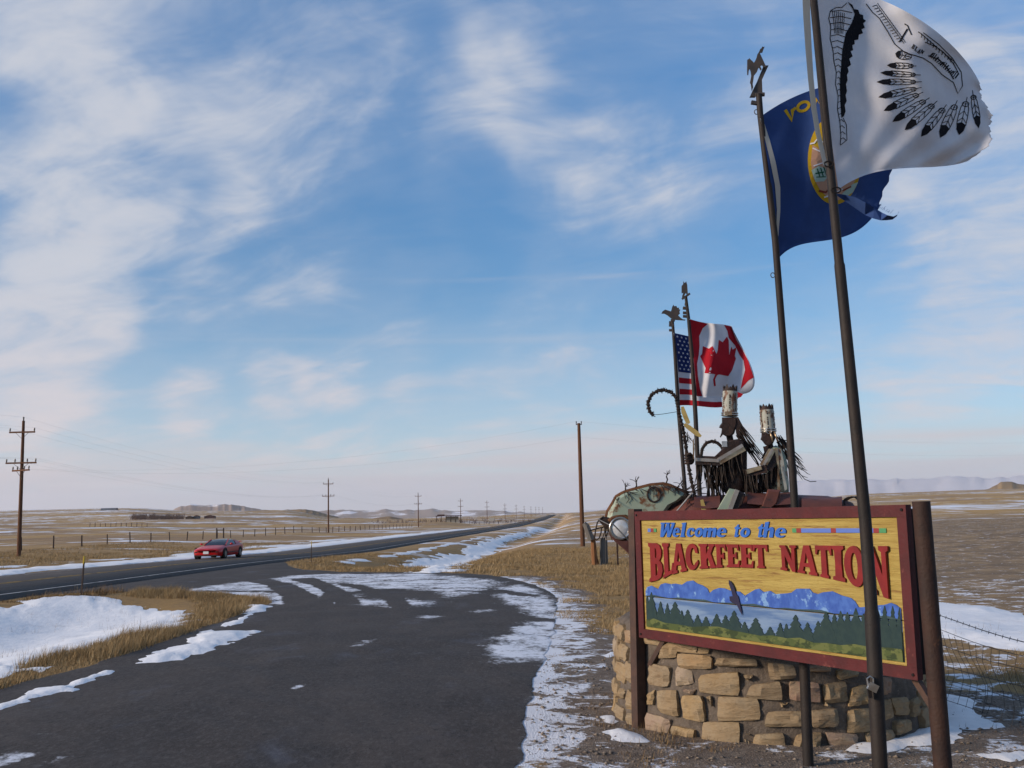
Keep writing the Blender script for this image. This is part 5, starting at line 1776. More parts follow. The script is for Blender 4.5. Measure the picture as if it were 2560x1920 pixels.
MB().bar(zB(390, 950, YH - 0.29), zB(680, 1250, YH - 0.27), 0.018, 0.012).build('bridle_strip', M_CHROME, horse)
MB().bar(zB(170, 885, YH - 0.15), zB(370, 985, YH - 0.15), 0.03, 0.01).build('nose_strip', M_TRIM, horse)
MB().tube([zB(x, y, YH - 0.14) for x, y in ((250, 835), (190, 880), (150, 930), (120, 1060), (105, 1180), (130, 1215), (180, 1180), (208, 1090), (218, 1000))], 0.008, 6).build('bridle_loop', M_WIRE, horse)
MB().tube([zB(x, y, YH - 0.1) for x, y in ((20, 1065), (120, 1035), (230, 1010), (300, 985))], 0.008, 6).build('bit_rod', M_WIRE, horse)
mb = strands(MB(), [zB(260 + i * 12, 990, YH - 0.12) for i in range(8)], 0.16, (0, 0, -1), 0.005, 0.15)
for i in range(46):
    k = rw.randrange(2, 13)
    x, y = neck[k]
    strands(mb, [zB(x + rw.uniform(-60, 60), y - 5, YH - 0.14)], rw.uniform(0.07, 0.17), (rw.uniform(-.2, .9), -0.25, rw.uniform(-1.1, -.2)), 0.0035, 0.22)
for (x, y) in ((745, 400), (1250, 300), (1500, 440), (560, 480)):
    base = zB(x, y, YH - 0.06)
    tip = base + Vector((rw.uniform(-.02, .03), 0, 0.07))
    mb.tube([base, (base + tip) / 2 + Vector((0.012, 0, 0)), tip], 0.008, 5)
    strands(mb, [tip] * 7, 0.09, (rw.uniform(-.5, .4), 0, 0.8), 0.003, 0.4)
for i in range(16):
    strands(mb, [zB(1400 + rw.uniform(-150, 300), 400 + rw.uniform(0, 80), YH - 0.05)], 0.2, (0.9, 0, rw.uniform(-.2, .3)), 0.005, 0.3)
stuff(mb.build('mane', M_WIRE, horse))
mb = MB()
for i in range(9):
    c_ = P(2128 + i * 2, 1256, YH - 0.2 + 0.03 * i)
    mb.tube([c_ + Vector((0.10 * math.cos(a) * (0.8 + 0.04 * i), 0.02 * math.sin(3 * a), 0.06 * math.sin(a))) for a in [q * math.pi / 8 for q in range(0, 10)]], 0.005, 5)
strands(mb, [P(2150, 1290, YH)] * 10, 0.6, (0.35, 0, -1), 0.006, 0.12, 7)
stuff(mb.build('tail', M_WIRE, horse))
for (x, lean, y_) in ((1700, -6, -0.14), (1735, 10, 0.14), (2075, -4, -0.14), (2105, 14, 0.14)):
    top_ = P(x, 1345, YH + y_)
    MB().tube([top_, top_ + Vector((lean * 0.004, 0, -0.35)), top_ + Vector((lean * 0.001, 0, -0.55)), Vector((top_.x, top_.y, PH + 0.1)), Vector((top_.x - 0.03, top_.y, PH + 0.03))], [0.13, 0.075, 0.055, 0.045, 0.06], 10).build('leg', M_RUSTD, horse, smooth=True)


def crown(root, base, top, r, teeth):
    """tall painted headdress: a curved sheet cut to points, on a chrome band"""
    ax = (top - base)
    H_ = ax.length
    ax.normalize()
    x_ = Vector((1, 0, 0)) - ax * ax.x
    x_.normalize()
    y_ = ax.cross(x_)
    mb = MB()
    n = teeth * 6
    for rr_ in (r, r - 0.006):
        lo = [base + (x_ * math.cos(2 * math.pi * i / n) + y_ * math.sin(2 * math.pi * i / n)) * rr_ for i in range(n)]
        hi_ = [base + ax * (H_ * (0.82 + 0.18 * (1 - abs((i % 6) - 3) / 3.0))) + (x_ * math.cos(2 * math.pi * i / n) + y_ * math.sin(2 * math.pi * i / n)) * rr_ * 0.97 for i in range(n)]
        mi_ = [base + ax * (H_ * 0.79) + (x_ * math.cos(2 * math.pi * i / n) + y_ * math.sin(2 * math.pi * i / n)) * rr_ * 0.98 for i in range(n)]
        fs = [(i, (i + 1) % n, n + (i + 1) % n, n + i) for i in range(n)]
        fs2 = [(n + i, n + (i + 1) % n, 2 * n + (i + 1) % n, 2 * n + i) for i in range(n)]
        mb.use(M_PALE)
        mb.add(lo + mi_ + hi_, fs)
        o = len(mb.v) - 3 * n
        mb.use(M_RUSTD)
        for f in fs2:
            mb.f.append(tuple(o + q for q in f))
            mb.mi.append(mb.cur)
    cr_ = mb.build('headdress', None, root, smooth='auto')
    mb = MB()
    for i in range(n):
        if i % 6 != 0:
            continue
        a_ = 2 * math.pi * i / n
        d_ = x_ * math.cos(a_) + y_ * math.sin(a_)
        for k in range(9):
            if rw.random() < 0.75:
                q = base + ax * H_ * (0.18 + 0.066 * k) + d_ * r * 0.995
                mb.tube([q - ax * 0.007 * (1 + 2 * (rw.random() < .2)), q + ax * 0.007], 0.006, 5)
    stuff(mb.build('punched_slots', M_RUSTD, cr_))
    for k in range(2):
        MB().tube([base + ax * (0.012 + 0.022 * k) + (x_ * math.cos(2 * math.pi * i / 24) + y_ * math.sin(2 * math.pi * i / 24)) * (r + 0.006) for i in range(24)], 0.007, 6, closed=True).build('headband', M_CHROME, cr_, smooth=True)
    return cr_


def figure_bar(root, name, a, b, w, h, m):
    return MB().bar(a, b, w, h, up=(0, 1, 0)).build(name, m, root)


# ---- front rider
YF = YH - 0.02
r1 = thing('metal_rider', zA(780, 1420), 'dark rusty metal rider in tall pale headdress, front one, arm stretched to the hooked staff', 'sculpture', 'metal riders on the horse')
cr1 = crown(r1, zA(704, 492, YF), zA(710, 108, YF), 0.080, 7)
MB().box(zA(690, 455, YF - 0.088), (0.075, 0.012, 0.040)).build('buckle', M_BRASS, cr1)
dome(MB(), [(608, 505), (800, 500), (806, 560), (778, 640), (762, 700), (722, 742), (660, 738), (622, 716), (592, 752), (584, 744), (602, 690), (607, 642), (574, 632), (582, 606), (608, 570)], zA, YF - 0.05, 0.10, 0.03).build('head', M_RUSTD, r1, smooth='auto')
MB().tube([zA(700, 730, YF), zA(715, 800, YF)], 0.035, 10).build('neck', M_RUSTD, r1, smooth=True)
tor = [(745, 780, .055), (752, 815, .11), (760, 880, .135), (765, 1000, .13), (770, 1150, .125), (775, 1300, .13), (785, 1430, .12)]
MB().tube([zA(x, y, YF + 0.02) for x, y, r in tor], [r for *_, r in tor], 14).build('torso', M_RUSTD, r1, smooth=True)
dome(MB(), [(625, 880), (640, 850), (700, 785), (790, 770), (868, 800), (878, 850), (700, 945), (575, 1000), (515, 985)], zA, YF - 0.13, 0.08, 0.02).build('shoulder_plate', M_RUSTD, r1, smooth='auto')
figure_bar(r1, 'trim_strip', zA(862, 845, YF - 0.185), zA(560, 1025, YF - 0.20), 0.035, 0.012, M_TRIM)
figure_bar(r1, 'upper_arm', zA(868, 875, YF - 0.14), zA(560, 1045, YF - 0.16), 0.075, 0.075, M_BRASS)
figure_bar(r1, 'forearm', zA(580, 1040, YF - 0.16), zA(290, 1028, YF - 0.16), 0.095, 0.07, M_RUSTD)
figure_bar(r1, 'trim_strip', zA(570, 1034, YF - 0.205), zA(290, 1018, YF - 0.205), 0.034, 0.012, M_TRIM)
mb = MB()
hp = zA(225, 1015, YF - 0.15)
mb.ball(hp, 0.06, 10, 8, (0.75, 0.7, 1.0))
for i in range(4):
    c_ = hp + Vector((-0.03, 0, 0.045 - 0.028 * i))
    mb.tube([c_ + Vector((0.03, -0.035, 0)), c_ + Vector((-0.015, -0.04, 0)), c_ + Vector((-0.03, 0.0, -0.004)), c_ + Vector((-0.012, 0.035, -0.006))], [0.013, 0.012, 0.011, 0.009], 6)
mb.tube([hp + Vector((0.02, -0.03, 0.03)), hp + Vector((-0.01, -0.05, 0.06)), hp + Vector((-0.045, -0.04, 0.055))], [0.014, 0.012, 0.010], 6)
mb.build('hand', M_RUSTD, r1, smooth=True)
st_ = [zA(300 + (850 - 300) * q / 70, 1065 if q < 40 else 1060 - (q - 40) * 4, YF - 0.15 + rw.uniform(-.05, .05)) for q in range(71)]
mb = strands(MB(), st_, 0.24, (0.03, 0, -1), 0.005, 0.09)
strands(mb, [zA(410 + rw.uniform(0, 200), 1080 + rw.uniform(0, 80), YF - 0.1) for _ in range(46)], 0.36, (0.05, 0, -1), 0.006, 0.09)
stuff(mb.build('fringe', M_WIRE, r1))
dome(MB(), [(590, 1080), (700, 1040), (880, 940), (915, 1180), (890, 1400), (700, 1480), (620, 1400), (590, 1250)], zA, YF - 0.06, 0.12, 0.03).build('shirt_plate', M_RUSTD, r1, smooth='auto')
mb = strands(MB(), [zA(800 + rw.uniform(-20, 40), 560 + rw.uniform(0, 180), YF - 0.05 + rw.uniform(-.05, .1)) for _ in range(34)], 0.42, (0.62, 0, -1.0), 0.005, 0.06, 6)
stuff(mb.build('hair', M_WIRE, r1))
for q in ([(780, 500), (810, 505), (860, 600), (940, 725), (895, 680), (905, 765), (850, 690), (810, 620)], [(765, 560), (800, 580), (835, 740), (800, 760), (780, 690)]):
    MB().prism(q, lambda u, v, w: zA(u, v, YF - 0.07 + w), 0.015).build('hair_plate', M_RUSTD, r1)
dome(MB(), [(700, 1372), (790, 1388), (700, 1660), (530, 1660)], zA, YF - 0.30, 0.04, 0.02).build('thigh', M_MINT, r1, smooth='auto')
figure_bar(r1, 'trim_strip', zA(795, 1390, YF - 0.335), zA(690, 1670, YF - 0.335), 0.045, 0.015, M_TRIM)
dome(MB(), [(815, 1395), (900, 1440), (860, 1560), (780, 1660), (715, 1660)], zA, YF - 0.30, 0.06, 0.02).build('thigh_side', M_RUSTD, r1, smooth='auto')
figure_bar(r1, 'shin', zA(620, 1650, YF - 0.32), zA(610, 1900, YF - 0.34), 0.11, 0.07, M_RUSTD)
MB().box(zA(640, 830, YF - 0.14), (0.05, 0.03, 0.06)).build('shoulder_clasp', M_CHROME, r1)

# ---- rear rider
r2 = thing('metal_rider', zA(1250, 1420), 'metal rider in pale green shirt and rust-tipped headdress, seated behind the dark one', 'sculpture', 'metal riders on the horse')
cr2 = crown(r2, zA(1178, 690, YF), zA(1148, 340, YF), 0.076, 7)
mb = MB()
bc = zA(1180, 672, YF - 0.085)
mb.tube([bc + Vector((0.028 * math.cos(a), 0, 0.028 * math.sin(a))) for a in [i * math.pi / 8 for i in range(16)]], 0.006, 6, closed=True)
mb.build('buckle', M_CHROME, cr2)
dome(MB(), [(1092, 690), (1262, 685), (1262, 760), (1230, 830), (1180, 855), (1135, 840), (1110, 805), (1092, 785), (1078, 775), (1090, 740)], zA, YF - 0.05, 0.10, 0.03).build('head', M_RUSTD, r2, smooth='auto')
for k in range(2):
    MB().tube([zA(1195 + 55 * k, 680, YF - 0.08), zA(1215 + 55 * k, 740, YF - 0.09), zA(1230 + 62 * k, 800, YF - 0.08)], 0.010, 6).build('side_bar', M_BRASS, r2, smooth=True)
MB().tube([zA(1185, 840, YF), zA(1200, 890, YF)], 0.04, 10).build('neck', M_RUSTD, r2, smooth=True)
tor = [(1215, 870, .05), (1235, 910, .095), (1255, 1000, .12), (1262, 1150, .125), (1262, 1300, .14), (1265, 1420, .14)]
torso2 = MB().tube([zA(x, y, YF + 0.02) for x, y, r in tor], [r for *_, r in tor], 14).build('torso', M_MINT, r2, smooth=True)
dome(MB(), [(1110, 860), (1180, 850), (1165, 930), (1120, 1010), (1085, 1010), (1125, 930)], zA, YF - 0.05, 0.08, 0.02).build('collar', M_RUSTD, r2, smooth='auto')
for k in range(3):
    figure_bar(r2, 'upper_arm', zA(1195 + 27 * k, 895, YF - 0.16 - 0.01 * (k == 1)), zA(1085 + 30 * k, 1085, YF - 0.17 - 0.01 * (k == 1)), 0.026, 0.03, M_BRASS if k != 1 else M_TRIM)
figure_bar(r2, 'upper_arm', zA(1275, 910, YF - 0.12), zA(1165, 1150, YF - 0.14), 0.085, 0.05, M_RUSTD)
figure_bar(r2, 'forearm', zA(1150, 1130, YF - 0.15), zA(890, 1190, YF - 0.13), 0.085, 0.06, M_RUSTD)
figure_bar(r2, 'forearm_plate', zA(1090, 1115, YF - 0.185), zA(910, 1170, YF - 0.17), 0.045, 0.02, M_BRASS)
mb = strands(MB(), [zA(885 + (1290 - 885) * q / 59, np.interp(q, [0, 40, 59], [1215, 1190, 1080]), YF - 0.14 + rw.uniform(-.04, .04)) for q in range(60)] * 2, 0.2, (0.02, 0, -1), 0.005, 0.06)
strands(mb, [zA(900 + rw.uniform(0, 180), 1300 + rw.uniform(0, 60), YF - 0.05) for _ in range(36)], 0.12, (0.0, 0, -1), 0.006, 0.08)
stuff(mb.build('fringe', M_WIRE, r2))
dome(MB(), [(890, 1370), (980, 1330), (1090, 1290), (1100, 1340), (1000, 1420), (900, 1450)], zA, YF - 0.08, 0.1, 0.02).build('bundle', M_RUSTD, r2, smooth='auto')
MB().prism([(1290, 880), (1330, 890), (1365, 1050), (1405, 1380), (1375, 1400), (1340, 1200), (1300, 1000)], lambda u, v, w: zA(u, v, YF - 0.15 + w), 0.015).build('shawl_panel', M_PALE, r2)
MB().prism([(1250, 880), (1290, 880), (1310, 1100), (1320, 1390), (1285, 1390), (1290, 1120)], lambda u, v, w: zA(u, v, YF - 0.155 + w), 0.012).build('shawl_edge', M_BRASS, r2)
mb = strands(MB(), [zA(1290 + rw.uniform(-20, 60), 720 + rw.uniform(0, 120), YF + rw.uniform(-.05, .1)) for _ in range(26)], 0.36, (0.5, 0, -0.9), 0.005, 0.12, 6)
strands(mb, [zA(1480 + rw.uniform(-40, 30), 1000 + rw.uniform(0, 120), YF + 0.05) for _ in range(9)], 0.24, (0.55, 0, -0.8), 0.0035, 0.25, 6)
mb.tube([zA(x, y, YF) for x, y in ((1280, 740), (1340, 780), (1395, 788), (1440, 780))], 0.006, 5)
mb.tube([zA(x, y, YF) for x, y in ((1500, 1050), (1560, 1190), (1620, 1260), (1690, 1290), (1760, 1285))], 0.004, 4)
stuff(mb.build('hair', M_WIRE, r2))
for i in range(14):
    a = zA(1140 + (i % 7) * 32 + rw.uniform(-5, 5), 1260 + (i // 7) * 70 + rw.uniform(-10, 10), YF - 0.13)
    MB().ball(a, 0.008, 6, 4).build('rivet', M_RUSTD, torso2)
dome(MB(), [(1170, 1380), (1330, 1390), (1280, 1560), (1180, 1640), (1080, 1620)], zA, YF - 0.30, 0.05, 0.02).build('thigh', M_RUSTR, r2, smooth='auto')
figure_bar(r2, 'shin', zA(1150, 1600, YF - 0.32), zA(1130, 1850, YF - 0.34), 0.11, 0.07, M_RUSTD)

# ---- hooked staff
sp = [(600, 412), (566, 372), (552, 300), (585, 228), (640, 196), (690, 190), (750, 206), (795, 255), (810, 320), (818, 390), (840, 470), (862, 560), (878, 660), (893, 790), (912, 900), (930, 985), (950, 1080), (975, 1210)]
staff = thing('hooked_staff', z2(975, 1210, YF - 0.16), 'crook-topped staff wrapped in twisted wire, held out by the dark rider', 'staff')
sw = [z2(x, y, YF - 0.18) for x, y in sp]
dense_ = []
for a, b in zip(sw[:-1], sw[1:]):
    dense_ += [a + (b - a) * i / 6 for i in range(6)]
dense_.append(sw[-1])
MB().tube(dense_, [0.017 + 0.006 * math.sin(i * 2.6) + rw.uniform(0, .003) for i in range(len(dense_))], 7).build('shaft', M_WIRE, staff)
mb = MB()
for i, q in enumerate(dense_):
    for _ in range(2):
        d = Vector((rw.uniform(-1, 1), rw.uniform(-1, 1), rw.uniform(-1, 1))).normalized()
        mb.tube([q, q + d * rw.uniform(0.02, 0.042)], [0.008, 0.003], 4)
stuff(mb.build('wire_barbs', M_WIRE, staff))
MB().tube([z2(612, 405, YF - 0.18), z2(680, 398, YF - 0.18), z2(805, 378, YF - 0.18)], 0.003, 5).build('cord', M_WIRE, staff)
for q in ([(838, 335), (862, 332), (885, 385), (918, 470), (905, 485), (880, 475), (858, 430), (840, 380)], [(860, 485), (880, 475), (920, 498), (985, 548), (1018, 585), (1005, 600), (965, 585), (900, 535), (866, 505)]):
    MB().prism(q, lambda u, v, w: z2(u, v, YF - 0.22 + w), 0.012).build('feather', M_TAN, staff)
MB().prism([(1005, 1140), (1030, 1135), (1055, 1210), (1050, 1230), (1015, 1230)], lambda u, v, w: z2(u, v, YF - 0.30 + w), 0.012).build('feather', M_TAN, staff)
MB().prism([(938, 620), (948, 610), (956, 700), (950, 790), (942, 780)], lambda u, v, w: z2(u, v, YF - 0.24 + w), 0.01).build('feather', M_BRASS, staff)
mb = strands(MB(), [z2(870 + rw.uniform(-8, 30), 560 + rw.uniform(-10, 30), YF - 0.18) for _ in range(12)], 0.13, (0.2, 0, -1), 0.003, 0.3)
stuff(mb.build('trailing_wire', M_WIRE, staff))
hoop = thing('wire_hoop', z2(1015, 760, YF + 0.1), 'small twisted wire hoop arching behind the dark rider\'s arm', 'hoop')
hp_ = [z2(x, y, YF + 0.12) for x, y in ((1012, 900), (1012, 760), (1020, 700), (1055, 650), (1105, 632), (1155, 648), (1192, 685), (1210, 740))]
MB().tube(hp_, 0.018, 7).build('ring', M_WIRE, hoop)
mb = MB()
for a, b in zip(hp_[:-1], hp_[1:]):
    for i in range(10):
        q = a + (b - a) * i / 10
        d = Vector((rw.uniform(-1, 1), rw.uniform(-1, 1), rw.uniform(-1, 1))).normalized()
        mb.tube([q, q + d * rw.uniform(0.02, 0.038)], [0.008, 0.003], 4)
stuff(mb.build('wire_barbs', M_WIRE, hoop))


# ------------------------------------------------------------------ red car on the highway
M_CAR = mat('red_car_paint', (0.45, 0.006, 0.007), rough=0.35, spec=0.4, coat=0.25)
M_TINT = mat('tinted_car_glass', (0.012, 0.016, 0.018), rough=0.08, spec=0.6)
M_TYRE = mat('tyre_rubber', (0.012, 0.012, 0.012), rough=0.9)
M_RIM = mat('grey_alloy', (0.14, 0.14, 0.14), rough=0.4, metal=0.6)
M_PLATE = mat('licence_plate', (0.6, 0.6, 0.6), rough=0.5)
M_BLK = mat('black_trim', (0.01, 0.01, 0.011), rough=0.6)


def at_px(x, Y):
    """ground point at a distance Y under a pixel column"""
    p = P(x, 1300, Y)
    return Vector((p.x, p.y, float(hgt(p.x, p.y))))


cY = 68.0
cX = ROAD_A + ROAD_K * cY - 2.6
car = thing('car', (cX, cY, float(zr(cY)) + 0.035), 'low red two-door sports coupe driving along the highway', 'car')
car.rotation_euler.z = math.atan(ROAD_K) * -1 + math.pi     # local +Y is the nose


def cbuild(mb, name, m, parent=None, smooth='auto'):
    o = mb.build(name, m, None, smooth=smooth)
    o.parent = parent or car
    return o


stn = [(2.42, .60, .34, .50, .56), (2.34, .78, .24, .56, .62), (2.05, .88, .20, .64, .69), (1.5, .92, .20, .72, .78), (0.9, .935, .19, .78, .84), (0.3, .94, .19, .81, .88), (-0.6, .94, .19, .83, .90), (-1.3, .945, .19, .86, .93), (-1.9, .92, .22, .88, .95), (-2.3, .86, .30, .86, .93), (-2.42, .80, .40, .78, .84)]
mb = MB()
prof = lambda w, zb, zs, zt: [(0, zb), (w * .9, zb), (w * .98, zb + .10), (w, zb + .25), (w * .995, zs - .06), (w * .93, zs), (w * .6, zt), (0, zt + .015)]
rows = []
for (y, w, zb, zs, zt) in stn:
    h_ = prof(w, zb, zs, zt)
    rows.append([(x, y, z) for x, z in h_] + [(-x, y, z) for x, z in h_[-2:0:-1]])
n = len(rows[0])
mb.add([Vector(q) for r_ in rows for q in r_], [(i * n + j, i * n + (j + 1) % n, (i + 1) * n + (j + 1) % n, (i + 1) * n + j) for i in range(len(rows) - 1) for j in range(n)] + [tuple(range(n - 1, -1, -1)), tuple((len(rows) - 1) * n + j for j in range(n))])
cbuild(mb, 'body', M_CAR, smooth='auto')
cab = [(0.80, .70, .83, .85), (0.45, .72, .85, 1.0), (-0.15, .74, .88, 1.19), (-0.75, .74, .89, 1.21), (-1.35, .72, .90, 1.12), (-2.05, .62, .92, .97)]
mb = MB()
rows = []
for (y, w, zb, zt) in cab:
    k = min(1, (zt - zb) / .33)
    h_ = [(w, zb), (w * (1 - .12 * k), zb + (zt - zb) * .6), (w * (1 - .24 * k), zt - .02 * k), (w * .3, zt + .015 * k)]
    rows.append([(x, y, z) for x, z in h_] + [(-x, y, z) for x, z in h_[::-1]])
n = len(rows[0])
mb.add([Vector(q) for r_ in rows for q in r_], [(i * n + j, i * n + j + 1, (i + 1) * n + j + 1, (i + 1) * n + j) for i in range(len(rows) - 1) for j in range(n - 1)])
cbuild(mb, 'windows', M_TINT, smooth='auto')
mb = MB()
mb.grid(lambda u, v: Vector(((u - .5) * 1.06, -0.18 - 0.95 * v, 1.225 - .03 * (2 * u - 1) ** 2 - .012 * (2 * v - 1) ** 2 - .075 * v * v)), 6, 6)
cbuild(mb, 'roof', mat('dark_red_roof', (0.18, 0.014, 0.018), rough=0.3, coat=0.6), smooth=True)
for s_ in (-1, 1):
    mb = MB().bar((s_ * .70, .78, .87), (s_ * .56, -.15, 1.20), .05, .05)
    cbuild(mb, 'pillar', M_CAR)
    mb = MB().prism([(-1.15, .90), (-2.1, .94), (-2.0, 1.0), (-1.25, 1.17), (-1.05, 1.17)], lambda u, v, w: Vector((s_ * (.735 - .45 * (v - .9)) + s_ * w, u, v)), .02)
    cbuild(mb, 'rear_quarter', M_CAR)
    mb = MB().ball((s_ * .98, .48, .93), .09, 8, 6, (1.2, .7, .7))
    cbuild(mb, 'mirror', M_CAR, smooth=True)
    mb = MB().box((s_ * .55, 2.395, .47), (.34, .05, .06))
    cbuild(mb, 'fog_light', M_BLK)
    mb = MB().bar((s_ * .948, 1.1, .42), (s_ * .955, -1.0, .42), .02, .05)
    cbuild(mb, 'side_moulding', M_BLK)
    mb = MB().bar((s_ * .14, 2.30, .635), (s_ * .42, 2.28, .635), .03, .03)
    cbuild(mb, 'hood_vent', M_BLK)
    for wy in (1.52, -1.45):
        wh = MB().tube([(s_ * .70, wy, .33), (s_ * .955, wy, .33)], [.33, .33], 24)
        wheel = cbuild(wh, 'wheel', M_TYRE)
        rm = MB().tube([(s_ * .90, wy, .33), (s_ * .965, wy, .33)], [.21, .20], 12)
        cbuild(rm, 'rim', M_RIM, wheel)
        ar = MB().tube([(s_ * .93, wy + .37 * math.cos(a), .33 + .37 * math.sin(a)) for a in [math.pi * i / 12 for i in range(13)]], .035, 6)
        cbuild(ar, 'wheel_arch', M_BLK)
cbuild(MB().box((0, 2.44, .44), (.34, .02, .16)), 'licence_plate', M_PLATE)
cbuild(MB().box((0, 2.30, .26), (1.4, .16, .08)), 'chin', M_BLK)
cbuild(MB().box((0, -2.28, 1.02), (1.55, .22, .04)), 'spoiler', M_CAR)

# ------------------------------------------------------------------ utility poles and lines
M_TIMBER = mat('weathered_pole_timber', (0.115, 0.052, 0.026), (0.085, 0.040, 0.022), rough=0.9, scale=3, stretch=(4, 4, 0.5), bump=0.3, bscale=14)
M_ARM = mat('crossarm_timber', (0.14, 0.068, 0.035), (0.10, 0.05, 0.03), rough=0.9, scale=4)
M_INS = mat('porcelain_insulator', (0.10, 0.10, 0.10), rough=0.4)
M_LINE = mat('conductor', (0.22, 0.21, 0.21), rough=0.6)


def utility_pole(H=11.0, third=False):
    o = bpy.data.objects.new('utility_pole', None)
    col.objects.link(o)

    def b_(mb, nm, m, parent=None, smooth=False):
        q = mb.build(nm, m, None, smooth=smooth)
        q.parent = parent or o
        return q
    b_(MB().tube([(0, 0, -0.6), (0, 0, H * .5), (0, 0, H)], [0.17, 0.145, 0.11], 10), 'shaft', M_TIMBER, smooth='auto')
    b_(MB().tube([(0, 0, H), (0, 0, H + .32)], [0.05, 0.07], 8), 'insulator', M_INS)
    arms = [(H - .95, 2.1, 0), (H * .685, 2.5, 0)] + ([(H * .63, 2.1, 0.5)] if third else [])
    for z, L_, rot in arms:
        d = Vector((math.cos(rot), -math.sin(rot), 0))
        c = Vector((0, -0.17, z))
        arm = b_(MB().bar(c - d * L_ / 2, c + d * L_ / 2, .11, .13), 'crossarm', M_ARM)
        for s_ in (-1, 1):
            b_(MB().bar(c + d * s_ * L_ * .27 - Vector((0, 0.02, 0)), Vector((0, -0.15, z - .55)), .035, .02), 'brace', M_STEEL, arm)
            for f in ((0.95,) if z > H * .7 else (0.95, 0.4)):
                q = c + d * s_ * L_ / 2 * f
                b_(MB().tube([q + Vector((0, 0, .05)), q + Vector((0, 0, .2)), q + Vector((0, 0, .34))], [0.03, 0.07, 0.05], 8), 'insulator', M_INS, arm)
    return o


up_spec = [(50, 85, 'tall utility pole with three crossarms nearest on the left roadside', True), (821, 217, 'utility pole with two crossarms, second from the left along the highway', False),
           (1046, 342, 'utility pole with two crossarms, third from the left along the highway', False), (1152, 477, 'utility pole with two crossarms, fourth from the left, before the far shelter', False),
           (1218, 590, 'utility pole with two crossarms, fifth from the left along the highway', False), (1263, 690, 'utility pole with two crossarms, sixth from the left along the highway', False),
           (1291, 840, 'tiny distant utility pole, seventh from the left along the highway', False), (1311, 980, 'tiny distant utility pole, eighth from the left along the highway', False),
           (1328, 1120, 'tiny distant utility pole, ninth from the left along the highway', False), (1340, 1250, 'tiny distant utility pole, tenth from the left along the highway', False), (1348, 1370, 'tiny distant utility pole, eleventh from the left along the highway', False), (1357, 1480, 'farthest utility pole before the highway crest', False)]
proto3 = utility_pole(11.0, True)
proto2 = utility_pole(11.0, False)
used2 = False
tops = []
for i, (x, Y, lab, third) in enumerate(up_spec):
    if third:
        o = proto3
    elif not used2:
        o = proto2
        used2 = True
    else:
        o = copy_tree(proto2)
    g = at_px(x, Y)
    o.location = g
    tag(o, lab, 'utility pole', 'utility poles along the highway')
    tops.append(g)


def wire(a, b, sag, n=14):
    return [a + (b - a) * (i / n) - Vector((0, 0, sag * 4 * (i / n) * (1 - i / n))) for i in range(n + 1)]


behind = tops[0] + (tops[0] - tops[1]) * 0.9
behind.z = tops[0].z
seq = [behind] + tops[:8]
for k, (dx_, dz_) in enumerate(((0, 11.3), (-1.0, 10.4), (1.0, 10.4), (-1.18, 7.9), (1.18, 7.9), (0.5, 7.9))):
    pts = []
    for a, b in zip(seq[:-1], seq[1:]):
        o_ = Vector((dx_, -0.17 if k else 0, dz_))
        pts += wire(a + o_, b + o_, 1.6)[:-1]
    tag(MB().tube(pts, 0.0035, 4, cap=False).build('power_line', M_LINE), 'thin power line strung between the utility poles beside the highway', 'power line', 'power lines along the highway')
# the single pole right of the road with the line that crosses it
lp = at_px(1455, 82)
lone = thing('utility_pole', lp, 'single slim timber pole without crossarms, standing right of the highway', 'utility pole')
ltop = P(1447, 1058, 82.3)
MB().tube([lp - Vector((0, 0, .6)), (lp + ltop) / 2, ltop], [0.19, 0.155, 0.12], 12).build('shaft', M_TIMBER, lone, smooth='auto')
MB().bar(ltop + Vector((-.24, 0, -.1)), ltop + Vector((.24, 0, -.1)), .06, .06).build('bracket', M_STEEL, lone)
for s_ in (-1, 1):
    q = ltop + Vector((s_ * .2, 0, 0))
    MB().tube([q - Vector((0, 0, .08)), q + Vector((0, 0, .12)), q + Vector((0, 0, .16))], [.03, .05, .03], 8).build('insulator', M_INS, lone)
rgt = P(2900, 1095, 120)
for k, dz_ in enumerate((0.15, -1.1)):
    pts = wire(tops[0] + Vector((0.9 - k * .5, -.2, 7.0 + .0 * k)), ltop + Vector((-.2, 0, dz_)), 1.3, 24) + wire(ltop + Vector((.2, 0, dz_)), rgt + Vector((0, 0, dz_)), 1.2, 20)[1:]
    tag(MB().tube(pts, 0.003, 4, cap=False).build('power_line', M_LINE), 'thin wire crossing high over the road to the single pole', 'power line', 'wires crossing to the single pole')

# ------------------------------------------------------------------ fences
M_POST = mat('dark_fence_timber', (0.040, 0.030, 0.026), (0.065, 0.045, 0.034), rough=0.95, scale=6)
M_GREYW = mat('grey_weathered_timber', (0.15, 0.135, 0.12), (0.10, 0.09, 0.08), rough=0.95, scale=4, stretch=(6, 6, .6))
M_ORGW = mat('orange_brown_timber', (0.22, 0.10, 0.04), (0.15, 0.065, 0.03), rough=0.9, scale=4, stretch=(6, 6, .6))
M_FWIRE = mat('galvanised_wire', (0.07, 0.06, 0.055), rough=0.6, metal=0.3)


def post_mesh(r, H):
    mb = MB().tube([(0, 0, -.3), (0, 0, H * .6), (0.01, 0, H)], [r, r * .95, r * .85], 7)
    me_o = mb.build('post', M_POST, None)
    return me_o


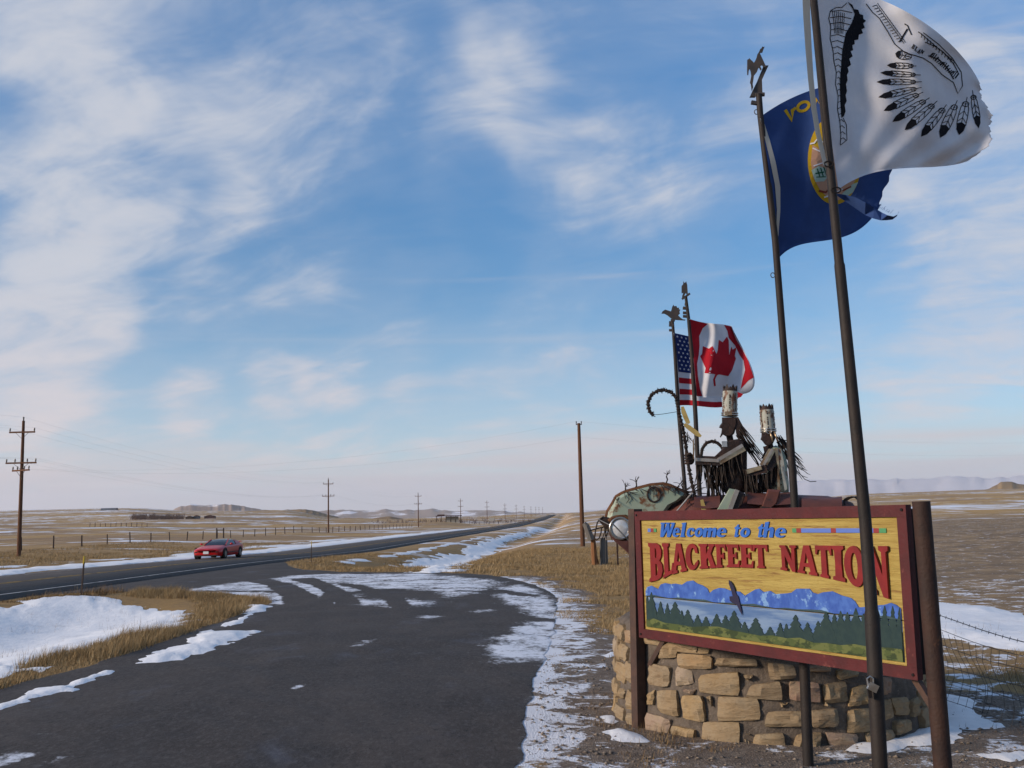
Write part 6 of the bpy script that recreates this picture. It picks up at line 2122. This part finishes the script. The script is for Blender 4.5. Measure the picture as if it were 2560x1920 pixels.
def fence_line(label, pts, r, H, wires, lean=0.06):
    root = thing('wire_fence', pts[0], label, 'fence')
    src = post_mesh(r, H)
    for i, p in enumerate(pts):
        o = src if i == 0 else src.copy()
        if i:
            col.objects.link(o)
        o.parent = root
        o.location = p - pts[0]
        o.rotation_euler = (rw.uniform(-lean, lean), rw.uniform(-lean, lean), rw.uniform(0, 6))
        k = rw.uniform(.86, 1.12)
        o.scale = (k, k, rw.uniform(.88, 1.1))
    for z in wires:
        MB().tube([p + Vector((0, 0, z)) for p in pts], 0.006, 3, cap=False).build('wire', M_FWIRE, root)
    return root


pts = []
y = 70.0
while y < 345:
    x = ROAD_A + ROAD_K * y - 31.2
    pts.append(Vector((x, y, float(hgt(x, y)))))
    y += 6.1 + (2.0 if rw.random() < .1 else 0)
f1 = fence_line('wire fence of dark timber posts along the far side of the highway', pts, 0.075, 1.25, (0.45, 0.75, 1.05))
for xp in (540, 557):
    d = (xp - 1280) / FPX
    Y = -51.2 / (d - ROAD_K)
    q = Vector((ROAD_A + ROAD_K * Y - 31.2, Y, float(hgt(ROAD_A + ROAD_K * Y - 31.2, Y))))
    MB().tube([q - Vector((0, 0, .2)), q + Vector((0, 0, 1.5))], 0.10, 8).build('brace_post', M_POST, f1)
    if xp == 540:
        q0 = q
MB().bar(q0 + Vector((0, 0, 1.2)), q + Vector((0, 0, 1.2)), .1, .1).build('brace_rail', M_POST, f1)
pts = [at_px(x, 350) for x in range(225, 372, 13)]
fence_line('short row of dark fence posts out in the grassy field', pts, 0.10, 1.3, (0.9,))
pts = [at_px(x, 430) for x in range(1066, 1250, 12)]
fence_line('row of small fence posts in front of the far shelter', pts, 0.09, 1.3, (0.9,))

# fence to the right of the stone base: woven wire under one barbed strand
FX = 4.5
wf = thing('wire_fence', (FX, 14, 0), 'sagging woven wire fence with a barbed top strand, right of the sign', 'fence')
for y in (14.0, 22.0, 4.6):
    MB().tube([(FX, y, -.3), (FX, y, 1.15)], 0.05, 8).build('post', M_GREYW, wf)
ysf = np.arange(4.6, 22.1, 0.3)


def fz(y, z):
    return z + 0.03 * math.sin(y * 1.3 + z * 5) - 0.05 * math.sin((y - 4.6) / 9.4 * math.pi) * (0.4 + z)


for z in (0.95,):
    MB().tube([(FX + 0.01 * math.sin(y), y, fz(y, z + .03)) for y in ysf], 0.0045, 5, cap=False).build('barbed_wire', M_FWIRE, wf)
mb = MB()
for y in np.arange(4.7, 22, 0.14):
    c_ = Vector((FX + 0.01 * math.sin(y), y, fz(y, .98)))
    mb.tube([c_ + Vector((0, -.012, .018)), c_ + Vector((0, .012, -.018))], 0.003, 3)
stuff(mb.build('barbs', M_FWIRE, wf))
zs_ = (0.84, 0.70, 0.50, 0.34, 0.20, 0.08)
for z in zs_:
    MB().tube([(FX + 0.05 * math.sin(y * 2 + z * 3) * (0.9 - z), y, fz(y, z)) for y in ysf], 0.0032, 4, cap=False).build('wire', M_FWIRE, wf)
for y in np.arange(4.8, 16, 0.155):
    b0 = rw.uniform(-.03, .03)
    MB().tube([(FX + 0.04 * math.sin(i * 1.1 + y), y + b0 * i + 0.035 * math.sin(i * 1.3 + y * .7), fz(y, zs_[0] + (zs_[-1] - zs_[0]) * i / 5)) for i in range(6)], 0.0026, 3, cap=False).build('stay_wire', M_FWIRE, wf)

# old timber posts beyond the base
og = on_ground(1486, 1412)
op = thing('fence_corner', og, 'old leaning timber corner posts beside the single pole, behind the horse head', 'fence post')


def q_(x, y, dy_=0):
    return P(x, y, og.y + dy_)


MB().tube([q_(1487, 1418), q_(1484, 1365), q_(1482, 1338)], [.13, .12, .09], 8).build('post', M_ORGW, op)
MB().tube([q_(1507, 1418, .3), q_(1506, 1345, .3)], [.13, .12], 8).build('post', M_GREYW, op)
MB().tube([q_(1514, 1416, .9), q_(1513, 1350, .9)], [.12, .10], 8).build('post', M_GREYW, op)
MB().tube([q_(1478, 1350, -.2), q_(1466, 1315, -.2), q_(1460, 1308, -.2)], [.16, .14, .10], 8).build('brace_rail', M_GREYW, op)
MB().tube([q_(1495, 1412, .4), q_(1478, 1345, -.1)], [.07, .07], 6).build('brace_rail', M_ORGW, op)
sg = on_ground(1545, 1414)
stp = thing('fence_post', sg, 'thin brown steel fence post left of the sign', 'fence post')
tp_ = P(1542, 1338, sg.y)
MB().bar(sg - Vector((0, 0, .2)), tp_, .07, .07).build('bar', M_RUSTPOST, stp)
MB().bar(tp_ - Vector((.05, 0, .1)), tp_ + Vector((.05, 0, -.1)), .03, .03).build('clip', M_RUSTPOST, stp)

# ------------------------------------------------------------------ roadside delineators
M_DEL = mat('brown_delineator', (0.045, 0.028, 0.020), rough=0.7)
M_DELY = mat('yellow_reflector', (0.55, 0.36, 0.03), rough=0.45)
for (bx_, by_, tx, ty, lab) in ((203, 1491, 211, 1390, 'leaning brown marker post with yellow reflector beside the snowy ditch'), (778, 1409, 779, 1353, 'brown marker post with yellow reflector at the far corner of the turnout')):
    g = on_ground(bx_, by_)
    t_ = P(tx, ty, g.y)
    d_ = thing('delineator_post', g, lab, 'marker post', 'marker posts along the road')
    ax = (t_ - g)
    MB().bar(g - ax * .15, g + ax * .84, .055, .03).build('stake', M_DEL, d_)
    MB().bar(g + ax * .80, t_, .10, .02).build('reflector', M_DELY, d_)

# ------------------------------------------------------------------ far buildings and scrub
M_BARN = mat('blue_grey_metal_barn', (0.085, 0.10, 0.125), (0.06, 0.07, 0.09), rough=0.6, scale=.2)
M_SHED = mat('pale_shed_wall', (0.34, 0.32, 0.28), rough=0.9)
M_DKROOF = mat('dark_red_roof_sheet', (0.055, 0.028, 0.028), rough=0.8)
bp = at_px(273, 1750)
barn = thing('barn', bp, 'long blue-grey arched metal barn on the far left skyline', 'barn')
mb = MB()
L_, R_ = 13.0, 4.2
arc = [(R_ * 1.25 * math.cos(math.pi * i / 10), R_ * math.sin(math.pi * i / 10)) for i in range(11)]
mb.add([bp + Vector((sx * L_, a, b - .3)) for sx in (-1, 1) for a, b in arc], [(i, i + 1, 12 + i, 11 + i) for i in range(10)])
mb.build('shell', M_BARN, barn, smooth=True)
for sx in (-1, 1):
    MB().add([bp + Vector((sx * L_ * .99, a * .98, b * .98 - .3)) for a, b in arc], [tuple(range(11))]).build('end_wall', M_DKROOF if sx > 0 else M_BARN, barn)
MB().box(bp + Vector((L_ * 1.0, 0, 1.5)), (.15, 3, 3.2)).build('door', M_DARK, barn)

sp_ = at_px(1122, 455)
sh = thing('roadside_shelter', sp_, 'long low shelter with dark red roof and open posts in the distance', 'building')
MB().box(sp_ + Vector((0, 0, 3.0)), (11.2, 3.4, .35)).build('roof', M_DKROOF, sh)
MB().box(sp_ + Vector((-3.4, 0, 3.4)), (3.0, 3.0, .5)).build('roof_cap', M_DKROOF, sh)
MB().box(sp_ + Vector((1.4, .6, 1.4)), (5.6, .3, 2.6)).build('back_wall', M_SHED, sh)
for i in range(6):
    MB().box(sp_ + Vector((-5.2 + 2.08 * i, -1.3, 1.4)), (.22, .22, 3.0)).build('post', M_POST, sh)
wp = at_px(1228, 520)
wsn = thing('roadside_board', wp, 'small pale board on legs beside the distant highway', 'sign')
MB().box(wp + Vector((.3, 0, 1.6)), (2.6, .15, 1.5)).build('panel', M_SHED, wsn)
MB().box(wp + Vector((1.7, .6, 1.2)), (.15, 1.2, 2.4)).build('side_panel', M_SHED, wsn)
for s_ in (-1, 1):
    MB().box(wp + Vector((s_ * 1.0, .1, .5)), (.15, .15, 1.4)).build('leg', M_POST, wsn)
for k, (x, Y, w_, h_, mm, lab) in enumerate(((474, 900, 6, 2.2, M_POST, 'small dark shed right of the bare thicket'), (492, 905, 5, 2.6, M_BARN, 'small blue-grey shed, middle of three beyond the field'), (525, 910, 9, 2.6, M_DKROOF, 'low dark red shed, rightmost beyond the field'))):
    g = at_px(x, Y)
    o = thing('shed', g, lab, 'shed', 'sheds beyond the field')
    MB().box(g + Vector((0, 0, h_ / 2 - .2)), (w_, 4, h_)).build('wall', mm, o)
    MB().prism([(-w_ / 2 - .3, 0), (w_ / 2 + .3, 0), (0, h_ * .4)], lambda u, v, w: g + Vector((u, w - 2.3, h_ - .22 + v)), 4.6).build('roof', M_DKROOF, o)


def twigs(name, label, spots, hmin, hmax, m, per):
    mb = MB()
    for p in spots:
        H = rw.uniform(hmin, hmax)
        for i in range(per):
            a = rw.uniform(0, 6.28)
            q = p + Vector((math.cos(a), math.sin(a), 0)) * rw.uniform(0, H * .3)
            e = q + Vector((math.cos(a) * H * rw.uniform(.0, .4), math.sin(a) * H * .3, H * rw.uniform(.5, 1.05)))
            mid = (q + e) / 2 + Vector((rw.uniform(-.1, .1) * H, 0, 0))
            mb.tube([q, mid, e], [H * .022, H * .016, H * .005], 3, cap=False)
            for _ in range(3):
                t_ = rw.uniform(.4, .95)
                s0 = q + (e - q) * t_
                mb.tube([s0, s0 + Vector((rw.uniform(-.25, .25), rw.uniform(-.2, .2), rw.uniform(.05, .3))) * H], [H * .012, H * .004], 3, cap=False)
    return tag(mb.build(name, m), label, 'bushes', kind='stuff')


M_TWIG = mat('bare_twigs', (0.12, 0.082, 0.070), (0.085, 0.06, 0.055), rough=0.95, scale=.3)
twigs('thicket', 'bare brown thicket in the middle distance on the left', [at_px(rw.uniform(328, 458), rw.uniform(840, 900)) for _ in range(150)], 2.5, 5.2, M_TWIG, 10)
twigs('scrub', 'low dark scrub around the distant shelter and along the far fields', [at_px(rw.uniform(930, 1330), rw.uniform(460, 640)) for _ in range(120)], 0.9, 2.2, M_TWIG, 7)

# ------------------------------------------------------------------ stones and litter
M_ROCK = mat('grey_brown_rock', (0.16, 0.125, 0.10), (0.10, 0.08, 0.065), rough=0.95, scale=8, bump=.6, bscale=20)
M_ROCKT = mat('tan_rock', (0.32, 0.23, 0.14), (0.24, 0.17, 0.11), rough=0.95, scale=8, bump=.5, bscale=20)


def rock(p, r, m, lab, sc=(1, .8, .7), grp=None, seed=0):
    q = random.Random(seed)
    mb = MB()
    mb.ball((0, 0, 0), r, 9, 6, sc)
    mb.v = [tuple(Vector(v) * (1 + q.uniform(-.16, .16))) for v in mb.v]
    # weld the poles so the skin stays closed
    o = mb.build('rock', m, None, smooth='auto', origin=p + Vector((0, 0, r * sc[2] * .55)))
    o.rotation_euler.z = q.uniform(0, 6)
    return tag(o, lab, 'rock', grp)


for i, (x, y, r, m, lab, sc) in enumerate((
        (1411, 1630, .085, M_ROCK, 'dark blocky rock on the snow at the pavement edge', (1.0, .7, .72)), (1291, 1746, .04, M_ROCKT, 'left one of two small tan stones on the asphalt', (1.2, .8, .5)), (1306, 1743, .05, M_ROCKT, 'right one of two small tan stones on the asphalt', (1.3, .8, .5)),
        (1504, 1716, .045, M_ROCKT, 'tan stone in the gravel left of the stone base', (1, 1, .8)), (1521, 1800, .06, M_ROCK, 'grey-brown stone at the left foot of the stone base', (1.2, 1, .6)), (1531, 1835, .065, M_ROCKT, 'tan stone by the snow left of the sign post', (1.1, 1, .7)),
        (1558, 1850, .04, M_ROCKT, 'small pale stone just left of the sign post', (1, 1, .6)), (2496, 1785, .11, M_ROCK, 'rounded grey rock beyond the wire fence', (1.3, 1, .6)), (2440, 1820, .07, M_ROCK, 'dark flat stone on the snow by the fence', (1.5, 1, .4)), (2462, 1765, .06, M_ROCK, 'small dark stone on the snow past the fence', (1.4, 1, .5)), (2133, 1878, .05, M_ROCKT, 'pale stone at the front foot of the stone base', (1.2, 1, .7)))):
    rock(on_ground(x, y), r, m, lab, sc, seed=i)
M_CLOTHB = mat('dark_crumpled_cloth', (0.012, 0.010, 0.014), (0.03, 0.02, 0.026), rough=0.8, scale=12, c3=(0.12, 0.02, 0.015), lo3=.62, hi3=.7, scale3=6)
for i, (x, y, r, sc, lab) in enumerate(((2497, 1744, .10, (1.2, .9, .75), 'dark crumpled bundle beyond the fence, left one of a pair'), (2530, 1755, .10, (1.5, .9, .7), 'dark crumpled bundle beyond the fence, right one of a pair'))):
    g = on_ground(x, y)
    o = rock(g, r, M_CLOTHB, lab, sc, seed=30 + i)
    o.name = 'litter_bundle'
    o['category'] = 'litter'

# pebbles of the gravel apron
vv, ff = [], []
pr = np.random.default_rng(3)
cnt = 0
OCT = np.array([[1, 0, 0], [0, 1, 0], [-1, 0, 0], [0, -1, 0], [0, 0, .8], [0, 0, -.4]])
OF = np.array([[0, 1, 4], [1, 2, 4], [2, 3, 4], [3, 0, 4], [1, 0, 5], [2, 1, 5], [3, 2, 5], [0, 3, 5]])
px_, py_ = pr.uniform(0.0, 6.5, 9000), pr.uniform(6.0, 15, 9000)
ga = gravel_amt(px_, py_)
ok = (ga > .4) & (np.hypot(px_ - PC.x, py_ - PC.y) > PR0 + .02) & (sdf(px_, py_, PAVE) < -0.05)
px_, py_ = px_[ok][:4200], py_[ok][:4200]
sz = 0.006 + 0.018 * pr.random(len(px_)) ** 3
pz_ = hgt(px_, py_)
jit = 1 + pr.uniform(-.35, .35, (len(px_), 6, 1))
Vp = OCT[None] * jit * sz[:, None, None] * np.array([1.2, 1, .8])
Vp = Vp + np.stack([px_, py_, pz_ + sz * .3], -1)[:, None]
Fp = OF[None] + (np.arange(len(px_)) * 6)[:, None, None]
M_PEB = mat('mixed_pebbles', (0.24, 0.19, 0.145), (0.11, 0.09, 0.075), rough=0.95, scale=14, lo=.4, hi=.6)
tag(np_mesh('gravel', Vp.reshape(-1, 3), [Fp.reshape(-1, 3)], M_PEB, smooth=False), 'loose gravel scattered round the stone base', 'gravel', kind='stuff')


# ------------------------------------------------------------------ dry grass
def grass_mat(name, a, b, c):
    m = bpy.data.materials.new(name)
    m.use_nodes = True
    t = NT(m.node_tree)
    bs = t.N['Principled BSDF']
    bs.inputs['Roughness'].default_value = 0.85
    bs.inputs['Specular IOR Level'].default_value = 0.15
    tone = t.attr('tone')
    t.put(bs.inputs['Base Color'], t.mix(t.ss(tone, 0.55, 1.0), t.mix(t.ss(tone, 0.0, 0.55), a, b), c))
    return m


def grass(name, label, X, Y, hmin, hmax, w, per, m, spread=.07):
    n = len(X)
    X = np.repeat(X, per) + pr.normal(0, spread, n * per)
    Y = np.repeat(Y, per) + pr.normal(0, spread, n * per)
    tone = np.clip(np.repeat(pr.random(n), per) * .7 + pr.random(n * per) * .45, 0, 1)
    hh = np.repeat(pr.uniform(.45, 1.2, n) * np.clip(.9 + 1.5 * fbm(X[::per], Y[::per], .8, 3, 91), .35, 1.6), per) * pr.uniform(hmin, hmax, n * per)
    k = len(X)
    Z = hgt(X, Y) - .01
    a = pr.uniform(0, 2 * np.pi, k)
    ln_ = pr.uniform(.1, .75, k)
    wx, wy = np.cos(a + 1.57) * w, np.sin(a + 1.57) * w
    tx, ty = X + np.cos(a) * hh * ln_ + .15 * hh, Y + np.sin(a) * hh * ln_
    V_ = np.empty((k, 3, 3))
    V_[:, 0] = np.stack([X - wx, Y - wy, Z], -1)
    V_[:, 1] = np.stack([X + wx, Y + wy, Z], -1)
    V_[:, 2] = np.stack([tx, ty, Z + hh], -1)
    F_ = np.arange(k * 3).reshape(-1, 3)
    return tag(np_mesh(name, V_.reshape(-1, 3), [F_], m, {'tone': np.repeat(tone, 3)}, smooth=False), label, 'grass', kind='stuff')


M_G1 = grass_mat('ochre_dry_grass', (0.12, 0.08, 0.04), (0.27, 0.18, 0.085), (0.40, 0.30, 0.165))
M_G2 = grass_mat('brown_dry_grass', (0.085, 0.052, 0.030), (0.16, 0.10, 0.05), (0.28, 0.19, 0.09))


def scatter(n, x0, x1, y0, y1, test):
    X, Y = pr.uniform(x0, x1, n), pr.uniform(y0, y1, n)
    k = test(X, Y)
    return X[k], Y[k]


def clear(X, Y, mg=-.12):
    return (sdf(X, Y, PAVE) < mg) & (snow_depth(X, Y) < 0)


X, Y = scatter(52000, -11, -5.4, 8, 31, lambda X, Y: clear(X, Y, -.02) & (sdf(X, Y, PAVE) > -1.5 + .8 * fbm(X, Y, .7, 2, 3)))
grass('dry_grass', 'ochre dry grass strip along the left edge of the turnout', X, Y, .04, .20, .004, 7, M_G1, .06)
X, Y = scatter(16000, -17, -5, 9, 32, lambda X, Y: clear(X, Y) & (X - ROAD_A - ROAD_K * Y > 4.8) & (X - ROAD_A - ROAD_K * Y < 6.9) & (fbm(X, Y, .9, 3, 7) > -.12))
grass('dry_grass', 'dark brown grass tufts between highway and snowy ditch', X, Y, .06, .24, .006, 8, M_G2, .07)
X, Y = scatter(42000, -13, 8, 36, 75, lambda X, Y: clear(X, Y) & (X - ROAD_A - ROAD_K * Y > 4.8) & (fbm(X, Y, .35, 3, 13) > -.2))
grass('dry_grass', 'dry grass on the banks of the far ditch beyond the turnout', X, Y, .03, .17, .008, 5, M_G1, .1)
X, Y = scatter(46000, .6, 9, 11.5, 42, lambda X, Y: clear(X, Y) & (gravel_amt(X, Y) < .5) & (fbm(X, Y, .5, 3, 17) > -.10) & (np.hypot(X - PC.x, Y - PC.y) > PR0 + .15) & ((X < 4.6) | (fbm(X, Y, .4, 2, 19) > .12)))
grass('dry_grass', 'ochre dry grass behind and left of the stone base', X, Y, .02, .13, .005, 6, M_G1, .08)
X, Y = scatter(7000, 0.4, 7, 6.8, 15, lambda X, Y: clear(X, Y) & (gravel_amt(X, Y) > .45) & (fbm(X, Y, .9, 3, 23) > .26) & (np.hypot(X - PC.x, Y - PC.y) > PR0 + .1))
grass('dry_grass', 'sparse brown tufts in the gravel round the stone base', X, Y, .03, .09, .003, 7, M_G2, .05)
X, Y = scatter(30000, -55, -22, 45, 130, lambda X, Y: (X - ROAD_A - ROAD_K * Y < -11) & (X - ROAD_A - ROAD_K * Y > -32) & (snow_depth(X, Y) < 0) & (fbm(X, Y, .25, 3, 29) > -.15))
grass('dry_grass', 'dry grass on the far roadside up to the fence', X, Y, .06, .24, .012, 4, M_G1, .15)

X, Y = scatter(3000, -16, -6, 9, 30, lambda X, Y: (snow_depth(X, Y) > 0.004) & (sdf(X, Y, PAVE) < -.3) & (fbm(X, Y, .8, 2, 77) > .05))
grass('dry_grass', 'thin straw stems poking out of the snow in the left ditch', X, Y, .08, .26, .003, 3, M_G2, .05)
X, Y = scatter(2500, 2, 14, 9, 24, lambda X, Y: (snow_depth(X, Y) > 0.004) & (np.hypot(X - PC.x, Y - PC.y) > PR0 + .1) & (fbm(X, Y, .9, 2, 78) > .08))
grass('dry_grass', 'thin brown stems poking out of the snow right of the sign', X, Y, .05, .18, .003, 3, M_G2, .05)

# ------------------------------------------------------------------ haze
hz = bpy.data.materials.new('thin_air')
hz.use_nodes = True
t = NT(hz.node_tree)
t.N.clear()
vo = t.node('ShaderNodeOutputMaterial')
pv_ = t.node('ShaderNodeVolumePrincipled')
pv_.inputs['Color'].default_value = (0.93, 0.93, 0.97, 1)
pv_.inputs['Density'].default_value = 3.0e-5
pv_.inputs['Anisotropy'].default_value = 0.2
t.L.new(pv_.outputs[0], vo.inputs['Volume'])
zlow = float(GZ.min()) - 10
hzb = MB().box((0, 8000, (600 + zlow) / 2), (44000, 24000, 600 - zlow)).build('haze', hz)
tag(hzb, 'thin pale haze over the far plain', 'haze', kind='stuff')
